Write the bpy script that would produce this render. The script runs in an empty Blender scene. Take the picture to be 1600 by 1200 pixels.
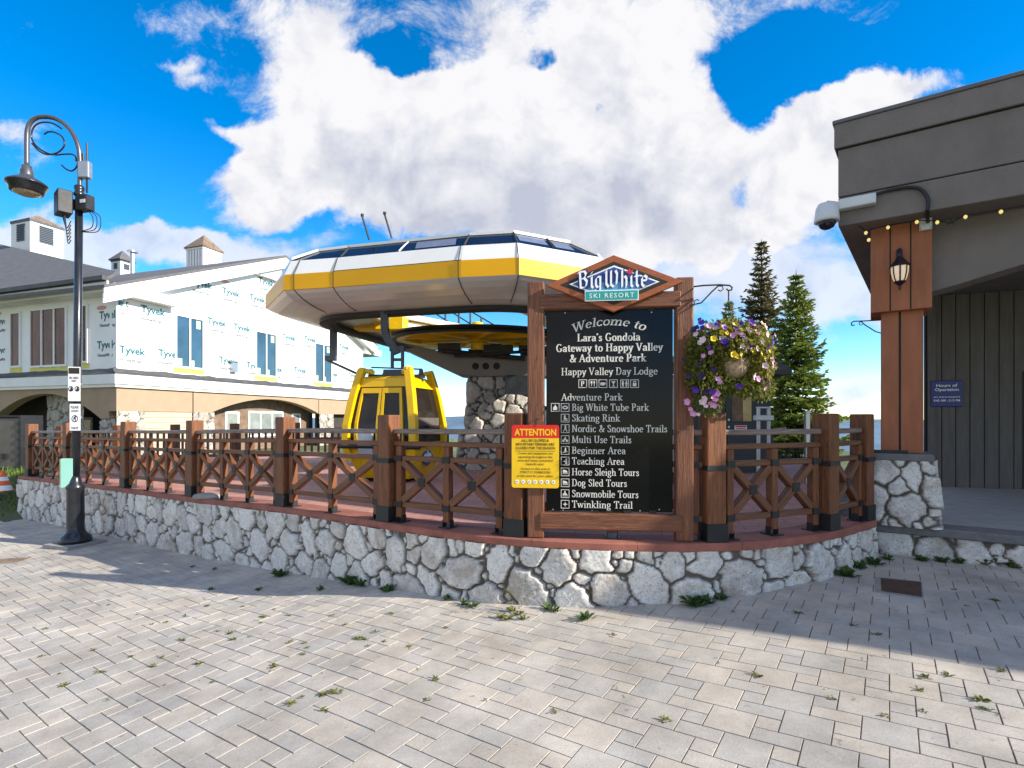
import bpy, math, random
import numpy as np
from mathutils import Vector, Matrix

random.seed(7); rng = np.random.default_rng(7)
R = math.radians
scene = bpy.context.scene
COL = scene.collection

# ------------------------------------------------------------------ camera
FPX, CX, HY, EYE = 830.0, 800.0, 655.0, 1.6        # focal length and horizon in photo pixels, eye height
cam_d = bpy.data.cameras.new('camera')
cam_d.sensor_width = 36.0
cam_d.lens = FPX / 1600 * 36
cam_d.shift_y = (HY - 600) / 1600
cam_d.clip_start, cam_d.clip_end = 0.05, 30000
cam = bpy.data.objects.new('camera', cam_d)
cam.location = (0, 0, EYE); cam.rotation_euler = (R(90), 0, 0)
COL.objects.link(cam); scene.camera = cam

# ------------------------------------------------------------------ light
SUN_EL = R(26.5)
sh = Vector((0.947, -0.32, 0)).normalized()
SUN = Vector((sh.x * math.cos(SUN_EL), sh.y * math.cos(SUN_EL), math.sin(SUN_EL)))
sun_d = bpy.data.lights.new('sun', 'SUN')
sun_d.energy = 5.0; sun_d.angle = R(0.5); sun_d.color = (1.0, 0.92, 0.78)
sun = bpy.data.objects.new('sun', sun_d)
sun.rotation_euler = SUN.to_track_quat('Z', 'Y').to_euler()
sun.location = (30, -10, 20)
COL.objects.link(sun)
scene.view_settings.view_transform = 'Standard'
scene.view_settings.look = 'None'
scene.view_settings.exposure = 0.78
scene.view_settings.gamma = 1.0

def build_world():
    w = bpy.data.worlds.new('World'); scene.world = w; w.use_nodes = True
    nt = w.node_tree; N = nt.nodes; L = nt.links; N.clear()
    out = N.new('ShaderNodeOutputWorld'); bg = N.new('ShaderNodeBackground')
    bg.inputs['Strength'].default_value = 0.15
    sky = N.new('ShaderNodeTexSky'); sky.sky_type = 'NISHITA'; sky.sun_disc = False
    sky.sun_elevation = SUN_EL
    sky.sun_rotation = math.atan2(SUN.x, SUN.y)
    sky.altitude = 1700; sky.air_density = 1.0; sky.dust_density = 0.15; sky.ozone_density = 2.0
    hs = N.new('ShaderNodeHueSaturation'); hs.inputs['Saturation'].default_value = 1.45; hs.inputs['Value'].default_value = 1.08
    L.new(sky.outputs[0], hs.inputs['Color'])
    def math_(op, a, b=None, c=None, clamp=False):
        n = N.new('ShaderNodeMath'); n.operation = op; n.use_clamp = clamp
        for k, x in enumerate((a, b, c)):
            if x is None: continue
            if isinstance(x, (int, float)): n.inputs[k].default_value = x
            else: L.new(x, n.inputs[k])
        return n.outputs[0]
    def smooth(x, lo, hi, a=0.0, b=1.0):
        n = N.new('ShaderNodeMapRange'); n.interpolation_type = 'SMOOTHSTEP'
        L.new(x, n.inputs[0]); n.inputs[1].default_value = lo; n.inputs[2].default_value = hi
        n.inputs[3].default_value = a; n.inputs[4].default_value = b
        return n.outputs[0]
    tc = N.new('ShaderNodeTexCoord'); sp = N.new('ShaderNodeSeparateXYZ')
    L.new(tc.outputs['Generated'], sp.inputs[0])
    y = math_('MAXIMUM', sp.outputs[1], 0.12)
    u = math_('DIVIDE', sp.outputs[0], y); v = math_('DIVIDE', sp.outputs[2], y)
    cb = N.new('ShaderNodeCombineXYZ'); L.new(u, cb.inputs[0]); L.new(v, cb.inputs[1])
    def noise(scale, detail, rough, off=(0, 0, 0), src=None, dist=0.0, sc=(1, 1, 1)):
        m = N.new('ShaderNodeMapping'); m.inputs['Location'].default_value = off; m.inputs['Scale'].default_value = sc
        L.new(src or cb.outputs[0], m.inputs[0])
        n = N.new('ShaderNodeTexNoise'); n.inputs['Scale'].default_value = scale
        n.inputs['Detail'].default_value = detail; n.inputs['Roughness'].default_value = rough
        n.inputs['Distortion'].default_value = dist
        L.new(m.outputs[0], n.inputs['Vector']); return n
    # cloud positions are directions on the sky: (azimuth tangent, elevation tangent)
    wz = noise(5.0, 5, 0.6, (3, 1, 0))
    wv = N.new('ShaderNodeVectorMath'); wv.operation = 'MULTIPLY_ADD'
    sb = N.new('ShaderNodeVectorMath'); sb.operation = 'SUBTRACT'; L.new(wz.outputs['Color'], sb.inputs[0]); sb.inputs[1].default_value = (0.5, 0.5, 0.5)
    L.new(sb.outputs[0], wv.inputs[0]); wv.inputs[1].default_value = (0.22, 0.17, 0); L.new(cb.outputs[0], wv.inputs[2])
    def blobs(lst):
        acc = None
        for (px, py, rx, ry, amp) in lst:
            cu, cv, a, b = (px - CX) / FPX, (HY - py) / FPX, rx / FPX, ry / FPX
            m = N.new('ShaderNodeVectorMath'); m.operation = 'MULTIPLY_ADD'
            L.new(wv.outputs[0], m.inputs[0]); m.inputs[1].default_value = (1 / a, 1 / b, 0); m.inputs[2].default_value = (-cu / a, -cv / b, 0)
            d = N.new('ShaderNodeVectorMath'); d.operation = 'DOT_PRODUCT'
            L.new(m.outputs[0], d.inputs[0]); L.new(m.outputs[0], d.inputs[1])
            e = math_('EXPONENT', math_('MULTIPLY', d.outputs['Value'], -1.0))
            acc = math_('MULTIPLY', e, amp) if acc is None else math_('MULTIPLY_ADD', e, amp, acc)
        return acc
    body = blobs([(475, 95, 95, 50, 1.0), (560, 150, 110, 60, 1.0), (620, 210, 150, 80, 1.1), (520, 250, 130, 70, 1.0), (420, 290, 90, 50, .9),
                  (720, 160, 110, 70, 1.0), (830, 150, 120, 90, 1.1), (960, 100, 130, 80, 1.2), (1000, 190, 140, 90, 1.1), (800, 280, 260, 90, 1.2),
                  (1080, 260, 160, 90, 1.1), (1230, 275, 110, 60, 1.0), (1330, 175, 80, 60, 1.25), (1290, 200, 60, 60, 1.0), (1410, 145, 90, 40, 1.0), (1310, 260, 80, 60, .9), (1060, 400, 200, 60, .8),
                  (1000, 350, 260, 60, .9), (600, 340, 160, 40, .75), (300, 140, 56, 18, .78), (345, 190, 60, 18, .78), (280, 110, 50, 16, .7), (395, 225, 30, 44, .75),
                  (30, 200, 70, 30, .55), (60, 260, 60, 22, .4), (1000, 10, 420, 70, .7), (380, 20, 180, 50, .6), (1440, 330, 150, 60, .5)])
    low = blobs([(120, 372, 190, 30, 1.0), (300, 365, 120, 14, .7), (350, 395, 170, 22, .9), (60, 405, 130, 34, .8), (1150, 430, 260, 70, .95), (1330, 490, 130, 40, .9),
                 (760, 630, 130, 24, .8), (1290, 620, 160, 30, .9), (620, 660, 400, 18, .5), (730, 560, 60, 18, .35)])
    hole = blobs([(932, 172, 34, 28, 1.55), (880, 140, 26, 22, .9), (640, 96, 52, 24, .75), (1152, 305, 36, 56, 1.35), (845, 78, 30, 16, .9), (1190, 115, 85, 60, 1.1),
                  (580, 82, 60, 22, .6), (200, 200, 90, 90, .6), (470, 360, 60, 22, .55), (1290, 90, 130, 40, .8)])
    n1 = noise(7.0, 12, 0.70, (0.3, 7.1, 0), dist=0.45)
    r0 = noise(8.0, 8, 0.56, (2.3, 7.1, 0), dist=0.4); n1s = noise(8.0, 8, 0.56, (2.3 + 0.06, 7.1 + 0.06, 0), dist=0.4)
    n2 = noise(2.2, 6, 0.55, (5.0, 2.0, 0))
    d = math_('ADD', math_('SUBTRACT', body, hole), math_('MULTIPLY', math_('SUBTRACT', n1.outputs[0], 0.5), 2.0))
    d = math_('ADD', d, math_('MULTIPLY', math_('SUBTRACT', n2.outputs[0], 0.5), 0.5))
    cov = smooth(d, 0.30, 0.92)
    n3 = noise(5.0, 7, 0.6, (1.0, 3.0, 0), sc=(1, 3.2, 1))
    d2 = math_('ADD', low, math_('MULTIPLY', math_('SUBTRACT', n3.outputs[0], 0.5), 1.2))
    cov2 = smooth(d2, 0.25, 0.85, 0.0, 0.8)
    cov = math_('MAXIMUM', cov, cov2)
    # unseen clouds added behind and above the viewer to whiten the fill light
    nb = noise(2.4, 8, 0.6, (2, 2, 2), src=tc.outputs['Generated'])
    cb_ = smooth(nb.outputs[0], 0.42, 0.57)
    front = smooth(sp.outputs[1], 0.15, 0.45)
    mixf = N.new('ShaderNodeMix'); L.new(front, mixf.inputs[0]); L.new(cb_, mixf.inputs[2]); L.new(cov, mixf.inputs[3])
    cover = math_('MULTIPLY', mixf.outputs[0], smooth(sp.outputs[2], -0.02, 0.02))
    # thickness shows as grey cloud bases
    grey = blobs([(720, 320, 250, 70, .9), (560, 270, 90, 50, .6), (680, 240, 90, 60, .5), (900, 330, 260, 70, .7), (1020, 260, 120, 60, .45), (1100, 330, 110, 60, .4), (760, 400, 400, 40, .4)])
    n4 = noise(6.5, 9, 0.62, (8, 4, 0), dist=0.3)
    g = math_('MULTIPLY', smooth(math_('ADD', grey, math_('MULTIPLY', math_('SUBTRACT', n4.outputs[0], 0.5), 2.6)), -0.2, 1.6), 0.8)
    relief = math_('MULTIPLY', math_('SUBTRACT', n1s.outputs[0], r0.outputs[0]), 2.0)
    g = math_('MINIMUM', math_('MAXIMUM', math_('ADD', g, relief), 0.0), 1.0)
    cc = N.new('ShaderNodeMix'); cc.data_type = 'RGBA'
    L.new(g, cc.inputs[0])
    K = 1 / 0.15 * 0.60
    cc.inputs[6].default_value = (0.93 * K, 0.925 * K, 0.95 * K, 1); cc.inputs[7].default_value = (0.53 * K, 0.565 * K, 0.68 * K, 1)
    fin = N.new('ShaderNodeMix'); fin.data_type = 'RGBA'
    L.new(cover, fin.inputs[0]); L.new(hs.outputs[0], fin.inputs[6]); L.new(cc.outputs[2], fin.inputs[7])
    L.new(fin.outputs[2], bg.inputs['Color']); L.new(bg.outputs[0], out.inputs[0])
build_world()

# ------------------------------------------------------------------ helpers
def V3(*a): return np.array(a, dtype=float)
def P(px, py, Y): return V3((px - CX) / FPX * Y, Y, EYE + (HY - py) / FPX * Y)
def unit(a): a = np.array(a, float); return a / (np.linalg.norm(a) + 1e-12)

class Plane:
    """vertical plane: origin o, horizontal unit u, outward normal n; (a, b) = metres along u, height z"""
    def __init__(s, o, u, n):
        s.o = V3(o[0], o[1], 0); s.u = unit((u[0], u[1], 0)); s.n = unit((n[0], n[1], 0)); s.w = V3(0, 0, 1)
    def hit(s, px, py, off=0.0):
        d = V3((px - CX) / FPX, 1, (HY - py) / FPX); c = V3(0, 0, EYE)
        t = np.dot(s.o + s.n * off - c, s.n) / np.dot(d, s.n); p = c + d * t
        return np.dot(p - s.o, s.u), p[2]
    def at(s, a, b, off=0.0): return s.o + s.u * a + s.n * off + V3(0, 0, b)
    def shift(s, off): return Plane(s.o + s.n * off, s.u, s.n)

class MB:
    def __init__(s): s.v = []; s.f = []; s.m = []; s.lc = []; s.k = 0
    def add(s, verts, faces, lc=None, mi=0):
        b = len(s.v); s.v += [tuple(map(float, p)) for p in verts]
        s.lc += [tuple(map(float, p)) for p in (lc if lc is not None else verts)]
        for f in faces: s.f.append(tuple(b + i for i in f)); s.m.append(mi)
        return s
    def box(s, c, size, ax=None, mi=0, taper=(1, 1)):
        c = np.array(c, float); hx, hy, hz = [q / 2 for q in size]
        ux, uy, uz = ax if ax is not None else (V3(1, 0, 0), V3(0, 1, 0), V3(0, 0, 1))
        vs = []; lc = []; o = rng.random(3) * 40
        for z in (-1, 1):
            t0, t1 = taper if z > 0 else (1, 1)
            for x, y in ((-1, -1), (1, -1), (1, 1), (-1, 1)):
                vs.append(c + ux * x * hx * t0 + uy * y * hy * t1 + uz * z * hz)
                l = [x * hx, y * hy, z * hz]
                k = int(np.argmax(size)); l = [l[k], l[(k + 1) % 3], l[(k + 2) % 3]]
                lc.append(np.array(l) + o)
        return s.add(vs, [(3, 2, 1, 0), (4, 5, 6, 7), (0, 1, 5, 4), (1, 2, 6, 5), (2, 3, 7, 6), (3, 0, 4, 7)], lc, mi)
    def bar(s, p0, p1, w, h, up=(0, 0, 1), mi=0):
        p0 = np.array(p0, float); p1 = np.array(p1, float); d = unit(p1 - p0)
        side = unit(np.cross(d, np.array(up, float))); u = np.cross(side, d)
        return s.box((p0 + p1) / 2, (np.linalg.norm(p1 - p0), w, h), (d, side, u), mi)
    def prism(s, poly, vec, mi=0):
        poly = [np.array(p, float) for p in poly]; n = len(poly); vec = np.array(vec, float)
        vs = poly + [p + vec for p in poly]
        return s.add(vs, [tuple(range(n))[::-1], tuple(range(n, 2 * n))] + [(i, (i + 1) % n, n + (i + 1) % n, n + i) for i in range(n)], None, mi)
    def poly(s, pts, mi=0): return s.add(pts, [tuple(range(len(pts)))], None, mi)
    def tube(s, pts, r, n=8, mi=0, closed=False):
        pts = [np.array(p, float) for p in pts]; m = len(pts)
        rr = r if isinstance(r, (list, tuple)) else [r] * m
        vs = []; lc = []; prev = None; L = 0
        for i in range(m):
            if closed: d = unit(pts[(i + 1) % m] - pts[i - 1])
            else: d = unit(pts[min(i + 1, m - 1)] - pts[max(i - 1, 0)])
            if prev is None:
                ref = V3(0, 0, 1) if abs(d[2]) < .9 else V3(1, 0, 0)
                a = unit(np.cross(d, ref))
            else: a = unit(prev - d * np.dot(prev, d))
            prev = a; b = np.cross(d, a)
            if i: L += np.linalg.norm(pts[i] - pts[i - 1])
            for k in range(n):
                t = 2 * math.pi * k / n
                vs.append(pts[i] + (a * math.cos(t) + b * math.sin(t)) * rr[i])
                lc.append((L, math.cos(t) * rr[i], math.sin(t) * rr[i]))
        fs = []
        for i in range(m if closed else m - 1):
            for k in range(n):
                j = (i + 1) % m
                fs.append((i * n + k, i * n + (k + 1) % n, j * n + (k + 1) % n, j * n + k))
        if not closed: fs += [tuple(range(n))[::-1], tuple((m - 1) * n + k for k in range(n))]
        return s.add(vs, fs, lc, mi)
    def lathe(s, prof, o, n=20, mi=0, axis=None):
        o = np.array(o, float); ax = axis or (V3(1, 0, 0), V3(0, 1, 0), V3(0, 0, 1)); vs = []
        for r, z in prof:
            for k in range(n):
                t = 2 * math.pi * k / n
                vs.append(o + ax[0] * r * math.cos(t) + ax[1] * r * math.sin(t) + ax[2] * z)
        fs = []; m = len(prof)
        for i in range(m - 1):
            for k in range(n): fs.append((i * n + k, i * n + (k + 1) % n, (i + 1) * n + (k + 1) % n, (i + 1) * n + k))
        if prof[0] != prof[-1]: fs += [tuple(range(n))[::-1], tuple((m - 1) * n + k for k in range(n))]
        return s.add(vs, fs, None, mi)
    def grid(s, A, mi=0, closed=False):
        A = np.array(A, float); m, n = A.shape[:2]; fs = []
        for i in range(m - 1):
            for j in range(n if closed else n - 1):
                k = (j + 1) % n
                fs.append((i * n + j, i * n + k, (i + 1) * n + k, (i + 1) * n + j))
        return s.add(A.reshape(-1, 3), fs, None, mi)
    def flat(s, V, F, pl, a, b, sx, sy=None, off=0.002, ang=0.0, mi=0):
        """2-D mesh V,F laid on plane pl at (a, b)"""
        sy = sy or sx; ca, sa = math.cos(ang), math.sin(ang)
        return s.add([pl.at(a + x * sx * ca - y * sy * sa, b + x * sx * sa + y * sy * ca, off) for x, y in V], F, None, mi)
    def build(s, name, mats, parent=None, base=None, smooth=False, bevel=0.0, bseg=1, attrs=None):
        me = bpy.data.meshes.new(name)
        o = bpy.data.objects.new(name, me); COL.objects.link(o)
        if parent is not None:
            o.parent = parent; q = wloc(parent)
        else:
            q = np.array(base if base is not None else (0, 0, 0), float); o.location = q
        v = np.array(s.v, float).reshape(-1, 3) - q
        me.from_pydata(v.tolist(), [], s.f)
        at = me.attributes.new('lc', 'FLOAT_VECTOR', 'POINT'); at.data.foreach_set('vector', np.array(s.lc, dtype=np.float32).ravel())
        for an, arr in (attrs or {}).items():
            t = me.attributes.new(an, 'FLOAT', 'POINT'); t.data.foreach_set('value', np.array(arr, dtype=np.float32))
        for m in (mats if isinstance(mats, (list, tuple)) else [mats]): me.materials.append(m)
        me.polygons.foreach_set('material_index', s.m)
        if smooth: me.polygons.foreach_set('use_smooth', [True] * len(me.polygons))
        me.update()
        if bevel:
            b = o.modifiers.new('bevel', 'BEVEL'); b.width = bevel; b.segments = bseg; b.limit_method = 'ANGLE'; b.angle_limit = R(40)
        return o

def wloc(o):
    q = np.zeros(3)
    while o is not None: q += np.array(o.location); o = o.parent
    return q
def tag(o, label=None, cat=None, group=None, kind=None):
    if label: o['label'] = label
    if cat: o['category'] = cat
    if group: o['group'] = group
    if kind: o['kind'] = kind
    return o
def thing(name, loc, label, cat, group=None):
    o = bpy.data.objects.new(name, None); o.empty_display_size = 0.2; COL.objects.link(o)
    o.location = tuple(map(float, loc)); return tag(o, label, cat, group)
def rect_poly(pl, a0, b0, a1, b1, off=0): return [pl.at(a0, b0, off), pl.at(a1, b0, off), pl.at(a1, b1, off), pl.at(a0, b1, off)]
def slab(mb, pl, a0, b0, a1, b1, o0, o1, mi=0):
    """box on a plane between offsets o0 and o1"""
    c = pl.at((a0 + a1) / 2, (b0 + b1) / 2, (o0 + o1) / 2)
    return mb.box(c, (abs(a1 - a0), abs(o1 - o0), abs(b1 - b0)), (pl.u, pl.n, pl.w), mi)

# ------------------------------------------------------------------ materials
M = {}
def mat(name, col, rough=0.7, metal=0.0, var=0.15, vscale=4.0, bump=0.0, bscale=60.0, col2=None, coords='Object', stretch=(1, 1, 1), spec=0.5, thr=None, col3=None, detail=6, emit=None, coat=0.0, crack=0.0):
    m = bpy.data.materials.new(name); m.use_nodes = True; nt = m.node_tree; N = nt.nodes; L = nt.links
    bs = N['Principled BSDF']; bs.inputs['Roughness'].default_value = rough; bs.inputs['Metallic'].default_value = metal
    bs.inputs['Specular IOR Level'].default_value = spec
    if coat: bs.inputs['Coat Weight'].default_value = coat; bs.inputs['Coat Roughness'].default_value = 0.08
    if coords == 'lc':
        a = N.new('ShaderNodeAttribute'); a.attribute_name = 'lc'; src = a.outputs['Vector']
    else:
        tc = N.new('ShaderNodeTexCoord'); src = tc.outputs['Object']
    mp = N.new('ShaderNodeMapping'); mp.inputs['Scale'].default_value = stretch; L.new(src, mp.inputs[0])
    nz = N.new('ShaderNodeTexNoise'); nz.inputs['Scale'].default_value = vscale; nz.inputs['Detail'].default_value = detail; nz.inputs['Roughness'].default_value = 0.62
    L.new(mp.outputs[0], nz.inputs['Vector'])
    cr = N.new('ShaderNodeValToRGB'); c = np.array(col, float)
    lo = c * (1 - var); hi = np.minimum(c * (1 + var), 1.0) if col2 is None else np.array(col2, float)
    cr.color_ramp.elements[0].position = 0.3; cr.color_ramp.elements[1].position = 0.7
    cr.color_ramp.elements[0].color = (*lo, 1); cr.color_ramp.elements[1].color = (*hi, 1)
    L.new(nz.outputs[0], cr.inputs[0]); colout = cr.outputs[0]
    if col3 is not None:   # wear: a second noise, thresholded
        nw = N.new('ShaderNodeTexNoise'); nw.inputs['Scale'].default_value = vscale * 1.7; nw.inputs['Detail'].default_value = 8; nw.inputs['Roughness'].default_value = 0.7
        L.new(mp.outputs[0], nw.inputs['Vector'])
        mr = N.new('ShaderNodeMapRange'); mr.inputs[1].default_value = thr; mr.inputs[2].default_value = thr + 0.10; L.new(nw.outputs[0], mr.inputs[0])
        mx = N.new('ShaderNodeMix'); mx.data_type = 'RGBA'; L.new(mr.outputs[0], mx.inputs[0]); L.new(colout, mx.inputs[6]); mx.inputs[7].default_value = (*col3, 1)
        colout = mx.outputs[2]
    if crack:
        mc = N.new('ShaderNodeMapping'); mc.inputs['Scale'].default_value = (0.35, 7, 7); L.new(src, mc.inputs[0])
        nc = N.new('ShaderNodeTexNoise'); nc.inputs['Scale'].default_value = 2.4; nc.inputs['Detail'].default_value = 5; L.new(mc.outputs[0], nc.inputs['Vector'])
        s1 = N.new('ShaderNodeMath'); s1.operation = 'SUBTRACT'; L.new(nc.outputs[0], s1.inputs[0]); s1.inputs[1].default_value = .5
        s2 = N.new('ShaderNodeMath'); s2.operation = 'ABSOLUTE'; L.new(s1.outputs[0], s2.inputs[0])
        s3 = N.new('ShaderNodeMapRange'); s3.inputs[1].default_value = .0; s3.inputs[2].default_value = .011; s3.inputs[3].default_value = crack; s3.inputs[4].default_value = 0; L.new(s2.outputs[0], s3.inputs[0])
        mk = N.new('ShaderNodeMix'); mk.data_type = 'RGBA'; L.new(s3.outputs[0], mk.inputs[0]); L.new(colout, mk.inputs[6]); mk.inputs[7].default_value = (.012, .006, .004, 1); colout = mk.outputs[2]
    L.new(colout, bs.inputs['Base Color'])
    if bump:
        nb = N.new('ShaderNodeTexNoise'); nb.inputs['Scale'].default_value = bscale; nb.inputs['Detail'].default_value = 5; L.new(mp.outputs[0], nb.inputs['Vector'])
        bp = N.new('ShaderNodeBump'); bp.inputs['Strength'].default_value = bump; bp.inputs['Distance'].default_value = 0.01
        L.new(nb.outputs[0], bp.inputs['Height']); L.new(bp.outputs[0], bs.inputs['Normal'])
    if emit:
        bs.inputs['Emission Color'].default_value = (*emit[:3], 1); bs.inputs['Emission Strength'].default_value = emit[3]
    M[name] = m; return m

def glass_mat(name, col, rough=0.03, see=0.5):
    m = bpy.data.materials.new(name); m.use_nodes = True; nt = m.node_tree; N = nt.nodes; L = nt.links; N.clear()
    out = N.new('ShaderNodeOutputMaterial'); tr = N.new('ShaderNodeBsdfTransparent'); pr = N.new('ShaderNodeBsdfPrincipled'); mx = N.new('ShaderNodeMixShader')
    tr.inputs[0].default_value = (*[min(1, c * 3 + .25) for c in col], 1); pr.inputs['Base Color'].default_value = (*col, 1); pr.inputs['Roughness'].default_value = rough
    pr.inputs['Specular IOR Level'].default_value = 0.8
    mx.inputs[0].default_value = 1 - see
    L.new(tr.outputs[0], mx.inputs[1]); L.new(pr.outputs[0], mx.inputs[2]); L.new(mx.outputs[0], out.inputs[0]); M[name] = m; return m

mat('fence_wood', (0.170, 0.056, 0.018), 0.6, var=0.45, vscale=3.0, bump=0.35, bscale=8, coords='lc', stretch=(1.2, 14, 14), col3=(0.30, 0.15, 0.07), thr=0.67, crack=0.85)
mat('rail_wood', (0.150, 0.055, 0.022), 0.55, var=0.4, vscale=3.0, bump=0.3, bscale=8, coords='lc', stretch=(1.0, 16, 16), col3=(0.26, 0.17, 0.11), thr=0.66)
mat('handrail_wood', (0.185, 0.125, 0.10), 0.5, var=0.4, vscale=3.0, bump=0.3, bscale=8, coords='lc', stretch=(1.0, 16, 16), col3=(0.30, 0.28, 0.27), thr=0.52)
mat('sign_wood', (0.165, 0.058, 0.026), 0.6, var=0.45, vscale=2.4, bump=0.5, bscale=8, coords='lc', stretch=(1.2, 18, 18), col3=(0.42, 0.29, 0.18), thr=0.62, crack=0.85)
mat('diamond_wood', (0.33, 0.090, 0.028), 0.45, var=0.2, vscale=3, bump=0.1, coords='Object', stretch=(2, 12, 12))
mat('black_iron', (0.022, 0.024, 0.027), 0.5, metal=0.3, var=0.3, bump=0.15)
mat('galv_metal', (0.42, 0.44, 0.47), 0.35, metal=0.8, var=0.15)
mat('lamp_iron', (0.028, 0.031, 0.040), 0.32, metal=0.55, var=0.25, vscale=6, coat=0.3)
mat('lamp_silver', (0.11, 0.115, 0.13), 0.38, metal=0.6, var=0.2)
mat('cap_brick', (0.30, 0.105, 0.075), 0.8, var=0.25, vscale=5, bump=0.3, bscale=90, col3=(0.22, 0.10, 0.08), thr=0.6)
mat('concrete', (0.30, 0.29, 0.28), 0.85, var=0.15, vscale=7, bump=0.3, bscale=150)
mat('slab_edge', (0.16, 0.16, 0.165), 0.85, var=0.2, vscale=14, bump=0.4, bscale=120)
mat('porch_floor', (0.36, 0.345, 0.33), 0.8, var=0.16, vscale=5, bump=0.25, bscale=180)
mat('stucco_dark', (0.190, 0.163, 0.150), 0.9, var=0.17, vscale=2.2, bump=0.6, bscale=70, stretch=(1, 1, .6), detail=10)
mat('stucco_edge', (0.125, 0.122, 0.135), 0.6, var=0.12, vscale=3)
mat('stucco_tan', (0.37, 0.27, 0.185), 0.9, var=0.08, vscale=2, bump=0.2, bscale=60)
mat('post_rust', (0.34, 0.115, 0.050), 0.7, var=0.16, vscale=2.5, bump=0.15, bscale=50, stretch=(6, 6, 1))
mat('board_grey', (0.118, 0.110, 0.106), 0.7, var=0.2, vscale=2.0, bump=0.15, bscale=40, stretch=(8, 8, 1))
mat('groove', (0.02, 0.017, 0.015), 0.9)
mat('white_trim', (0.78, 0.78, 0.78), 0.6, var=0.05, vscale=2)
mat('housewrap', (0.78, 0.79, 0.80), 0.5, var=0.05, vscale=1.3, bump=0.55, bscale=2.2)
mat('wrap_teal', (0.004, 0.13, 0.17), 0.6, var=0.05)
mat('wrap_grey', (0.07, 0.095, 0.13), 0.6, var=0.05)
mat('wrap_red', (0.65, 0.25, 0.25), 0.6, var=0.05)
mat('tape_yellow', (0.62, 0.58, 0.12), 0.6, var=0.1)
mat('tape_green', (0.45, 0.62, 0.42), 0.7, var=0.1)
mat('flashing', (0.06, 0.063, 0.07), 0.6, var=0.3, vscale=3)
mat('roof_grey', (0.115, 0.115, 0.125), 0.85, var=0.2, vscale=3, bump=0.35, bscale=25, stretch=(1, 1, 3))
mat('roof_brown', (0.20, 0.145, 0.105), 0.85, var=0.45, vscale=6, bump=0.5, bscale=20)
mat('siding_beige', (0.50, 0.42, 0.32), 0.7, var=0.06)
mat('brick_brown', (0.20, 0.135, 0.095), 0.85, var=0.35, vscale=5, bump=0.4, bscale=18)
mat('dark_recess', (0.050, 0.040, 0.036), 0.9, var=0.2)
mat('window_dark', (0.035, 0.022, 0.020), 0.08, var=0.6, vscale=1.6, col2=(0.16, 0.06, 0.045), stretch=(3, 3, 0.8), spec=0.4)  # reddish-brown reflections painted into the dark pane colour
mat('window_blue', (0.07, 0.13, 0.17), 0.04, metal=0.5, var=0.3, vscale=0.8, spec=0.8)
mat('window_yellow', (0.40, 0.26, 0.08), 0.2, var=0.5, vscale=3)  # yellowish mottled pane; paints a reflection into the hut door's glass
mat('interior_grey', (0.20, 0.23, 0.23), 0.15, var=0.4, vscale=1.2)
mat('yellow_paint', (0.84, 0.50, 0.001), 0.32, var=0.07, vscale=2, spec=0.4, coat=0.15)
mat('station_yellow', (0.80, 0.40, 0.001), 0.38, var=0.06, vscale=1.2, spec=0.3)
mat('wheel_yellow', (0.86, 0.55, 0.004), 0.4, var=0.2, vscale=3, col3=(0.30, 0.16, 0.01), thr=0.66)
mat('station_white', (0.72, 0.72, 0.72), 0.28, var=0.03, coat=0.3)
mat('station_silver', (0.70, 0.68, 0.665), 0.25, metal=0.12, var=0.06, vscale=1.5)
mat('station_inner', (0.50, 0.49, 0.47), 0.25, metal=0.5, var=0.25, vscale=1.3)
mat('station_glass', (0.008, 0.010, 0.022), 0.08, var=0.5, vscale=1.2, spec=0.7)
mat('station_pane', (0.16, 0.18, 0.26), 0.10, var=0.2)
mat('rubber', (0.016, 0.016, 0.017), 0.6, var=0.3)
mat('girder', (0.17, 0.15, 0.135), 0.6, var=0.15, vscale=1.5, bump=0.1)
mat('machine', (0.028, 0.030, 0.035), 0.5, metal=0.4, var=0.5, vscale=5)
mat('hanger_steel', (0.065, 0.07, 0.078), 0.4, metal=0.6, var=0.2)
glass_mat('cabin_glass', (0.045, 0.036, 0.030), see=0.55)
mat('cabin_inside', (0.10, 0.085, 0.08), 0.8)
mat('rack_silver', (0.46, 0.50, 0.56), 0.4, metal=0.3, var=0.12)
mat('sign_black', (0.006, 0.006, 0.007), 0.16, var=0.4, vscale=2, spec=0.22)
mat('sign_letter', (0.70, 0.68, 0.63), 0.6, var=0.12, vscale=40)
mat('logo_white', (0.85, 0.87, 0.9), 0.5, var=0.02)
mat('logo_blue', (0.02, 0.07, 0.30), 0.45, var=0.05)
mat('logo_light', (0.10, 0.34, 0.62), 0.45, var=0.15, vscale=3)
mat('logo_navy', (0.01, 0.025, 0.09), 0.45, var=0.05)
mat('logo_teal', (0.015, 0.33, 0.30), 0.45, var=0.05)
mat('logo_red', (0.62, 0.02, 0.03), 0.45, var=0.05)
mat('attn_yellow', (0.83, 0.52, 0.005), 0.5, var=0.08, vscale=6)
mat('attn_red', (0.66, 0.012, 0.010), 0.5, var=0.05)
mat('ink_black', (0.02, 0.016, 0.012), 0.7)
mat('ink_brown', (0.09, 0.05, 0.01), 0.7)
mat('plate_white', (0.66, 0.67, 0.72), 0.5, var=0.05)
mat('mint_box', (0.22, 0.46, 0.40), 0.5, var=0.06)
mat('rust_side', (0.30, 0.28, 0.16), 0.7, var=0.4, vscale=9)
mat('blue_sign', (0.008, 0.018, 0.20), 0.35, var=0.06)
mat('camera_white', (0.62, 0.63, 0.65), 0.4, var=0.05)
mat('cable_black', (0.012, 0.012, 0.014), 0.5)
mat('bulb', (0.75, 0.62, 0.22), 0.15, var=0.05, emit=(1.0, 0.75, 0.25, 0.4))
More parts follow.
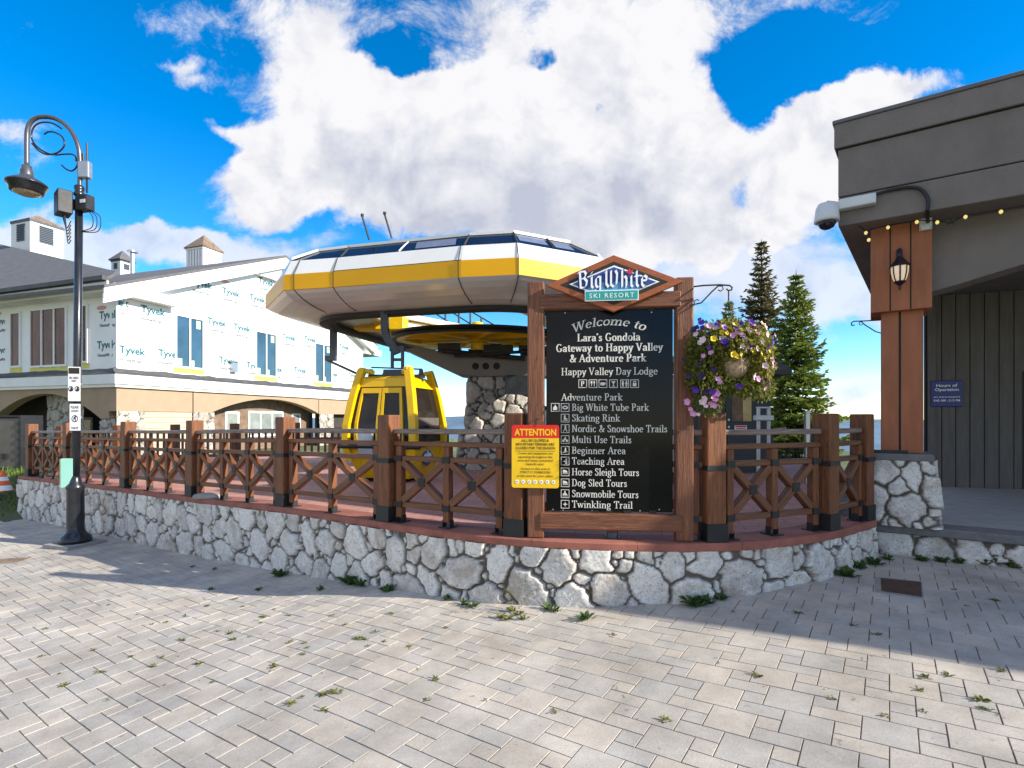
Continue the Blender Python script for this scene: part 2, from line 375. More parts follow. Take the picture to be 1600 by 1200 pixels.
mat('lantern_glass', (0.72, 0.62, 0.48), 0.35, var=0.1, emit=(1.0, 0.70, 0.42, 0.22))
mat('lantern_iron', (0.020, 0.016, 0.024), 0.4, metal=0.4)
mat('lens_glass', (0.35, 0.28, 0.17), 0.12, var=0.5, vscale=12)
mat('hut_slate', (0.030, 0.038, 0.050), 0.5, var=0.15)
mat('hut_trim', (0.42, 0.33, 0.22), 0.7)
mat('bark', (0.075, 0.05, 0.035), 0.9, var=0.4, vscale=9, bump=0.6, bscale=30, stretch=(4, 4, 1))
mat('cover_rust', (0.085, 0.045, 0.030), 0.75, var=0.35, vscale=12, bump=0.5, bscale=90)
mat('cone_orange', (0.75, 0.13, 0.02), 0.5, var=0.08)
mat('cone_white', (0.8, 0.8, 0.8), 0.5)
mat('cabinet_grey', (0.115, 0.105, 0.10), 0.45, metal=0.3, var=0.15)
mat('coir', (0.42, 0.30, 0.20), 0.95, var=0.55, vscale=30, bump=0.9, bscale=60)
mat('hill_haze_blue', (0.10, 0.17, 0.25), 0.95, var=0.25, vscale=0.004)  # blue distance haze put into the hills' base colour
mat('ground_earth', (0.085, 0.105, 0.045), 0.95, var=0.4, vscale=0.8, bump=0.5, bscale=14)

def foliage_mat(name, c1, c2, rough=0.6, trans=0.25):
    m = bpy.data.materials.new(name); m.use_nodes = True; nt = m.node_tree; N = nt.nodes; L = nt.links
    bs = N['Principled BSDF']; bs.inputs['Roughness'].default_value = rough; bs.inputs['Specular IOR Level'].default_value = 0.3
    at = N.new('ShaderNodeAttribute'); at.attribute_name = 'tone'
    mx = N.new('ShaderNodeMix'); mx.data_type = 'RGBA'; L.new(at.outputs['Fac'], mx.inputs[0]); mx.inputs[6].default_value = (*c1, 1); mx.inputs[7].default_value = (*c2, 1)
    L.new(mx.outputs[2], bs.inputs['Base Color'])
    if trans:
        tl = N.new('ShaderNodeBsdfTranslucent'); L.new(mx.outputs[2], tl.inputs[0]); ms = N.new('ShaderNodeMixShader'); ms.inputs[0].default_value = trans
        L.new(bs.outputs[0], ms.inputs[1]); L.new(tl.outputs[0], ms.inputs[2]); L.new(ms.outputs[0], N['Material Output'].inputs[0])
    M[name] = m; return m
foliage_mat('spruce_green', (0.022, 0.058, 0.022), (0.30, 0.36, 0.05))  # warm sunlight put into the lighter yellow-green needle colour
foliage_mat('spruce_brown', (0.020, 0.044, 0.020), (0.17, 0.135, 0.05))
foliage_mat('basket_leaf', (0.055, 0.10, 0.018), (0.36, 0.33, 0.06), trans=0.35)
foliage_mat('weed_leaf', (0.060, 0.090, 0.018), (0.30, 0.29, 0.075), trans=0.3)
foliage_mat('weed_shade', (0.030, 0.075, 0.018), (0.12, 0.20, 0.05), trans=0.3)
foliage_mat('grass_leaf', (0.05, 0.11, 0.015), (0.22, 0.32, 0.05), trans=0.3)
for nm, c in (('petal_violet', (0.085, 0.018, 0.34)), ('petal_pink', (0.62, 0.30, 0.55)), ('petal_pale', (0.72, 0.56, 0.62)), ('petal_yellow', (0.78, 0.58, 0.03)), ('petal_dark', (0.030, 0.008, 0.075))):
    mat(nm, c, 0.6, var=0.2, vscale=30)

def stone_mat(name, c_lo, c_hi, mortar, vein=0.5):
    m = bpy.data.materials.new(name); m.use_nodes = True; nt = m.node_tree; N = nt.nodes; L = nt.links
    bs = N['Principled BSDF']; bs.inputs['Roughness'].default_value = 0.82; bs.inputs['Specular IOR Level'].default_value = 0.3
    a1 = N.new('ShaderNodeAttribute'); a1.attribute_name = 'sid'; a2 = N.new('ShaderNodeAttribute'); a2.attribute_name = 'mort'
    tc = N.new('ShaderNodeTexCoord')
    def noise(sc, det, ro=0.65, dist=0.0):
        n = N.new('ShaderNodeTexNoise'); n.inputs['Scale'].default_value = sc; n.inputs['Detail'].default_value = det; n.inputs['Roughness'].default_value = ro; n.inputs['Distortion'].default_value = dist
        L.new(tc.outputs['Object'], n.inputs['Vector']); return n.outputs[0]
    def mixc(f, a, b):
        x = N.new('ShaderNodeMix'); x.data_type = 'RGBA'
        if isinstance(f, float): x.inputs[0].default_value = f
        else: L.new(f, x.inputs[0])
        for k, c in ((6, a), (7, b)):
            if isinstance(c, tuple): x.inputs[k].default_value = (*c, 1)
            else: L.new(c, x.inputs[k])
        return x.outputs[2]
    def rng_(x, lo, hi):
        r = N.new('ShaderNodeMapRange'); r.inputs[1].default_value = lo; r.inputs[2].default_value = hi; L.new(x, r.inputs[0]); return r.outputs[0]
    base = mixc(a1.outputs['Fac'], c_lo, c_hi)
    base = mixc(rng_(noise(9, 8, 0.7), 0.35, 0.75), base, tuple(min(1, c * 1.15) for c in c_hi))
    warm = mixc(rng_(noise(3.3, 4), 0.52, 0.75), base, (0.40, 0.31, 0.24))
    vn = noise(7, 9, 0.7, 1.6)
    v1 = N.new('ShaderNodeMath'); v1.operation = 'ABSOLUTE'; s1 = N.new('ShaderNodeMath'); s1.operation = 'SUBTRACT'; L.new(vn, s1.inputs[0]); s1.inputs[1].default_value = 0.5; L.new(s1.outputs[0], v1.inputs[0])
    inv = N.new('ShaderNodeMapRange'); inv.inputs[1].default_value = 0.0; inv.inputs[2].default_value = 0.022; inv.inputs[3].default_value = vein; inv.inputs[4].default_value = 0.0; L.new(v1.outputs[0], inv.inputs[0])
    veined = mixc(inv.outputs[0], warm, (0.10, 0.095, 0.09))
    spots = mixc(rng_(noise(45, 4, 0.6), 0.60, 0.72), veined, (0.17, 0.16, 0.155))
    col = mixc(a2.outputs['Fac'], spots, mortar)
    L.new(col, bs.inputs['Base Color'])
    bp = N.new('ShaderNodeBump'); bp.inputs['Strength'].default_value = 0.55; bp.inputs['Distance'].default_value = 0.012
    L.new(noise(28, 9, 0.7, 0.5), bp.inputs['Height']); L.new(bp.outputs[0], bs.inputs['Normal'])
    M[name] = m; return m
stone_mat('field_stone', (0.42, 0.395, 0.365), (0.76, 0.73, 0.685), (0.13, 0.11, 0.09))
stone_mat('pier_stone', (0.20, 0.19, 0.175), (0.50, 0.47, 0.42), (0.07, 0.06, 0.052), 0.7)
stone_mat('rough_stone', (0.50, 0.46, 0.39), (0.66, 0.62, 0.54), (0.11, 0.09, 0.075), 0.7)

def paver_mat(name, c1, c2, c3):
    m = bpy.data.materials.new(name); m.use_nodes = True; nt = m.node_tree; N = nt.nodes; L = nt.links
    bs = N['Principled BSDF']; bs.inputs['Roughness'].default_value = 0.85; bs.inputs['Specular IOR Level'].default_value = 0.35
    at = N.new('ShaderNodeAttribute'); at.attribute_name = 'tone'; tc = N.new('ShaderNodeTexCoord')
    cr = N.new('ShaderNodeValToRGB'); e = cr.color_ramp.elements; e[0].color = (*c1, 1); e[1].color = (*c3, 1); e.new(0.5).color = (*c2, 1)
    L.new(at.outputs['Fac'], cr.inputs[0])
    n1 = N.new('ShaderNodeTexNoise'); n1.inputs['Scale'].default_value = 2.2; n1.inputs['Detail'].default_value = 7; n1.inputs['Roughness'].default_value = .65; L.new(tc.outputs['Object'], n1.inputs['Vector'])
    n2 = N.new('ShaderNodeTexNoise'); n2.inputs['Scale'].default_value = 120; n2.inputs['Detail'].default_value = 3; L.new(tc.outputs['Object'], n2.inputs['Vector'])
    mr = N.new('ShaderNodeMapRange'); mr.inputs[1].default_value = .3; mr.inputs[2].default_value = .7; mr.inputs[3].default_value = .80; mr.inputs[4].default_value = 1.15; L.new(n1.outputs[0], mr.inputs[0])
    mr2 = N.new('ShaderNodeMapRange'); mr2.inputs[1].default_value = .3; mr2.inputs[2].default_value = .7; mr2.inputs[3].default_value = .86; mr2.inputs[4].default_value = 1.10; L.new(n2.outputs[0], mr2.inputs[0])
    mu = N.new('ShaderNodeMath'); mu.operation = 'MULTIPLY'; L.new(mr.outputs[0], mu.inputs[0]); L.new(mr2.outputs[0], mu.inputs[1])
    vm = N.new('ShaderNodeVectorMath'); vm.operation = 'SCALE'; L.new(cr.outputs[0], vm.inputs[0]); L.new(mu.outputs[0], vm.inputs['Scale'])
    n3 = N.new('ShaderNodeTexNoise'); n3.inputs['Scale'].default_value = .55; n3.inputs['Detail'].default_value = 8; n3.inputs['Roughness'].default_value = .7; L.new(tc.outputs['Object'], n3.inputs['Vector'])
    mr3 = N.new('ShaderNodeMapRange'); mr3.inputs[1].default_value = .35; mr3.inputs[2].default_value = .62; mr3.inputs[3].default_value = .80; mr3.inputs[4].default_value = 1.06; L.new(n3.outputs[0], mr3.inputs[0])
    n4 = N.new('ShaderNodeTexNoise'); n4.inputs['Scale'].default_value = 17; n4.inputs['Detail'].default_value = 6; L.new(tc.outputs['Object'], n4.inputs['Vector'])
    mr4 = N.new('ShaderNodeMapRange'); mr4.inputs[1].default_value = .66; mr4.inputs[2].default_value = .74; mr4.inputs[3].default_value = 1.0; mr4.inputs[4].default_value = .62; L.new(n4.outputs[0], mr4.inputs[0])
    m5 = N.new('ShaderNodeMath'); m5.operation = 'MULTIPLY'; L.new(mr3.outputs[0], m5.inputs[0]); L.new(mr4.outputs[0], m5.inputs[1])
    vm2 = N.new('ShaderNodeVectorMath'); vm2.operation = 'SCALE'; L.new(vm.outputs[0], vm2.inputs[0]); L.new(m5.outputs[0], vm2.inputs['Scale'])
    L.new(vm2.outputs[0], bs.inputs['Base Color'])
    bp = N.new('ShaderNodeBump'); bp.inputs['Strength'].default_value = .25; bp.inputs['Distance'].default_value = .004; L.new(n2.outputs[0], bp.inputs['Height']); L.new(bp.outputs[0], bs.inputs['Normal'])
    M[name] = m; return m
paver_mat('paver', (0.44, 0.415, 0.385), (0.49, 0.45, 0.40), (0.52, 0.46, 0.395))
mat('joint_sand', (0.20, 0.165, 0.125), 0.95, var=0.35, vscale=5, bump=0.3)

def deck_mat():
    m = bpy.data.materials.new('deck_paver'); m.use_nodes = True; nt = m.node_tree; N = nt.nodes; L = nt.links
    bs = N['Principled BSDF']; bs.inputs['Roughness'].default_value = 0.85
    tc = N.new('ShaderNodeTexCoord'); mp = N.new('ShaderNodeMapping'); mp.inputs['Rotation'].default_value = (0, 0, R(14)); mp.inputs['Scale'].default_value = (3.2, 3.2, 3.2)
    L.new(tc.outputs['Object'], mp.inputs[0])
    br = N.new('ShaderNodeTexBrick'); br.inputs['Color1'].default_value = (.42, .20, .165, 1); br.inputs['Color2'].default_value = (.48, .255, .215, 1); br.inputs['Mortar'].default_value = (.13, .08, .07, 1)
    br.inputs['Scale'].default_value = 1.0; br.inputs['Mortar Size'].default_value = .012; br.inputs['Brick Width'].default_value = 1.0; br.inputs['Row Height'].default_value = 0.5; L.new(mp.outputs[0], br.inputs['Vector'])
    L.new(br.outputs[0], bs.inputs['Base Color']); M['deck_paver'] = m
deck_mat()
# ------------------------------------------------------------------ lettering
def bfont(txt, bold=0.0, spacing=1.0):
    c = bpy.data.curves.new('lettering', 'FONT'); c.body = txt; c.offset = bold; c.space_character = spacing; c.resolution_u = 2
    o = bpy.data.objects.new('lettering', c); COL.objects.link(o)
    dg = bpy.context.evaluated_depsgraph_get(); me = o.evaluated_get(dg).to_mesh()
    V = np.array([v.co[:2] for v in me.vertices]); F = [tuple(p.vertices) for p in me.polygons]
    bpy.data.objects.remove(o); bpy.data.curves.remove(c)
    V[:, 0] -= V[:, 0].min(); return V, F
_fc = {}
def sans(txt, bold=0.0, spacing=1.0):
    k = (txt, bold, spacing)
    if k not in _fc: _fc[k] = bfont(*k)
    return _fc[k]

def arc(cx, cy, rx, ry, a0, a1, n=12):
    return [(cx + rx * math.cos(R(a0 + (a1 - a0) * i / n)), cy + ry * math.sin(R(a0 + (a1 - a0) * i / n))) for i in range(n + 1)]
# pen-drawn roman letters: advance, strokes, serifs (x, y, half width); cap height 1
G = {
 'a': (.55, [[(.1, .5), (.17, .61), (.28, .63), (.39, .57), (.41, .45), (.41, .08), (.5, .02)], [(.41, .38), (.22, .34), (.09, .24), (.08, .12), (.17, .02), (.29, .04), (.41, .15)]], []),
 'b': (.6, [[(.14, 1), (.14, .02)], arc(.31, .32, .2, .31, 165, -165)], [(.08, .97, .07)]),
 'c': (.5, [arc(.28, .32, .21, .31, 40, 320)], []),
 'd': (.62, [[(.46, 1), (.46, .02)], arc(.28, .32, .2, .31, 15, 345)], [(.40, .97, .07), (.51, .025, .06)]),
 'e': (.53, [[(.07, .36), (.46, .36)], arc(.27, .32, .2, .31, 8, 315)], []),
 'g': (.55, [arc(.25, .42, .17, .22, 0, 360), [(.15, .2), (.1, .1), (.2, .04), (.4, .0), (.46, -.1), (.38, -.24), (.2, -.27), (.07, -.19), (.08, -.08), (.18, .02)], [(.38, .58), (.52, .63)]], []),
 'h': (.64, [[(.14, 1), (.14, 0)], [(.14, .42), (.26, .59), (.38, .62), (.48, .52), (.49, .4), (.49, 0)]], [(.14, .025, .11), (.49, .025, .11), (.08, .97, .07)]),
 'i': (.3, [[(.15, .62), (.15, 0)], [(.15, .84), (.15, .93)]], [(.15, .025, .11), (.09, .61, .07)]),
 'k': (.6, [[(.14, 1), (.14, 0)], [(.14, .22), (.46, .6)], [(.25, .36), (.5, 0)]], [(.14, .025, .11), (.08, .97, .07), (.47, .61, .1), (.51, .025, .09)]),
 'l': (.3, [[(.15, 1), (.15, 0)]], [(.15, .025, .11), (.09, .97, .07)]),
 'm': (.98, [[(.14, .62), (.14, 0)], [(.14, .42), (.26, .59), (.37, .62), (.47, .52), (.48, .4), (.48, 0)], [(.48, .42), (.6, .59), (.71, .62), (.81, .52), (.82, .4), (.82, 0)]], [(.14, .025, .11), (.48, .025, .1), (.82, .025, .11), (.08, .61, .07)]),
 'n': (.64, [[(.14, .62), (.14, 0)], [(.14, .42), (.26, .59), (.38, .62), (.48, .52), (.49, .4), (.49, 0)]], [(.14, .025, .11), (.49, .025, .11), (.08, .61, .07)]),
 'o': (.56, [arc(.28, .32, .21, .31, 0, 360, 16)], []),
 'p': (.6, [[(.14, .62), (.14, -.26)], arc(.31, .32, .2, .31, 165, -165)], [(.08, .61, .07), (.14, -.25, .11)]),
 'r': (.45, [[(.14, .62), (.14, 0)], [(.14, .38), (.24, .56), (.34, .61), (.40, .55)]], [(.14, .025, .11), (.08, .61, .07)]),
 's': (.45, [[(.36, .5), (.27, .62), (.15, .6), (.1, .49), (.18, .37), (.31, .29), (.37, .17), (.3, .04), (.17, .01), (.07, .13)]], []),
 't': (.38, [[(.17, .82), (.17, .14), (.24, .03), (.35, .06)]], [(.19, .61, .16)]),
 'u': (.63, [[(.14, .62), (.14, .2), (.21, .06), (.33, .03), (.46, .15)], [(.47, .62), (.47, 0)]], [(.08, .61, .07), (.41, .61, .07), (.52, .025, .06)]),
 'v': (.53, [[(.07, .62), (.26, .02)], [(.26, .02), (.45, .62)]], [(.07, .61, .1), (.46, .61, .09)]),
 'w': (.8, [[(.07, .62), (.23, .02)], [(.23, .02), (.4, .6)], [(.4, .6), (.56, .02)], [(.56, .02), (.73, .62)]], [(.07, .61, .1), (.40, .61, .08), (.74, .61, .08)]),
 'y': (.54, [[(.07, .62), (.27, .04)], [(.47, .62), (.22, -.16), (.14, -.25), (.05, -.22)]], [(.07, .61, .1), (.47, .61, .09)]),
 "'": (.2, [[(.1, 1), (.1, .78)]], []), ' ': (.3, [], []),
 '&': (.8, [[(.74, .5), (.6, .2), (.44, .03), (.26, .01), (.12, .12), (.12, .28), (.28, .48), (.44, .66), (.44, .86), (.34, .97), (.23, .88), (.26, .68), (.45, .32), (.74, .03)]], [(.72, .51, .1)]),
 'A': (.78, [[(.08, 0), (.38, 1)], [(.38, 1), (.68, 0)], [(.2, .35), (.56, .35)]], [(.08, .025, .1), (.68, .025, .12)]),
 'B': (.7, [[(.16, 1), (.16, 0)], [(.16, .98), (.38, .98), (.5, .9), (.52, .75), (.45, .58), (.3, .53), (.16, .53)], [(.3, .53), (.5, .48), (.58, .3), (.5, .08), (.36, .02), (.16, .02)]], [(.12, .97, .09), (.12, .025, .09)]),
 'D': (.78, [[(.16, 1), (.16, 0)], [(.16, .98), (.36, .98), (.55, .88), (.64, .66), (.64, .36), (.55, .12), (.36, .02), (.16, .02)]], [(.12, .97, .09), (.12, .025, .09)]),
 'G': (.78, [arc(.4, .5, .31, .49, 45, 315, 16), [(.62, .4), (.62, .12)]], [(.62, .41, .13)]),
 'H': (.84, [[(.16, 1), (.16, 0)], [(.66, 1), (.66, 0)], [(.16, .52), (.66, .52)]], [(.16, .975, .12), (.16, .025, .12), (.66, .975, .12), (.66, .025, .12)]),
 'L': (.66, [[(.16, 1), (.16, 0)], [(.16, .03), (.56, .03), (.6, .25)]], [(.16, .975, .12), (.12, .025, .09)]),
 'M': (.95, [[(.14, 0), (.16, 1)], [(.16, 1), (.46, .08)], [(.46, .08), (.76, 1)], [(.76, 1), (.78, 0)]], [(.14, .025, .1), (.12, .975, .09), (.80, .975, .09), (.78, .025, .12)]),
 'N': (.82, [[(.15, 0), (.15, 1)], [(.15, 1), (.64, .02)], [(.64, .02), (.64, 1)]], [(.15, .025, .11), (.1, .975, .08), (.64, .975, .12)]),
 'P': (.66, [[(.16, 1), (.16, 0)], [(.16, .98), (.38, .98), (.52, .88), (.54, .7), (.48, .53), (.34, .45), (.16, .45)]], [(.12, .97, .09), (.16, .025, .12)]),
 'R': (.74, [[(.16, 1), (.16, 0)], [(.16, .98), (.38, .98), (.52, .88), (.53, .72), (.46, .56), (.32, .5), (.16, .5)], [(.34, .5), (.62, .02)]], [(.12, .97, .09), (.16, .025, .12), (.65, .025, .08)]),
 'S': (.58, [[(.48, .78), (.4, .95), (.26, .99), (.13, .9), (.12, .74), (.22, .6), (.4, .48), (.49, .33), (.46, .13), (.33, .01), (.18, .03), (.08, .22)]], []),
 'T': (.7, [[(.35, 1), (.35, 0)], [(.07, .8), (.08, .97), (.62, .97), (.63, .8)]], [(.35, .025, .13)]),
 'U': (.78, [[(.16, 1), (.16, .3), (.24, .08), (.38, .02), (.54, .08), (.62, .3), (.62, 1)]], [(.16, .975, .12), (.62, .975, .11)]),
 'V': (.74, [[(.08, 1), (.36, .02)], [(.36, .02), (.62, 1)]], [(.08, .975, .11), (.63, .975, .1)]),
 'W': (1.06, [[(.08, 1), (.3, .02)], [(.3, .02), (.52, 1)], [(.52, 1), (.73, .02)], [(.73, .02), (.94, 1)]], [(.08, .975, .11), (.52, .975, .1), (.95, .975, .09)]),
}
def pen_text(txt, w=0.11, nib=22, slant=0.0, glyphs=None, serif=True, sh=0.05):
    """returns quads (list of 4 2-D points) and the total advance"""
    g = glyphs or G; x = 0; Q = []; nx, ny = math.cos(R(nib)) * w / 2, math.sin(R(nib)) * w / 2
    for ch in txt:
        adv, st, se = g[ch]
        for s in st:
            for (ax, ay), (bx, by) in zip(s[:-1], s[1:]):
                L = math.hypot(bx - ax, by - ay) + 1e-9; dx, dy = (bx - ax) / L, (by - ay) / L
                h = (.40 + .60 * abs(dy) ** 1.3) * w / 2
                if len(s) == 2 and dx * dy > .2: h *= .62
                e = h * (.35 if len(s) > 2 else .0)
                ax2, ay2, bx2, by2 = ax - dx * e, ay - dy * e, bx + dx * e, by + dy * e
                Q.append([(x + ax2 + dy * h, ay2 - dx * h), (x + bx2 + dy * h, by2 - dx * h), (x + bx2 - dy * h, by2 + dx * h), (x + ax2 - dy * h, ay2 + dx * h)])
        if serif:
            for sx, sy, hw in se: Q.append([(x + sx - hw - w / 3, sy - sh / 2), (x + sx + hw + w / 3, sy - sh / 2), (x + sx + hw + w / 3, sy + sh / 2), (x + sx - hw - w / 3, sy + sh / 2)])
        x += adv + w * .25
    if slant: Q = [[(px + py * slant, py) for px, py in q] for q in Q]
    return Q, x
_lay = [0]
def put_quads(mb, Q, pl, a, b, sx, sy, off=0.003, mi=0, warp=None):
    for q in Q:
        # keep every quad on its own layer a fraction of a millimetre apart so that none are coplanar
        _lay[0] = (_lay[0] + 1) % 23; o = off + _lay[0] * 0.00006
        area = sum(q[i][0] * q[(i + 1) % 4][1] - q[(i + 1) % 4][0] * q[i][1] for i in range(4))
        if area < 0: q = q[::-1]
        pts = [(a + x * sx, b + y * sy) for x, y in q]
        if warp: pts = [warp(*p) for p in pts]
        mb.poly([pl.at(x, y, o) for x, y in pts], mi)

# ------------------------------------------------------------------ terrain
GX = np.array([-40, -10.5, -8.2, -4.5, -2.8, -1.9, -1.1, -.15, .5, 1.1, 1.6, 2.2, 2.8, 3.8, 8, 30])
GZ = np.array([-.9, -.47, -.43, -.33, -.26, -.17, -.09, -.035, -.0, .035, .08, .12, .15, .18, .19, .19])
_gxs = np.linspace(-40, 30, 1401); _gzs = np.interp(_gxs, GX, GZ)
_k = np.exp(-(np.arange(-12, 13) / 6.0) ** 2); _k /= _k.sum(); _gzs = np.convolve(np.pad(_gzs, 12, 'edge'), _k, 'valid')
def zg(x): return float(np.interp(x, _gxs, _gzs))
DX = np.array([-40, -10.5, -6.4, -4.5, -2.7, -1.3, 0, 5]); DZ = np.array([.36, .39, .456, .48, .526, .54, .55, .55])
def zd(x): return float(np.interp(x, DX, DZ))

def ground_hit(px, py):
    lo, hi = 0.5, 40
    for _ in range(60):
        m = (lo + hi) / 2; p = P(px, py, m)
        if p[2] > zg(p[0]): lo = m
        else: hi = m
    return V3(p[0], p[1], zg(p[0]))

E = [(-10.5, 11.3), (-7.73, 9.6), (-4.86, 7.75), (-2.86, 6.5), (-1.54, 5.58), (-.56, 4.94), (-.02, 4.69), (.48, 4.55), (1.05, 4.47), (1.62, 4.46), (2.2, 4.57), (2.97, 4.92), (3.78, 5.50)]
def catmull(pts, n=24):
    pts = [np.array(p, float) for p in pts]; pts = [2 * pts[0] - pts[1]] + pts + [2 * pts[-1] - pts[-2]]; out = []
    for i in range(1, len(pts) - 2):
        p0, p1, p2, p3 = pts[i - 1:i + 3]
        for k in range(n):
            t = k / n
            out.append(.5 * (2 * p1 + (p2 - p0) * t + (2 * p0 - 5 * p1 + 4 * p2 - p3) * t ** 2 + (3 * p1 - p0 - 3 * p2 + p3) * t ** 3))
    out.append(pts[-2]); return np.array(out)
def resample(path, step):
    d = np.r_[0, np.cumsum(np.linalg.norm(np.diff(path, axis=0), axis=1))]; n = max(2, int(d[-1] / step) + 1); t = np.linspace(0, d[-1], n)
    return np.stack([np.interp(t, d, path[:, k]) for k in range(path.shape[1])], 1)
EDGE = resample(catmull(E), 0.03)
def normals(path):
    t = np.gradient(path, axis=0); t /= np.linalg.norm(t, axis=1)[:, None]; return np.stack([t[:, 1], -t[:, 0]], 1)   # outward (towards the square)
EN = normals(EDGE)
def inset(d): return EDGE - EN * d

def smoothstep(x, a, b): t = min(1, max(0, (x - a) / (b - a))); return t * t * (3 - 2 * t)
def zterrain(x, y):
    z = zg(x) - 0.045
    if x < -8: z = z + (0.28 - z) * smoothstep(y, 10.9, 13.0)
    else: z = z + (0.22 - z) * smoothstep(y, 11.5, 13.0)
    edge = 40 if x < -4 else 24
    if y > edge: z -= 0.09 * (y - edge) + 0.0002 * (y - edge) ** 2
    if abs(x) > 60: z -= .06 * (abs(x) - 60)
    if y < -30: z -= .05 * (-30 - y)
    return z
def build_terrain():
    xs = np.r_[-9000, -4000, -1500, -600, -250, -120, np.arange(-60, -14, 4), np.arange(-14, 9, .5), np.arange(9, 60, 5), 120, 250, 600, 1500, 4000, 9000]
    ys = np.r_[-3000, -800, -200, -60, -30, -12, -4, np.arange(-2, 14, .5), np.arange(14, 60, 3), 80, 120, 200, 400, 800, 2000, 5000, 9000]
    A = [[(x, y, max(zterrain(x, y), -420)) for x in xs] for y in ys]
    tag(MB().grid(A).build('ground', M['ground_earth'], smooth=True), kind='structure')
    mb = MB()
    for (y0, h0, sd) in ((5200, -25, 1), (7800, -5, 2)):
        rg = np.random.default_rng(sd); x = np.linspace(-9000, 9000, 160)
        h = sum(a * np.sin(x / w + rg.random() * 6) for a, w in ((18, 1900), (10, 700), (5, 260), (3, 120))) + h0 + 20
        mb.grid([[(q, y0 - 900, -430) for q in x], [(q, y0 - 250, hh * .55 - 60) for q, hh in zip(x, h)], [(q, y0, hh) for q, hh in zip(x, h)], [(q, y0 + 900, -430) for q in x]])
    tag(mb.build('hills', M['hill_haze_blue'], smooth=True), kind='structure')
build_terrain()

def build_paving():
    ang = R(54.6); u = V3(math.cos(ang), math.sin(ang), 0); v = V3(-math.sin(ang), math.cos(ang), 0); S = 0.112; J = 0.0028
    mb = MB(); tone = []
    tiles = ((0, 0, 2, 2), (2, 1, 1, 1), (2, 0, 2, 1))
    org = ground_hit(884, 1111)
    ep = EDGE; rg = np.random.default_rng(3)
    base = MB(); bt = []
    for m in range(-130, 131):
        for n in range(-130, 131):
            i0, j0 = 3 * m + 2 * n, m + 3 * n
            # u is the joint direction away from the viewer, v to the left
            c = org + v * (-(i0 + 1) * S) + u * ((j0 + 1) * S)
            x, y = c[0], c[1]
            if not (0.7 < y < 11.4 and -15 < x < 9.5 and x > -1.35 * y - 3 and x < 1.35 * y + 3): continue
            k = np.argmin((ep[:, 0] - x) ** 2 + (ep[:, 1] - y) ** 2); dd = (x - ep[k, 0]) * EN[k, 0] + (y - ep[k, 1]) * EN[k, 1]
            if x > -10.4 and x < 3.8 and dd < -0.25: continue
            if x >= 3.7 and (x - 3.91) * .558 + (y - 5.65) * .829 > 0.35: continue
            if x < -9 and y > 10.9: continue
            for (ti, tj, tw, th) in tiles:
                q = []
                tilt = (rg.random(2) - .5) * 0.008; lift = (rg.random() - .5) * 0.0024; tn = rg.random()
                cc = org + v * (-(i0 + ti + tw / 2) * S) + u * ((j0 + tj + th / 2) * S)
                for inn, dz in ((J, -0.0045), (J + 0.0012, 0.0)):
                    for a, b in ((ti + 0, tj), (ti + tw, tj), (ti + tw, tj + th), (ti, tj + th)):
                        sa = 1 if a == ti else -1; sb = 1 if b == tj else -1
                        pa = (i0 + a) * S + sa * inn; pb = (j0 + b) * S + sb * inn
                        w = org - v * pa + u * pb
                        q.append((w[0], w[1], zg(w[0]) + dz + lift + tilt[0] * (w[0] - cc[0]) + tilt[1] * (w[1] - cc[1])))
                mb.add(q, [(4, 5, 6, 7), (0, 1, 5, 4), (1, 2, 6, 5), (2, 3, 7, 6), (3, 0, 4, 7)]); tone += [tn] * 8
    o = mb.build('pavement', M['paver'], attrs={'tone': tone}); tag(o, kind='structure')
    xs = np.arange(-15, 9.6, .25); ys = np.r_[0.5:11.0:.5]
    A = [[(x, y, zg(x) - 0.0042) for x in xs] for y in ys]
    tag(MB().grid(A).build('pavement_bed', M['joint_sand']), kind='structure')
build_paving()

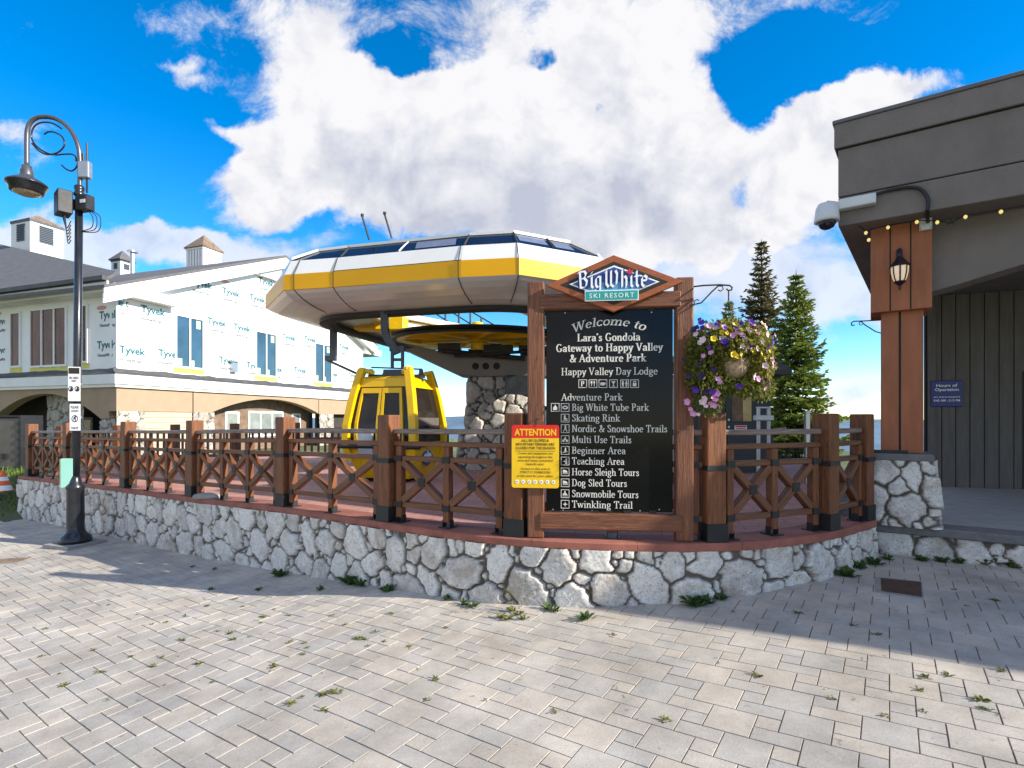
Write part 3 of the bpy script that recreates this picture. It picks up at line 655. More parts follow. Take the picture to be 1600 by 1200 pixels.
# ------------------------------------------------------------------ stone faces
def stone_face(path, zb, zt, rmin, rmax, step, depth=0.05, seed=0, batter=0.0, mb=None, sid=None, mort=None, k_round=0.26, gap=0.05):
    """path: outer line (n,2); zb, zt functions of (x, y) or numbers. Adds a relief of fieldstones to mb."""
    rg = np.random.default_rng(seed)
    path = resample(np.array(path, float), step); nrm = normals(path)
    d = np.r_[0, np.cumsum(np.linalg.norm(np.diff(path, axis=0), axis=1))]; Lg = d[-1]
    f = lambda q, p: q(p[0], p[1]) if callable(q) else q
    Zb = np.array([f(zb, p) for p in path]); Zt = np.array([f(zt, p) for p in path]); H = (Zt - Zb).max()
    rows = max(4, int(H / step) + 1); T = np.linspace(0, 1, rows)
    U = np.tile(d, (rows, 1)); Zr = Zb[None] + (Zt - Zb)[None] * T[:, None]
    # dart throwing, largest stones first
    area = Lg * H; rad = []; tot = 0
    while tot < area * .80:
        r = rmin + (rmax - rmin) * rg.random() ** 1.3; rad.append(r); tot += math.pi * r * r * .95
    rad = sorted(rad, reverse=True); C = np.zeros((0, 2)); RR = np.zeros(0)
    z0 = Zb.min()
    for r in rad:
        for _ in range(60):
            c = np.array([rg.random() * Lg, z0 + rg.random() * (Zt.max() - z0)])
            zz0, zz1 = np.interp(c[0], d, Zb), np.interp(c[0], d, Zt)
            if not zz0 + r * .35 < c[1] < zz1 - r * .62: continue
            if len(C) == 0 or np.all(np.linalg.norm(C - c, axis=1) > (RR + r) * .88): C = np.vstack([C, c]); RR = np.r_[RR, r]; break
    for _ in range(int(area * 900)):
        r = rmin * (.42 + .5 * rg.random()); c = np.array([rg.random() * Lg, z0 + rg.random() * (Zt.max() - z0)])
        zz0, zz1 = np.interp(c[0], d, Zb), np.interp(c[0], d, Zt)
        if zz0 + r * .3 < c[1] < zz1 - r * .6 and np.all(np.linalg.norm(C - c, axis=1) > (RR + r) * .90): C = np.vstack([C, c]); RR = np.r_[RR, r]
    n = len(C); an = 0.68 + rg.random(n) * .8; th = (rg.random(n) - .5) * 2.6; lift = .55 + rg.random(n) * .6; tl = (rg.random((n, 2)) - .5) * .55; ids = rg.random(n)
    pts = np.stack([U.ravel(), Zr.ravel()], 1)
    # wobble so that outlines are not perfect arcs
    wob = 0.006 * np.stack([np.sin(pts[:, 0] * 31 + pts[:, 1] * 17) + np.sin(pts[:, 0] * 57 - pts[:, 1] * 43 + 2), np.sin(pts[:, 1] * 37 + pts[:, 0] * 13) + np.sin(pts[:, 0] * 23 + pts[:, 1] * 61 + 1)], 1)
    pw = pts + wob * min(1, rmax / .12)
    h = np.zeros(len(pts)); idv = np.zeros(len(pts)); mo = np.zeros(len(pts))
    for a in range(0, len(pts), 20000):
        q = pw[a:a + 20000]; dx = q[:, None, 0] - C[None, :, 0]; dz = q[:, None, 1] - C[None, :, 1]
        ca, sa = np.cos(th), np.sin(th); lx = (dx * ca + dz * sa) / an; lz = (-dx * sa + dz * ca) * an
        rr = np.sqrt(lx ** 2 + lz ** 2); near = (np.abs(lx) ** 5 + np.abs(lz) ** 5) ** (1 / 5) * .62 + rr * .38
        D = near - RR[None]; o = np.argsort(D, axis=1)[:, :2]; ii = np.arange(len(q)); k0 = o[:, 0]
        g = D[ii, o[:, 1]] - D[ii, k0]; out = np.clip(D[ii, k0] / .05, 0, 1)
        gp = g - gap * RR[k0] - .009; e = np.clip(gp / (RR[k0] * k_round * 1.1), 0, 1); e *= (1 - out * .9)
        prof = np.sqrt(1 - (1 - e) ** 2.2)
        h[a:a + 20000] = prof * depth * lift[k0] * (.6 + RR[k0] / rmax * .6) + prof * (dx[ii, k0] * tl[k0, 0] + dz[ii, k0] * tl[k0, 1]) * .35
        idv[a:a + 20000] = ids[k0]; mo[a:a + 20000] = 1 - np.clip(gp / .012, 0, 1)
        mo[a:a + 20000] = np.maximum(mo[a:a + 20000], np.clip((out - .75) * 4, 0, 1))
    # chipped facets
    X = pts[:, 0]; Zc = pts[:, 1]
    h += (1 - mo) * .0025 * (np.sin(X * 61 + 3 * np.sin(Zc * 23)) * np.sin(Zc * 71 + 2 * np.sin(X * 31)) + .6 * np.sin(X * 143 + Zc * 97))
    h += .004 * np.sin(X * 9) * np.sin(Zc * 11)
    m = len(path); bx = path[None, :, 0] + nrm[None, :, 0] * (h.reshape(rows, m) + batter * (1 - T[:, None])); by = path[None, :, 1] + nrm[None, :, 1] * (h.reshape(rows, m) + batter * (1 - T[:, None]))
    A = np.stack([bx, by, Zr], 2)
    mb.grid(A); sid += idv.tolist(); mort += mo.tolist()
    return A

def build_stone_wall():
    w = thing('stone_wall', (EDGE[200, 0], EDGE[200, 1], zg(EDGE[200, 0])), 'long curved low wall of whitish fieldstones with a red brick coping under the timber fence', 'wall')
    p = EDGE[::1] - EN * 0.025
    ret = np.array([(EDGE[0, 0] + .9, EDGE[0, 1] + 2.2), (EDGE[0, 0] + .2, EDGE[0, 1] + .5)])
    path = np.vstack([ret, p])
    mb = MB(); sid = []; mo = []
    stone_face(path, lambda x, y: zg(x) - .06, lambda x, y: zd(x) - .062, .055, .205, .015, depth=.048, seed=11, mb=mb, sid=sid, mort=mo)
    mb.build('stonework', M['field_stone'], w, smooth=True, attrs={'sid': sid, 'mort': mo})
    # coping: a run of brick-red slabs along the edge
    cp = MB(); dd = np.r_[0, np.cumsum(np.linalg.norm(np.diff(EDGE, axis=0), axis=1))]; i0 = 0
    cuts = [0] + [int(np.searchsorted(dd, s)) for s in np.arange(.9, dd[-1], .9)] + [len(EDGE) - 1]
    for a, b in zip(cuts[:-1], cuts[1:]):
        if b - a < 2: continue
        idx = list(range(a, b + 1)); t = np.linspace(0, 1, len(idx)); A = []
        for (off, dz) in ((-.34, -.07), (-.012, -.07), (0, -.062), (0, -.008), (-.010, 0.004), (-.34, 0.004)):
            row = []
            for j in idx:
                q = EDGE[j] + EN[j] * off; row.append((q[0], q[1], zd(EDGE[j, 0]) + dz))
            row[0] = tuple(np.array(row[0]) * .985 + np.array(row[1]) * .015); row[-1] = tuple(np.array(row[-1]) * .93 + np.array(row[-2]) * .07)
            A.append(row)
        cp.grid(A)
    cp.build('coping', M['cap_brick'], w)
build_stone_wall()

def build_deck():
    mb = MB(); fr = inset(.335)[::6]; rows = []
    back = [((q[0] * 1.12 + .3) if q[0] < 0 else q[0] * 2.2 + .3, 13.6 + 3.2 * smoothstep(-q[0], 2.0, 6.0)) for q in fr]
    for t in np.linspace(0, 1, 12): rows.append([(f[0] + (b[0] - f[0]) * t, f[1] + (b[1] - f[1]) * t, zd(f[0])) for f, b in zip(fr, back)])
    rows.append([(b[0], b[1], zd(f[0]) - .6) for f, b in zip(fr, back)])
    tag(mb.grid(rows).build('deck', M['deck_paver']), kind='structure')
build_deck()

# ------------------------------------------------------------------ timber fence
INS = inset(0.115)
def on_inset(px):
    q = INS[:, 0] / INS[:, 1] * FPX + CX; k = int(np.argmin(np.abs(q - px))); return INS[k], -EN[k]
def build_fence():
    f = thing('timber_fence', (*on_inset(446)[0], zd(-2.7)), 'brown timber fence of square posts and crossed braces along the top of the stone wall', 'fence')
    cents = [on_inset(px) for px in (50, 109, 200, 304, 446, 606, 806, 1115, 1291, 1347)]
    nx = [3, 3, 3, 3, 2, 2, 2, 2, 1]
    S = .172; Hh = 1.1
    for i, (c, n) in enumerate(cents):
        n = V3(n[0], n[1], 0); u = V3(n[1], -n[0], 0); ax = (u, n, V3(0, 0, 1)); z = zd(c[0]) + .004; b = V3(c[0], c[1], z)
        tl = (rng.random() - .5) * .012
        p = MB().box(b + V3(tl, 0, Hh / 2), (S, S, Hh), ax).build('post', M['fence_wood'], f, bevel=.012, bseg=2)
        s = MB()
        for (o_, d) in ((n, u), (-n, u), (u, n), (-u, n)): s.box(b + o_ * (S / 2 + .004) + V3(0, 0, .08), (S + .012, .006, .158), (d, o_, V3(0, 0, 1)))
        s.build('base_sleeve', M['black_iron'], p)
        t = MB()
        for (o_, d) in ((n, u), (-n, u), (u, n), (-u, n)): t.box(b + o_ * (S / 2 + .003) + V3(0, 0, .63), (S + .010, .006, .045), (d, o_, V3(0, 0, 1)))
        t.build('strap', M['black_iron'], p)
    for i, k in enumerate(nx):
        a, b = V3(*cents[i][0], 0), V3(*cents[i + 1][0], 0); d = unit(b - a); n = V3(-d[1], d[0], 0)
        if n[1] < 0: n = -n
        a = a + d * (S / 2 + .003); b = b - d * (S / 2 + .003); L = np.linalg.norm(b - a); za, zb = zd(a[0]) + .004, zd(b[0]) + .004
        def pt(s, z, o=0.0): q = a + d * (s * L); return q + V3(0, 0, za + (zb - za) * s + z) + n * o
        hr = MB(); hr.bar(pt(.0, .93), pt(1, .93), .075, .050); hr.build('handrail', M['handrail_wood'], f, bevel=.012, bseg=2)
        for z, hh in ((.805, .046), (.655, .050), (.185, .055)):
            MB().bar(pt(0, z), pt(1, z), .062, hh).build('rail', M['rail_wood'], f, bevel=.006)
        m = .075 / L if L > .9 else .06
        xs = list(np.linspace(m, 1 - m, k + 1)) if k > 1 else [.06, .94]
        for s in xs:
            MB().bar(pt(s, .05), pt(s, .782), .078, .072, up=d).build('picket', M['fence_wood'], f, bevel=.006)
            for z in (.655, .185): MB().box(pt(s, z), (.085, .090, .058), (d, n, V3(0, 0, 1))).build('joint_plate', M['black_iron'], f)
            ft = MB(); ft.box(pt(s, .007), (.13, .15, .008), (d, n, V3(0, 0, 1)))
            for sg in (-1, 1): ft.box(pt(s, .04) + d * sg * .044, (.006, .06, .07), (d, n, V3(0, 0, 1)))
            ft.build('foot_plate', M['black_iron'], f)
            ub = MB(); ub.tube([pt(s, .828), pt(s, .904)], .011, 6); ub.build('rail_bracket', M['black_iron'], f)
        for j in range(k):
            s0, s1 = xs[j], xs[j + 1]; e = .040 / L
            cb = MB(); cb.bar(pt(s0 + e, .222), pt(s1 - e, .622), .072, .068, up=n); cb.build('cross_brace', M['rail_wood'], f, bevel=.005)
            cb = MB(); cb.bar(pt(s0 + e, .622, .002), pt(s1 - e, .222, .002), .066, .074, up=n); cb.build('cross_brace', M['rail_wood'], f, bevel=.005)
            MB().box(pt((s0 + s1) / 2, .422, .001), (.085, .085, .085), (d, n, V3(0, 0, 1))).build('brace_plate', M['black_iron'], f)
build_fence()

def build_back_fence():
    f = thing('timber_fence', (-9.6, 14.4, .36), 'low brown timber fence along the far side of the terrace, seen through the front fence', 'fence')
    a, b = V3(-12.3, 14.5, .37), V3(-3.9, 13.5, .50); d = unit(b - a); L = np.linalg.norm(b - a); n = V3(-d[1], d[0], 0)
    for s in np.linspace(0, 1, 6):
        q = a + (b - a) * s; MB().box(q + V3(0, 0, .52), (.17, .17, 1.04), (d, n, V3(0, 0, 1))).build('post', M['fence_wood'], f, bevel=.01)
    for z in (.2, .62, .86): MB().bar(a + V3(0, 0, z), b + V3(0, 0, z), .06, .06).build('rail', M['rail_wood'], f)
    for s in np.linspace(.02, .98, 46):
        q = a + (b - a) * s; MB().bar(q + V3(0, 0, .2), q + V3(0, 0, .86), .035, .05, up=d).build('picket', M['fence_wood'], f)
build_back_fence()
# ------------------------------------------------------------------ street lamp and what hangs on it
LY = 8.38
LB = ground_hit(118, 852)
def build_lamp():
    x, y, z0 = LB; yy = y
    l = thing('street_lamp', (x, y, z0), 'tall dark gooseneck street lamp with a scrolled arm on a round base plate', 'street lamp')
    q = lambda px, py: P(px, py, yy)
    top = q(124, 292)[2]
    MB().lathe([(.30, 0.0), (.30, .05)], (x, y, z0 + .002), 4, axis=(V3(.9, .44, 0) * 1.35, V3(-.44, .9, 0) * 1.35, V3(0, 0, 1))).build('footing', M['concrete'], l)
    MB().lathe([(.215, .055), (.215, .10), (.20, .15), (.15, .19), (.125, .23), (.118, .30), (.115, .88), (.125, .90), (.125, .94), (.09, .98), (.07, 1.06), (.062, 1.10)], (x, y, z0), 24).build('base_column', M['lamp_iron'], l, smooth=True)
    MB().tube([(x, y, z0 + 1.08), (x + (q(123, 300)[0] - x) * .6, y, z0 + 3), q(124, 292)], [.058, .056, .052], 14).build('pole', M['lamp_iron'], l, smooth=True)
    MB().lathe([(.052, -.12), (.075, -.1), (.075, -.06), (.055, -.04), (.07, 0), (.07, .04), (.05, .06)], q(124, 296), 16).build('collar', M['lamp_iron'], l, smooth=True)
    arm = [(124.5, 294), (125, 275), (124.5, 245), (122, 228), (115, 211), (106, 199), (94, 189), (82, 184), (70, 182.5), (58, 184), (48, 191), (43, 203), (42, 220), (42, 262)]
    MB().tube([q(*p) for p in catmull(arm, 5)], .034, 10).build('arm', M['lamp_silver'], l, smooth=True)
    sc = [(122, 254), (119, 262), (112, 267), (103, 264), (96, 258), None, (119, 252), (118, 245), (112, 241), (100, 241), (88, 242), (76, 240), (64, 234), (54, 225), (49, 213), (52, 200), (60, 193), (72, 191), (85, 194), (96, 201), None,
          (50, 224), (60, 235), (72, 241), (86, 240), (96, 234), (101, 225), (97, 214), (86, 207), (76, 206), (69, 210)]
    cur = []
    for p in sc + [None]:
        if p is None:
            MB().tube([q(*c) for c in catmull(cur, 5)], .013, 7).build('scroll', M['lamp_iron'], l, smooth=True); cur = []
        else: cur.append(p)
    hd = q(42, 264); hx = (V3(.86, 0, 0), V3(0, .86, 0), V3(0, 0, .92))
    h = MB(); h.lathe([(.05, .06), (.075, .05), (.08, -.01), (.095, -.03), (.10, -.10), (.11, -.14), (.20, -.18), (.29, -.235), (.305, -.25), (.305, -.275), (.28, -.28), (.27, -.33), (.255, -.34), (.25, -.385), (.235, -.40), (.21, -.40)], hd, 28, axis=hx)
    ho = h.build('lamp_head', M['lamp_silver'], l, smooth=True)
    h2 = MB(); h2.lathe([(.306, -.248), (.312, -.262), (.306, -.28), (.285, -.284), (.278, -.335), (.262, -.345), (.256, -.392), (.238, -.406), (.2, -.402)], hd, 28, axis=hx); h2.build('shade_rim', M['lamp_iron'], ho, smooth=True)
    h3 = MB(); h3.lathe([(.215, -.404), (.19, -.43), (.12, -.455), (.03, -.465)], hd, 24, axis=hx); h3.build('lens', M['lens_glass'], ho, smooth=True)
build_lamp()

def build_lamp_extras():
    x, y, z0 = LB; q = lambda px, py, dy=0: P(px, py, y + dy)
    zc = q(100, 318)[2]
    # two dark equipment boxes
    c = q(99, 318, -.05); ax = (unit((.75, -.66, 0)), unit((.66, .75, 0)), V3(0, 0, 1))
    b = thing('equipment_box', (c[0], c[1], c[2] - .18), 'larger dark box angled on a bracket left of the lamp pole', 'equipment box', 'dark equipment boxes high on the lamp pole')
    MB().box(c, (.31, .19, .36), ax).build('casing', M['machine'], b, bevel=.012)
    MB().bar(c + V3(.05, .05, 0), V3(x + .06, y, c[2]), .05, .16).build('bracket', M['black_iron'], b)
    cb = MB()
    for k in range(6):
        a = c + ax[0] * (-.08 + .032 * k) + V3(0, 0, -.165); e = V3(x - .02, y - .062, zc - .30 - .06 * k)
        cb.tube(catmull([a, a + V3(.02, 0, -.08 - .01 * k), (a + e) / 2 + V3(.02, -.02, -.16 - .02 * k), e], 6), .0075, 5)
    cb.build('cable', M['cable_black'], b)
    c = q(133, 318, -.02); b = thing('equipment_box', (c[0], c[1], c[2] - .15), 'smaller dark box with a white label right of the lamp pole', 'equipment box', 'dark equipment boxes high on the lamp pole')
    ax2 = (unit((.97, -.22, 0)), unit((.22, .97, 0)), V3(0, 0, 1))
    MB().box(c, (.23, .14, .24), ax2).build('casing', M['machine'], b, bevel=.012)
    MB().box(c + ax2[1] * -.074 + ax2[0] * .04 + V3(0, 0, .01), (.10, .004, .055), ax2).build('label_plate', M['plate_white'], b)
    cb = MB()
    for k in range(3):
        a = c + V3(.06 + .03 * k, 0, -.12); cb.tube(catmull([a, a + V3(.06 + .03 * k, 0, -.10), a + V3(.04 + .02 * k, 0, -.26 - .03 * k), V3(x + .05, y, c[2] - .44)], 6), .007, 5)
    cb.build('cable', M['cable_black'], b)
    c = q(136, 266); b = thing('antenna_unit', (c[0], c[1], c[2] - .15), 'small pale radio unit with thin antennas near the top of the lamp pole', 'antenna')
    MB().box(c + V3(-.03, 0, .0), (.17, .10, .27), None).build('casing', M['galv_metal'], b, bevel=.02, bseg=2)
    for p0, p1 in (((136, 253), (136, 223)), ((130, 253), (130, 240)), ((136, 280), (136, 301))): MB().tube([q(*p0), q(*p1)], .016, 7).build('antenna', M['black_iron'], b)
    MB().bar(V3(x + .05, y, c[2]), c, .04, .05).build('bracket', M['black_iron'], b)
    # two notice plates, left of the pole, turned slightly to the viewer
    pl = Plane(q(127, 600)[:2] + V3(.0, -.075, 0)[:2], (.985, .17), (.17, -.985))
    for (y0, y1, x0, kind) in ((573, 627, 106, 0), (631, 673, 108.5, 1)):
        a0, b1 = pl.hit(x0, y0); a1, b0 = pl.hit(125.5, y1)
        s = thing('notice_sign', pl.at((a0 + a1) / 2, b0), ('upper white notice plate with two dark icons on the lamp pole', 'lower white notice plate with a dog icon on the lamp pole')[kind], 'sign', 'notice plates on the lamp pole')
        mb = MB(); slab(mb, pl, a0, b0, a1, b1, -.006, 0); mb.build('plate', M['plate_white'], s, bevel=.004)
        k = MB(); w = a1 - a0; h = b1 - b0; am = (a0 + a1) / 2
        def ring(cx, cy, r, t=.010):
            for i in range(14):
                t0, t1 = 2 * math.pi * i / 14, 2 * math.pi * (i + 1) / 14
                k.poly([pl.at(cx + math.cos(a_) * rr, cy + math.sin(a_) * rr * 1.25, .0025) for a_, rr in ((t0, r - t), (t0, r), (t1, r), (t1, r - t))])
        def txt(s_, cx, cy, hh, ww):
            V, F = sans(s_, .015); sc = ww / V[:, 0].max(); k.flat(V - np.array([V[:, 0].max() / 2, 0]), F, pl, cx, cy, sc, hh / .72, .0025)
        if kind == 0:
            slab(k, pl, a0 + .012, b1 - h * .20, a1 - .012, b1 - h * .03, .001, .003)
            txt('SKI AREA', am, b1 - h * .35, .035, w * .75); txt('ONLY', am, b1 - h * .44, .035, w * .4)
            for sx in (-.25, .25): ring(am + w * sx, b0 + h * .36, w * .20); k.prism([pl.at(am + w * sx - .02, b0 + h * .29, .001), pl.at(am + w * sx + .03, b0 + h * .30, .001), pl.at(am + w * sx + .005, b0 + h * .44, .001)], pl.n * .002)
        else:
            txt('PLEASE', am, b1 - h * .17, .04, w * .7); txt('LEASH', am, b1 - h * .30, .035, w * .65); txt('YOUR PET', am, b0 + h * .06, .035, w * .7)
            ring(am, b0 + h * .45, w * .30); k.prism([pl.at(am + a_ * w, b0 + h * (.45 + b_), .001) for a_, b_ in ((-.14, -.1), (-.08, 0), (-.02, .0), (.05, -.1), (.1, -.09), (.08, .03), (.15, .1), (.04, .1), (-.10, .05))], pl.n * .002)
        k.build('print', M['ink_black'], s)
        MB().box(pl.at(a1 - .03, (b0 + b1) / 2, -.03), (.05, .05, .03), (pl.u, pl.n, pl.w)).build('clamp', M['galv_metal'], s)
    c0, c1 = q(94, 716), q(117, 761); zc = (c0[2] + c1[2]) / 2; hh = c0[2] - c1[2]
    b = thing('meter_box', ((c0[0] + c1[0]) / 2, y - .06, c1[2]), 'pale mint green box clamped low on the left of the lamp pole', 'box')
    ax = (unit((.93, .37, 0)), unit((-.37, .93, 0)), V3(0, 0, 1)); cc = V3((c0[0] + c1[0]) / 2 + .035, y - .03, zc)
    MB().box(cc, (.16, .13, hh), ax).build('casing', M['mint_box'], b, bevel=.006)
    MB().box(cc - ax[0] * .083, (.004, .128, hh - .01), ax).build('side_plate', M['rust_side'], b)
    MB().box(cc - ax[0] * .087 + V3(0, 0, -.03), (.004, .05, .13), ax).build('latch', M['black_iron'], b)
    for dz in (-.13, .13): MB().bar(cc + ax[0] * .08 + V3(0, .0, dz), V3(x, y, zc + dz), .03, .03).build('clamp', M['galv_metal'], b)
build_lamp_extras()

# ------------------------------------------------------------------ left: building wrapped in white membrane
RC = V3(-12.66, 17.0, 0); RU = unit((.309, .951, 0)); RN = unit((.951, -.309, 0)); LU = -RN; LN = unit((-.309, -.951, 0))
LUv = unit((-.942, .336, 0)); LNv = unit((-.336, -.942, 0))
PR = Plane(RC[:2], RU[:2], RN[:2]); PL = Plane(RC[:2], LUv[:2], LNv[:2])
Z1, Z2, Z3, ZE, ZF = 2.73, 3.05, 3.24, 5.56, 5.97     # trim bottom, trim top, flashing top, soffit, fascia top
RL = 13.7; ZK = 8.86; TK = 7.1
def build_wrapped_building():
    B = thing('building', (*RC[:2], .25), 'two storey building wrapped in white printed membrane with a grey pitched roof', 'building')
    gz = lambda t: ZF + (ZK - ZF) * (1 - abs(t - TK) / TK)     # roof line on the gable side
    # walls of the upper storey
    w = MB()
    w.prism([PR.at(0, Z2), PR.at(RL, Z2), PR.at(RL, gz(RL) - .15), PR.at(TK, ZK - .15), PR.at(0, gz(0) - .15)], -RN * .3)
    slab(w, PL, .001, Z2, 16, ZE + .3, -.3, 0.0)
    w.build('wrapped_wall', M['housewrap'], B)
    # white band and dark flashing at first-floor level
    t = MB(); slab(t, PR, -.16, Z1, RL + .2, Z2 - .01, -.05, .16); slab(t, PR, -.10, Z1 - .10, RL + .2, Z1, -.05, .10); slab(t, PL, 0.001, Z1, 16, Z2 - .012, -.05, .155); slab(t, PL, .001, Z1 - .1, 16, Z1 - .001, -.05, .098)
    t.build('white_band', M['white_trim'], B)
    fl = MB()
    for pl, e0, e1 in ((PR, -.12, RL + .15), (PL, 0.0, 16)):
        xs = np.linspace(e0, e1, 40); A = []
        A.append([pl.at(x, Z3 + (rng.random() - .5) * .05, .015) for x in xs]); A.append([pl.at(x, Z2 + .07, .05 + rng.random() * .02) for x in xs]); A.append([pl.at(x, Z2 + .004, .15) for x in xs])
        fl.grid(A)
    fl.build('flashing', M['flashing'], B)
    # ground storey
    g = MB(); az = 1.87
    def arch_beam(pl, t0, t1, c, half, rise, z0, zt, th=.35):
        # spandrel above a flat arch
        n = 22; top = zt; xs = np.linspace(c - half, c + half, n); pts = [pl.at(t0, z0), pl.at(c - half, z0)]
        low = [pl.at(x, z0 + rise * (1 - ((x - c) / half) ** 2)) for x in xs]
        for a, b in zip(range(n - 1), range(1, n)):
            g.prism([low[a], low[b], pl.at(xs[b], top), pl.at(xs[a], top)], -pl.n * th)
        if t0 < c - half: g.prism([pl.at(t0, z0), pl.at(c - half, z0), pl.at(c - half, top), pl.at(t0, top)], -pl.n * th)
        if t1 > c + half: g.prism([pl.at(c + half, z0), pl.at(t1, z0), pl.at(t1, top), pl.at(c + half, top)], -pl.n * th)
    a332, _ = PR.hit(331, 640); a500, _ = PR.hit(499, 640); a300, _ = PR.hit(301, 640); a226, _ = PR.hit(226, 640)
    arch_beam(PR, 0, RL, (a332 + a500) / 2, (a500 - a332) / 2, .62, 1.86, Z1 - .02)
    l150, _ = PL.hit(157, 640); l0, _ = PL.hit(-12, 640)
    arch_beam(PL, .352, 16, (l150 + l0) / 2, (l0 - l150) / 2, .85, 1.62, Z1 - .021)
    g.build('stucco_beam', M['stucco_tan'], B)
    j = MB()
    for px in (301.5, 498): a, _ = PR.hit(px, 640); slab(j, PR, a - .02, 1.86, a + .02, Z1 - .11, 0, .004)
    j.build('panel_joint', M['groove'], B)
    # stone piers
    def pier(pl, t0, t1, zt, seed, off=.0):
        mb = MB(); sid = []; mo = []
        stone_face(np.array([pl.at(t0, 0, off)[:2], pl.at(t1, 0, off)[:2]]) if np.dot(np.cross(pl.u, pl.n), V3(0, 0, 1)) < 0 else np.array([pl.at(t1, 0, off)[:2], pl.at(t0, 0, off)[:2]]), .1, zt, .10, .26, .035, depth=.05, seed=seed, mb=mb, sid=sid, mort=mo)
        mb.build('stone_pier', M['pier_stone'], B, smooth=True, attrs={'sid': sid, 'mort': mo})
    e301, _ = PR.hit(301, 660); e518, _ = PR.hit(521, 660)
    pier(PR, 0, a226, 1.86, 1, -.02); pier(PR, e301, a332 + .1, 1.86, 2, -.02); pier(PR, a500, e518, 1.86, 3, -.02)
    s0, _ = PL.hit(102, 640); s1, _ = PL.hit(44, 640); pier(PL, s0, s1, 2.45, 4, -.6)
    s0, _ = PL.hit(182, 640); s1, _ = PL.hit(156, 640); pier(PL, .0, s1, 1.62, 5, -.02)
    # recessed ground-floor walls
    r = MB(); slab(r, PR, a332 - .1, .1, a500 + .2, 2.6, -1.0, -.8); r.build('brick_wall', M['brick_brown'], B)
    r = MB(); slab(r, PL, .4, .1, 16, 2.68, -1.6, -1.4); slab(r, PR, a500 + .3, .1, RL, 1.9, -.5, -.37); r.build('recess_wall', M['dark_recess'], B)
    r = MB()
    for i in range(9): slab(r, PR, a226, .15 + .19 * i, a300 + .02, .335 + .19 * i, -.1, -.03 - (.0))
    for i in range(9): slab(r, PR, a226, .15 + .19 * i, a300 + .02, .19 + .19 * i, -.1, -.012)
    r.build('siding_panel', M['siding_beige'], B)
    # windows
    def window(pl, x0, x1, ytop, ybot, panes, glass, off=.05, tape=True, fr=.07, mull=None, frame='white_trim'):
        a0, zt = pl.hit(x0, ytop, off); a1, _ = pl.hit(x1, ytop, off); _, zb = pl.hit(x0, ybot, off); a0, a1 = min(a0, a1), max(a0, a1)
        f = MB(); slab(f, pl, a0, zb, a1, zb + fr, off - .1, off); slab(f, pl, a0, zt - fr, a1, zt, off - .1, off)
        xs = np.linspace(a0, a1, panes + 1)
        for i, x in enumerate(xs):
            ww = fr if i in (0, panes) else fr * .9; xx = x + (ww / 2 if i == 0 else -ww / 2 if i == panes else 0)
            slab(f, pl, xx - ww / 2, zb + fr, xx + ww / 2, zt - fr, off - .1, off - .001)
        w_ = f.build('window', M[frame], B)
        p = MB(); slab(p, pl, a0 + .02, zb + .02, a1 - .02, zt - .02, off - .09, max(off - .035, .010)); p.build('pane', M[glass], w_)
        if tape:
            q = MB(); slab(q, pl, a0 - .03, zb - .17, a1 + .03, zb - .015, .002, .012); q.build('tape', M['tape_yellow'], w_)
        return a0, a1, zb, zt, w_
    wins = []
    for (x0, x1, yt, yb) in ((274, 319.5, 489, 574), (399.5, 433, 515, 587), (492, 519.5, 534, 597)):
        a0, a1, zb, zt, w_ = window(PR, x0, x1, yt, yb, 2, 'window_blue', off=.05); wins.append((a0, a1))
        am = (a0 + a1) / 2
        for q in ((am + .28, zt - .42, a1 - .14, zt - .12), (a0 + .1, zb + .1, a0 + .3, zb + .35), (am + .08, zb + .1, am + .2, zb + .32)):
            st = MB(); slab(st, PR, *q, .016, .019); st.build('sticker', M['tape_green'], w_)
    for (x0, x1, yt, yb, n) in ((103, 45, 477, 572, 3), (31, 14, 486, 574, 1), (136, 126, 474, 567, 1), (-40, -95, 490, 574, 3)):
        window(PL, x0, x1, yt, yb, n, 'window_dark', off=.05)
    for (x0, x1, yt, yb, n) in ((352, 374, 643, 674, 1), (388, 443, 642, 683, 3), (456, 470, 646, 674, 1)):
        pr = PR.shift(-.8); window(pr, x0, x1, yt, yb, n, 'interior_grey', off=.03, tape=False, fr=.09)
    window(PL.shift(-1.4), 144, 126, 652, 690, 1, 'window_yellow', off=.03, tape=False, fr=.10)
    # membrane print
    Vt, Ft = sans('Tyvek', .030); Vh, Fh = sans('HomeWrap', .026)
    def logo(pl, a, z, right=99, left=-99):
        mb = MB()
        for V, F, a_, z_, s_, mi in ((Vt, Ft, a, z, .345, 0), (Vh, Fh, a + .03, z - .265, .148, 1)):
            V = V * s_; keep = [f for f in F if V[list(f), 0].max() + a_ < right and V[list(f), 0].min() + a_ > left]
            if keep: mb.flat(V, keep, pl, a_, z_, 1, 1, .006, mi=mi)
        if mb.f: mb.build('printed_logo', [M['wrap_teal'], M['wrap_grey']], B)
    for (px, py) in ((186, 551), (247, 556), (220, 487), (300, 444), (347, 457.5), (390, 467.5), (404, 441), (324, 505), (365, 514), (441, 529), (475, 532), (342, 566), (385, 574), (419, 579), (459, 581), (511, 587), (544, 589), (530, 544)):
        a, z = PR.hit(px, py); logo(PR, a, z)
    a, z = PR.hit(181, 476); logo(PR, a - .45, z, left=.01)
    PLf = Plane(PL.at(0, 0)[:2], -PL.u[:2], PL.n[:2])     # reading direction on the shaded side
    for (px, py, rt) in ((155.5, 498.5, -.03), (152, 545, -.03), (-9, 553, -5.7), (-8, 508, -5.7), (61, 584, 99), (-80, 590, 99), (-95, 480, 99)):
        a, z = PLf.hit(px, py); logo(PLf, a, z, right=rt)
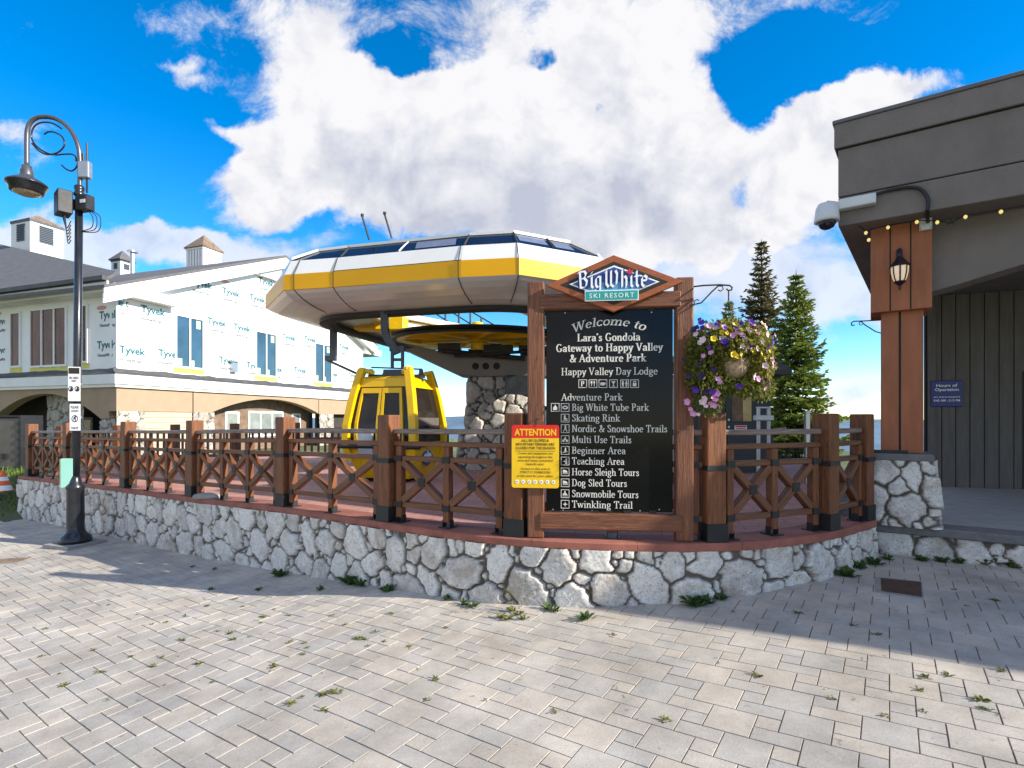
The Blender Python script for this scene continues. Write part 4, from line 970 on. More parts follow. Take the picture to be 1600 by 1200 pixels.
    for pl, px, py in ((PLf, 159, 481), (PLf, -4, 490), (PR, 350, 439), (PR, 404, 429)):
        a, z = pl.hit(px, py); mb = MB(); mb.poly([pl.at(a + .24 * math.cos(t), z + .07 * math.sin(t), .004) for t in np.linspace(0, 6.28, 15)[:-1]]); mb.build('printed_mark', M['wrap_red'], B)
    sm = MB()
    for z in (Z3 + .9, Z3 + 1.85): slab(sm, PR, .0, z, RL, z + .006, 0, .006)
    sm.build('membrane_seam', M['wrap_grey'], B)
    # roof: steep main slope over the shaded side, lower gable facing the terrace
    ov = .55; e0 = PL.at(-.35, ZF, ov); e1 = PL.at(48, ZF, ov)
    s = .8
    nb = -LNv
    def on_slope(px, py):      # point of the main slope seen at a pixel
        d = V3((px - CX) / FPX, 1, (HY - py) / FPX); c = V3(0, 0, EYE); k0 = np.dot(c - e0, nb); k1 = np.dot(d, nb)
        t = (ZF + s * k0 - c[2]) / (d[2] - s * k1); return c + d * t
    K = on_slope(2, 382); J = PL.at(-.30, ZF, ov) + nb * .35 + V3(0, 0, .35 * s)
    K2 = J + (K - J) * 1.25
    rf = MB(); top = K2[2]; L2 = e1 + nb * ((top - ZF) / s) + V3(0, 0, top - ZF)
    rf.prism([e0, J, K2, L2, e1], V3(0, 0, -.12))
    rf.prism([K2, L2, L2 + nb * 9 - V3(0, 0, 5), K2 + nb * 9 - V3(0, 0, 5)], V3(0, 0, -.12))
    rdir = -RN * 14
    ovr = RN * .45
    A0 = PR.at(-.68, gz(-.68) + .02) + ovr; A1 = PR.at(TK, ZK + .03) + ovr; A2 = PR.at(2 * TK + .3, gz(2 * TK + .3) + .02) + ovr
    rf.prism([A0, A1, A1 + rdir, A0 + rdir], V3(0, 0, -.10)); rf.prism([A1, A2, A2 + rdir, A1 + rdir], V3(0, 0, -.10))
    rfo = rf.build('roof', M['roof_grey'], B)
    # eaves: fascia, soffit, gutter
    ev = MB(); slab(ev, PL, -.40, ZE, 17, ZF - .10, ov - .06, ov); slab(ev, PL, -.02, ZE, 17, ZE + .04, 0.0, ov - .06)
    ev.build('eave', M['white_trim'], B)
    gt = MB(); gt.bar(PL.at(-.40, ZF - .03, ov + .07), PL.at(17, ZF - .03, ov + .07), .14, .13); gt.build('gutter', M['flashing'], B)
    bb = MB(); wd = .46
    for (t0, t1, z0, z1) in ((-.68, TK, gz(-.68), ZK), (TK, 2 * TK + .3, ZK, gz(2 * TK + .3))):
        for i in range(3):
            dz = -.08 - wd / 3 * i
            bb.prism([PR.at(t0, z0 + dz - wd / 3 + .004, .45 - .02 * i), PR.at(t1, z1 + dz - wd / 3 + .004, .45 - .02 * i), PR.at(t1, z1 + dz, .45 - .02 * i), PR.at(t0, z0 + dz, .45 - .02 * i)], -RN * .06)
    bb.build('bargeboard', M['white_trim'], B)
    sf = MB()
    for (t0, t1, z0, z1) in ((-.30, TK, gz(-.30), ZK), (TK, 2 * TK + .25, ZK, gz(2 * TK + .25))):
        sf.prism([PR.at(t0, z0 - .5, .0), PR.at(t1, z1 - .5, .0), PR.at(t1, z1 - .5, .41), PR.at(t0, z0 - .5, .41)], V3(0, 0, .03))
    # boxed return of the eave at the corner
    a0, _ = PR.hit(176, 470, .4); a1, z1 = PR.hit(246, 470, .3)
    slab(sf, PR, -.36, ZE - .02, 1.9, ZE + .30, .0, .42)
    slab(sf, PR, TK - 1.4, ZK - 1.15, TK + .0, ZK - .62, .0, .22)
    sf.build('soffit', M['white_trim'], B)
    # far wing
    fw = MB(); slab(fw, PR, RL, ZE - .25, RL + 1.6, ZE + .1, -3, .2); fw.build('end_eave', M['white_trim'], B)
    # cupolas and flue
    def cupola(px, ytop, ybot, Y, w, apex, roofm, ov_, louvre):
        c0 = P(px, ybot, Y); zt = P(px, ytop, Y)[2]; pa = Plane(c0[:2], RU[:2], RN[:2]); pb = Plane(c0[:2], LUv[:2], LNv[:2])
        mid = c0 + RU * w / 2 + LUv * w / 2
        body = MB(); body.box(V3(mid[0], mid[1], (c0[2] - 1.0 + zt) / 2), (w, w, zt - c0[2] + 1.0), (LUv, RU, V3(0, 0, 1))); bo = body.build('cupola', M['white_trim'], B)
        r_ = MB(); hw = w / 2 + ov_; cz = V3(mid[0], mid[1], zt); pts = [cz + LUv * sx * hw + RU * sy * hw for sx, sy in ((-1, -1), (1, -1), (1, 1), (-1, 1))]
        pts2 = [p_ + V3(0, 0, .05) for p_ in pts]; r_.add(pts + pts2 + [cz + V3(0, 0, apex)], [(3, 2, 1, 0), (0, 1, 5, 4), (1, 2, 6, 5), (2, 3, 7, 6), (3, 0, 4, 7), (4, 5, 8), (5, 6, 8), (6, 7, 8), (7, 4, 8)]); r_.build('cupola_roof', M[roofm], bo)
        for pl in (pa, pb):
            lv = MB(); bs = MB()
            if louvre:
                s0, s1 = w * .26, w * .68; zz0, zz1 = c0[2] + (zt - c0[2]) * .30, zt - .18
                slab(bs, pl, s0, zz0, s1, zz1, 0, .006)
                for zz in np.arange(zz0, zz1, .085): slab(lv, pl, s0, zz, s1, zz + .05, .006, .04)
            else:
                for i in range(1, 6): slab(bs, pl, w * i / 6 - .012, c0[2] - .2, w * i / 6 + .012, zt, 0, .006)
            slab(lv, pl, -.03, zt - .08, w + .03, zt - .001, .0, .03)
            bs.build('louvre_recess', M['flashing'] if louvre else M['wrap_grey'], bo); lv.build('louvre', M['white_trim'] if not louvre else M['wrap_grey'], bo)
    cupola(47, 342, 388, 25.6, 1.46, .52, 'roof_brown', .04, True)
    cupola(188, 405, 425, 29.0, .72, .62, 'roof_grey', .10, True)
    cupola(317, 385, 412, 25.2, 1.07, .78, 'roof_brown', .08, False)
    fl = MB(); p0, p1 = P(207, 432, 28), P(207, 394, 28); fl.tube([p0 - V3(0, 0, 1), p1], .11, 10); fl.lathe([(.24, -.08), (.24, 0)], p1 + V3(0, 0, .06), 12); fl.build('flue', M['galv_metal'], B, smooth=False)
    # wall lamp and small fittings
    a, z = PR.hit(363, 574); lp = MB(); slab(lp, PR, a - .14, z - .2, a + .14, z + .2, 0.0, .16); slab(lp, PR, a - .18, z + .2, a + .18, z + .25, 0.0, .2); lp.build('wall_lamp', M['galv_metal'], B, bevel=.01)
    # deep body behind the faces so that no daylight shows through
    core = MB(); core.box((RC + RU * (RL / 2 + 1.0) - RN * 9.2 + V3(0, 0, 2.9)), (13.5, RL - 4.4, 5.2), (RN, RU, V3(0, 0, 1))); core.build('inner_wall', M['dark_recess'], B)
build_wrapped_building()

def build_left_bits():
    c = P(14, 735, 13.2)
    g = thing('utility_cabinet', (c[0], c[1], c[2]), 'tall grey metal cabinet door with hinges left of the stone wall', 'cabinet')
    pl = Plane(P(32, 735, 13.2)[:2], (-.99, .14), (-.14, -.99)); a1, zt = pl.hit(-14, 652); zb = c[2]
    mb = MB(); slab(mb, pl, .02, zb + .04, a1, zt - .02, -.5, 0); mb.build('door', M['cabinet_grey'], g, bevel=.01)
    fr = MB(); slab(fr, pl, -.04, zb, .02, zt, -.52, .03); slab(fr, pl, -.04, zt, a1 + .06, zt + .05, -.52, .03); slab(fr, pl, a1, zb, a1 + .06, zt, -.52, .03); fr.build('frame', M['black_iron'], g)
    hg = MB()
    for z in np.linspace(zb + .15, zt - .15, 6): slab(hg, pl, .0, z - .04, .05, z + .04, .0, .045)
    hg.build('hinge', M['black_iron'], g)
    a, z = pl.hit(8, 713); lk = MB(); slab(lk, pl, a - .07, z - .07, a + .07, z + .07, 0, .04); lk.build('latch', M['black_iron'], g)
    c = P(5, 768, 11.6); k = thing('traffic_cone', c, 'orange traffic cone with white bands on the grass at the far left', 'traffic cone')
    h = P(5, 735, 11.6)[2] - c[2]; w = .15
    MB().box(c + V3(0, 0, .02), (.29, .29, .03)).build('base', M['cone_orange'], k, bevel=.01)
    f = lambda z: w * (1 - z) + .025
    for (z0, z1, m) in ((.06, .30, 'cone_white'), (.30, .52, 'cone_orange'), (.52, .70, 'cone_white'), (.70, 1.0, 'cone_orange')):
        MB().lathe([(f(z0), z0 * h), (f(z1), z1 * h)], c, 16).build('band', M[m], k, smooth=False)
    gm = MB(); tn = []
    for _ in range(2600):
        x = -10.7 - rng.random() * 4.2; y = 10.85 + rng.random() * 2.4; b = V3(x, y, zterrain(x, y)); t = rng.random() * 6.28; h = .06 + rng.random() * .14
        s = V3(math.cos(t), math.sin(t), 0) * .012; l = V3(rng.normal() * .04, rng.normal() * .04, h); gm.add([b - s, b + s, b + l], [(0, 1, 2)]); tn += [rng.random()] * 3
    tag(gm.build('grass', M['grass_leaf'], attrs={'tone': tn}), 'short green grass on the bank left of the stone wall', 'grass', kind='stuff')
    c = ground_hit(12, 877); d = MB(); ax = (unit((1, .25, 0)), unit((-.25, 1, 0)), V3(0, 0, 1))
    for i in range(2): d.box(c + ax[1] * (i * .16 - .08) + V3(0, 0, .003), (.40, .13, .016), ax)
    tag(d.build('drain_cover', M['roof_brown'], base=c), 'brown drain cover in the pavement at the far left', 'drain cover')
build_left_bits()
# ------------------------------------------------------------------ gondola station
def build_station():
    zdk = zd(-1)
    S = thing('gondola_station', (-.9, 11.9, zdk), 'white and yellow gondola terminal canopy with a yellow cable wheel on a stone pier', 'lift station')
    a = unit((.24, .97, 0))
    # plan of the outer edge, with the heights at which the white band and the glazed band end
    V = [(-4.77 + a[0] * 5.2, 10.3 + a[1] * 5.2, 4.03, .05, 4.06, .10), (-4.77 + a[0] * 2, 10.3 + a[1] * 2, 4.03, .05, 4.06, .10), (-4.77, 10.3, 4.03, .05, 4.06, .10), (-3.80, 8.86, 4.27, .12, 4.30, .15), (-3.42, 8.775, 4.27, .12, 4.50, .40),
         (-2.91, 8.66, 4.27, .12, 4.53, .42), (-.77, 8.05, 4.27, .12, 4.53, .42), (.095, 7.91, 4.27, .12, 4.53, .42), (1.15, 8.46, 4.27, .12, 4.53, .42), (1.52, 8.66, 4.27, .12, 4.31, .16), (2.3, 10.1, 4.03, .05, 4.06, .10),
         (2.3 + a[0] * 2, 10.1 + a[1] * 2, 4.03, .05, 4.06, .10), (2.3 + a[0] * 5.2, 10.1 + a[1] * 5.2, 4.03, .05, 4.06, .10)]
    n = len(V); p2 = np.array([v[:2] for v in V])
    def off_ring(d):      # polyline offset inward by d (list per vertex), mitred
        out = []
        for i in range(n):
            t0 = unit(p2[i] - p2[i - 1]) if i else None; t1 = unit(p2[i + 1] - p2[i]) if i < n - 1 else None
            nn = [V3(-t[1], t[0], 0)[:2] for t in (t0, t1) if t is not None]
            m = unit(sum(nn)); k = 1 / max(.6, np.dot(m, nn[0])); out.append(p2[i] + m * k * (d[i] if hasattr(d, '__len__') else d))
        return np.array(out)
    def row(d, z):
        q = off_ring(d); return [(q[i][0], q[i][1], z[i] if hasattr(z, '__len__') else z) for i in range(n)]
    zw = [v[2] for v in V]; ow = [v[3] for v in V]; zr = [v[4] for v in V]; orf = [v[5] for v in V]
    seg = [max(4, int(np.linalg.norm(p2[i + 1] - p2[i]) / .06)) for i in range(n - 1)]
    def srow(d, z, sm):      # dense row; sm > 0 rounds its corners
        r0 = np.array(row(d, z)); D = np.vstack([r0[i] + (r0[i + 1] - r0[i]) * np.linspace(0, 1, seg[i], endpoint=False)[:, None] for i in range(n - 1)] + [r0[-1:]])
        if sm:
            k = int(sm / .06); w = np.hanning(2 * k + 3)[1:-1]; w /= w.sum(); h = len(w) // 2
            pad = np.vstack([2 * D[0] - D[h:0:-1], D, 2 * D[-1] - D[-2:-h - 2:-1]]); D = np.stack([np.convolve(pad[:, j], w, 'valid') for j in range(3)], 1)
        return D
    ZY0, ZY1 = 3.745, 4.01
    lo = MB(); lo.grid([srow(d, z, sm) for d, z, sm in ((.86, 3.50, 1.5), (.70, 3.505, 1.3), (.52, 3.53, 1.0), (.34, 3.575, .6), (.18, 3.635, .25), (.06, 3.70, .06), (0, ZY0, 0))]); lo.build('lower_shell', M['station_silver'], S, smooth=False)
    yb = MB(); yb.grid([row(-.004, ZY0 + .001), row(-.012, ZY0 + .006), row(-.012, ZY1 - .006), row(.0, ZY1)]); yb.build('yellow_band', M['station_yellow'], S)
    wb = MB(); wb.grid([row(.004, ZY1 + .002), row(ow, zw)]); wb.build('white_band', M['station_white'], S)
    gb = MB(); gb.grid([row(np.array(ow) + .012, np.array(zw) + .002), row(orf, zr)]); gb.build('glazed_band', M['station_glass'], S)
    rf = MB(); rf.grid([row(np.array(orf) - .02, np.array(zr) - .01), row(np.array(orf) - .02, np.array(zr) + .035), row(np.array(orf) + .5, np.array(zr) + .07), row(1.9, np.array(zr) + .05)]); rf.build('roof', M['station_white'], S)
    tr = MB(); tr.grid([srow(d, z, 1.5) for d, z in ((.80, 3.50), (.80, 3.44), (.98, 3.42), (1.10, 3.44), (1.10, 3.52), (.8, 3.53))]); tr.build('track', M['rubber'], S)
    inn = MB(); inn.grid([srow(d, z, 1.5) for d, z in ((1.08, 3.53), (1.35, 3.56), (1.9, 3.62), (1.92, 4.05))]); ino = inn.build('inner_panel', M['station_inner'], S)
    en = MB()
    for i, k in ((0, 1), (n - 1, -1)):
        pr = [row(d, z)[i] for d, z in ((.86, 3.5), (.34, 3.575), (0, ZY0), (0, ZY1), (.1, 4.05), (1.9, 4.1), (1.9, 3.6))]; en.poly(pr[::k])
    en.build('end_cap', M['station_white'], S)
    # seams between panels
    sm = MB()
    prof = ((.70, 3.50), (.52, 3.527), (.34, 3.572), (.18, 3.632), (.06, 3.697), (-.012, ZY0), (-.014, ZY1), (.118, 4.27))
    for (i, f) in ((5, 0.0), (5, .98), (7, 0.0), (3, .5)):
        pts = []
        for d, z in prof:
            r0 = row(d, z); q = np.array(r0[i]) * (1 - f) + np.array(r0[i + 1]) * f; pts.append(q)
        sm.tube(pts, .007, 5)
    r0 = row(.0, ZY1); sm.tube([r0[i] for i in range(5, 7)], .010, 5)
    sm.build('panel_seam', M['rubber'], S)
    # panes and mullions in the glazed band
    def gl(i, f, h, o=-.004): r0, r1 = row(np.array(ow) + .012 + o, np.array(zw) + .002), row(np.array(orf) + o, zr); q0 = np.array(r0[i]) * (1 - f) + np.array(r0[i + 1]) * f; q1 = np.array(r1[i]) * (1 - f) + np.array(r1[i + 1]) * f; return q0 * (1 - h) + q1 * h
    mu = MB()
    for i, f in ((5, .50),): mu.tube([gl(i, f, h) + V3(.05 * h * h, 0, 0) for h in np.linspace(0.02, .98, 6)], .016, 5)
    mu.build('mullion', M['station_white'], S)
    mu = MB()
    for i, f in ((5, 0.02), (6, 0.0), (7, .0), (7, .58)): mu.tube([gl(i, f, h) for h in np.linspace(0.02, .98, 6)], .02, 5)
    mu.build('mullion', M['rubber'], S)
    for (i, f0, f1, h0, h1) in ((5, .62, .93, .18, .80), (7, .06, .52, .30, .85), (7, .64, .96, .25, .75)):
        MB().poly([gl(i, f0, h0), gl(i, f1, h0), gl(i, f1 - .02, h1), gl(i, f0 - .02, h1)]).build('pane', M['station_pane'], S)
    an = MB()
    for (x0, y0, x1, y1) in ((577, 375, 566, 338), (612, 372, 601, 335)): an.tube([P(x0, y0, 9.25), P(x1, y1, 9.25)], .018, 6); an.lathe([(.028, 0), (.028, .04)], P(x1, y1, 9.25), 8)
    an.build('antenna', M['machine'], S)
    # cable wheel
    WC = P(746, 527, 11.8); WC[2] = 3.40; Rw = 1.86; wax = (V3(1, 0, 0), V3(0, 1, .047), V3(0, 0, 1))
    wh = MB(); wh.lathe([(Rw - .10, -.06), (Rw, -.07), (Rw + .02, -.03), (Rw - .02, .0), (Rw + .02, .03), (Rw, .07), (Rw - .10, .06), (Rw - .10, -.06)], WC, 64, axis=wax); who = wh.build('cable_wheel', M['rubber'], S, smooth=False)
    w2 = MB(); w2.lathe([(Rw - .26, -.05), (Rw - .10, -.075), (Rw - .10, .03), (Rw - .26, .04), (Rw - .26, -.05)], WC, 64, axis=wax); w2.build('rim', M['wheel_yellow'], who)
    for k in range(8):
        t = 2 * math.pi * (k + .3) / 8; d = V3(math.cos(t), math.sin(t), .047 * math.sin(t)); sp = MB(); sp.bar(WC + d * .15 + V3(0, 0, .0), WC + d * (Rw - .12), .09, .10)
        sp.prism([WC + d * .2 + V3(0, 0, .20), WC + d * (Rw - .3) + V3(0, 0, .02), WC + d * .2 + V3(0, 0, .02)], np.cross(d, V3(0, 0, 1)) * .02)
        sp.build('spoke', M['wheel_yellow'], who)
    wd = MB(); wd.lathe([(.22, .02), (Rw - .2, .035)], WC, 48, axis=wax); wd.build('web_plate', M['wheel_yellow'], who)
    hb = MB(); hb.lathe([(.10, -.28), (.16, -.27), (.16, -.12), (.24, -.10), (.24, .12), (.30, .14), (.30, .20), (.16, .24), (.12, .34), (.06, .36)], WC, 20); hb.build('hub', M['wheel_yellow'], who, smooth=False)
    # catwalk with handrail above the wheel
    c0, c1 = P(602, 492, 11.2), P(704, 511, 13.6); cw = MB(); cw.bar(c0, c1, .55, .12); cw.bar(c0 + V3(.1, .2, -.16), c1 + V3(0, .1, -.14), .30, .16); cw.build('catwalk', M['station_white'], S)
    hr = MB(); Yh = 13.8
    posts = [((696, 486), (696, 512)), ((717, 485), (717, 513)), ((735, 485), (735, 514)), ((752, 495), (752, 513))]
    for p0, p1 in posts: hr.tube([P(*p0, Yh), P(*p1, Yh)], .028, 6)
    for p0, p1 in (((674, 486), (712, 510)), ((703, 486), (735, 506)), ((735, 486), (774, 509))): hr.tube([P(*p0, Yh), P(*p1, Yh)], .02, 6)
    hr.build('handrail', M['machine'], S)
    gbx = MB(); q = P(612, 506, 11.3); gbx.box(q, (.62, .5, .36), None); gbx.box(q + V3(-.55, .1, .02), (.5, .4, .30), None); gbx.build('motor_housing', M['wheel_yellow'], S, bevel=.03)
    # guide arm that hangs from the canopy
    ga = MB(); Yg = 11.2; ga.bar(P(521, 470, Yg), P(521, 556, Yg), .13, .10, up=(0, 1, 0)); ga.bar(P(512, 563, Yg), P(556, 583, Yg), .06, .05); ga.box(P(517, 560, Yg), (.22, .12, .10)); ga.build('guide_arm', M['hanger_steel'], S)
    # steel girder that carries the canopy
    gd = MB(); Yb = 11.55
    pts = [(632, 546), (655, 541), (705, 553), (760, 556), (880, 556), (960, 541), (985, 546), (880, 588), (735, 588), (718, 586)]
    gd.prism([P(x, y, Yb) for x, y in pts][::-1], V3(0, .75, 0)); gd.build('girder', M['girder'], S, bevel=.015)
    hl = MB()
    for x in (743, 759, 776): q = P(x, 572, Yb - .012); hl.lathe([(.075, -.02), (.075, 0.0)], q, 14, axis=(V3(1, 0, 0), V3(0, 0, 1), V3(0, -1, 0)))
    hl.build('bolt_hole', M['groove'], S)
    mc = MB(); rg = np.random.default_rng(5)
    for k in range(16):
        q = P(700 + rg.random() * 190, 553 - rg.random() * 9, 11.6 + rg.random() * .6); mc.box(q, (.15 + rg.random() * .4, .2 + rg.random() * .3, .06 + rg.random() * .14))
    mc.tube([P(690, 548, 11.4), P(820, 560, 11.4)], .05, 8); mc.tube([P(710, 556, 11.3), P(880, 546, 11.3)], .035, 8)
    mc.build('drive_machinery', M['machine'], S)
    # stone pier and its buttress
    mb = MB(); sid = []; mo = []
    def wrap(corners, zb, zt, **k):
        pth = []
        for c, d in zip(corners[:-1], corners[1:]): pth += [np.array(c) * (1 - t) + np.array(d) * t for t in np.linspace(0, .97, 30)]
        pth.append(np.array(corners[-1])); stone_face(np.array(pth), zb, zt, mb=mb, sid=sid, mort=mo, **k)
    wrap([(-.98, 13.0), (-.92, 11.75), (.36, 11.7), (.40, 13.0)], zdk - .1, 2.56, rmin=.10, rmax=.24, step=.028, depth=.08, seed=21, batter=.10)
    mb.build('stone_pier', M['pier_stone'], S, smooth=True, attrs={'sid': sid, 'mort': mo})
    mb = MB(); sid = []; mo = []
    def ztop(x, y): return float(np.interp(x, [-.98, -.75, -.42, -.1, .2, .5, 1.2], [1.35, 1.62, 1.92, 2.12, 2.10, 1.98, 1.6]))
    wrap([(-1.0, 12.4), (-1.03, 11.25), (.0, 11.05), (.7, 11.0), (1.3, 11.2)], zdk - .1, ztop, rmin=.07, rmax=.19, step=.022, depth=.11, seed=31, batter=.10)
    tp = MB().grid([[(x, 11.0 + (.12 if x < -.9 else .05), ztop(x, 0) - .01) for x in np.linspace(-.98, 1.2, 12)], [(x, 11.9, ztop(x, 0) + .02) for x in np.linspace(-.98, 1.2, 12)]])
    mb.build('stone_buttress', M['rough_stone'], S, smooth=True, attrs={'sid': sid, 'mort': mo}); tp.build('buttress_top', M['concrete'], S)
    MB().box(P(812, 603, 11.4), (.62, .5, .42)).build('control_box', M['machine'], S, bevel=.02)
build_station()

def build_cabin():
    th = R(15); u1 = V3(-math.cos(th), math.sin(th), 0); u2 = V3(math.sin(th), math.cos(th), 0); C0 = V3(-2.045, 9.45, 0); zb = .56
    Cb = thing('gondola_cabin', (C0[0], C0[1], zb), 'yellow gondola cabin with tinted windows hanging from the terminal', 'gondola cabin')
    prof = [(.46, .60), (.55, .80), (.60, 1.05), (.615, 1.25), (.60, 1.55), (.525, 2.0), (.47, 2.26)]     # half width at height
    def hw(z): return float(np.interp(z, [p[1] for p in prof], [p[0] for p in prof]))
    def pt(a, b, z, o=0.0): h = hw(z) + o; return C0 + u1 * a * h + u2 * b * h + V3(0, 0, z)      # a, b in -1..1
    # faces: door side faces -u2 (towards the square), end side faces -u1 (to the right)
    faces = {'door': (lambda s, z, o=0: C0 - u2 * (hw(z) + o) + u1 * s * hw(z) + V3(0, 0, z)), 'right': (lambda s, z, o=0: C0 - u1 * (hw(z) + o) + u2 * s * hw(z) + V3(0, 0, z)),
             'back': (lambda s, z, o=0: C0 + u2 * (hw(z) + o) + u1 * s * hw(z) + V3(0, 0, z)), 'left': (lambda s, z, o=0: C0 + u1 * (hw(z) + o) + u2 * s * hw(z) + V3(0, 0, z))}
    flip = {'door': 1, 'right': 1, 'back': 1, 'left': 1}
    def panel(mb, fc, s0, s1, z0, z1, o0, o1, nz=6):
        f = faces[fc]; zs = np.linspace(z0, z1, nz)
        ring = [[f(s0, z, o0), f(s1, z, o0), f(s1, z, o1), f(s0, z, o1)] for z in zs]
        mb.grid(ring, closed=True); mb.poly(ring[0][::-1]); mb.poly(ring[-1])
    lo = MB(); zs = (.60, .66, .82, 1.05, 1.17); ring = [[pt(-1, -1, z), pt(1, -1, z), pt(1, 1, z), pt(-1, 1, z)] for z in zs]; lo.grid(ring, closed=True); lo.poly(ring[0]); lo.poly(ring[-1])
    lo.build('lower_body', M['yellow_paint'], Cb, bevel=.03, bseg=2)
    for k, fc in enumerate(('right', 'back', 'left')):
        g = MB(); panel(g, fc, -.93, .93, 1.17, 2.16, -.03, -.012); g.build('window', M['cabin_glass'], Cb)
        f = MB(); panel(f, fc, -.97, .97, 2.14, 2.27, -.06, .006, 2); panel(f, fc, -.97, .97, 1.15, 1.20, -.05, .006, 2)
        f.build('window_rail', M['yellow_paint'] if k != 2 else M['yellow_paint'], Cb)
    f = MB(); panel(f, 'door', -.97, .97, 2.15, 2.27, -.06, .006, 2); f.build('window_rail', M['yellow_paint'], Cb)
    # side lights and the two door leaves
    for s0, s1 in ((-.97, -.72), (.80, .97)):
        g = MB(); panel(g, 'door', s0, s1, .78, 2.16, -.03, -.012); g.build('side_window', M['cabin_glass'], Cb)
    for s0, s1 in ((-.70, .00), (.03, .78)):
        d = MB()
        panel(d, 'door', s0, s0 + .085, .64, 2.13, -.03, .022); panel(d, 'door', s1 - .085, s1, .64, 2.13, -.03, .022); panel(d, 'door', s0 + .085, s1 - .085, 2.04, 2.13, -.03, .021, 2); panel(d, 'door', s0 + .085, s1 - .085, .64, .74, -.03, .021, 2)
        do = d.build('door', M['yellow_paint'], Cb)
        g = MB(); panel(g, 'door', s0 + .085, s1 - .085, .74, 2.04, -.015, -.003); g.build('pane', M['cabin_glass'], do)
    sl = MB(); panel(sl, 'door', .005, .025, .64, 2.13, -.03, .01); sl.build('door_gap', M['rubber'], Cb)
    rk = MB(); panel(rk, 'door', .16, .62, .98, 1.38, .03, .09, 3); rk.build('ski_rack', M['rack_silver'], Cb, bevel=.01)
    rk = MB(); panel(rk, 'door', -.56, -.14, .98, 1.38, .03, .09, 3); rk.build('ski_rack', M['rack_silver'], Cb, bevel=.01)
    # sloping corner columns reach above the roof
    for sa, sb in ((-1, -1), (1, -1), (1, 1), (-1, 1)):
        c = MB(); zs = (.9, 1.2, 1.5, 2.0, 2.27, 2.47); ring = []
        for z in zs:
            q = pt(sa, sb, min(z, 2.26), .01 - max(0, z - 2.26) * .25) + V3(0, 0, max(0, z - 2.26)); w = .066
            ring.append([q + u1 * w * i + u2 * w * j for i, j in ((-1, -1), (1, -1), (1, 1), (-1, 1))])
        c.grid(ring, closed=True); c.poly(ring[0]); c.poly(ring[-1])
        q0 = pt(sa, sb, 2.26) + V3(0, 0, .20); q1 = pt(sa * .62, sb * .62, 2.26) + V3(0, 0, .14); c.bar(q0, q1, .12, .07)
        c.build('corner_column', M['yellow_paint'], Cb, bevel=.015, bseg=2)
    rf = MB(); ring = [[pt(i * k, j * k, 2.26) + V3(0, 0, dz) for i, j in ((-1, -1), (1, -1), (1, 1), (-1, 1))] for k, dz in ((1.02, .0), (1.02, .03), (.8, .075))]; rf.grid(ring, closed=True); rf.poly(ring[-1]); rf.poly(ring[0][::-1]); rf.build('roof', M['yellow_paint'], Cb)
    fl = MB(); ring = [pt(i * .9, j * .9, 1.0) for i, j in ((-1, -1), (1, -1), (1, 1), (-1, 1))]; fl.poly(ring)
    for sg in (-1, 1): fl.box(C0 + u1 * sg * .45 + V3(0, 0, 1.15), (.28, 1.0, .08), (u1, u2, V3(0, 0, 1))); fl.box(C0 + u1 * sg * .56 + V3(0, 0, 1.4), (.06, 1.0, .45), (u1, u2, V3(0, 0, 1)))
    fl.build('bench', M['cabin_inside'], Cb)
    bp = MB(); bp.tube([C0 - u2 * (hw(1.1) + .07) - u1 * .2 * 0 + u1 * s * .72 + V3(0, 0, 1.14) for s in (-1.05, 1.05)], .035, 8); bp.tube([C0 - u1 * (hw(1.1) + .06) + u2 * s * .70 + V3(0, 0, 1.16) for s in (-1, 1)], .03, 8); bp.build('bumper', M['rubber'], Cb)
    sk = MB(); ring = [[pt(i * k, j * k, .60) + V3(0, 0, dz) for i, j in ((-1, -1), (1, -1), (1, 1), (-1, 1))] for k, dz in ((.9, 0), (.7, -.09))]; sk.grid(ring, closed=True); sk.poly(ring[-1]); sk.build('skid', M['rubber'], Cb)
    # emblem on the lit end
    pe = Plane((C0 - u1 * (hw(.95) + .012))[:2], (-u2 * -1)[:2], (-u1)[:2])
    # reading direction on this side is +u2
    e = [MB(), MB(), MB()]; cz = .93; ca = -.04
    e[0].prism([pe.at(ca + x, cz + z, .0) for x, z in ((-.24, .02), (-.10, .13), (-.05, .10), (.0, .19), (.06, .11), (.10, .13), (.24, .02), (.12, -.10), (0, -.15), (-.12, -.10))], pe.n * .012)
    e[1].prism([pe.at(ca + x, cz + z, .013) for x, z in ((-.18, .03), (-.08, .09), (-.03, .05), (.0, .15), (.05, .06), (.09, .09), (.18, .03), (.0, -.01))], pe.n * .006)
    e[2].prism([pe.at(ca + x, cz + z, .013) for x, z in ((-.15, -.03), (.15, -.03), (.10, -.08), (-.10, -.08))], pe.n * .006)
    e[0].build('emblem', M['logo_blue'], Cb); e[1].build('emblem', M['logo_white'], Cb); e[2].build('emblem', M['logo_light'], Cb)
    # hanger and grip
    h = MB(); q = lambda x, y: P(x, y, 9.35)
    arm = [q(601, 468), q(601, 500), q(602, 518), q(607, 532), q(616, 543), q(620, 552)]; dense = catmull([tuple(p) for p in arm], 5)
    for a_, b_ in zip(dense[:-1], dense[1:]): h.bar(a_, b_ + unit(b_ - a_) * .01, .10, .13, up=(1, 0, 0))
    h.bar(q(613, 545), q(613, 576), .05, .07, up=(0, 1, 0)); h.bar(q(629, 540), q(629, 576), .05, .07, up=(0, 1, 0)); h.bar(q(611, 562), q(631, 562), .05, .05); h.bar(q(609, 545), q(632, 545), .09, .09)
    h.bar(q(576, 588), q(664, 588), .09, .06); h.box(q(617, 584), (.36, .24, .13)); h.bar(q(580, 574), q(660, 577), .025, .025); h.bar(q(582, 594), q(662, 595), .03, .03)
    for x in (580, 658): h.box(q(x, 586), (.06, .10, .20))
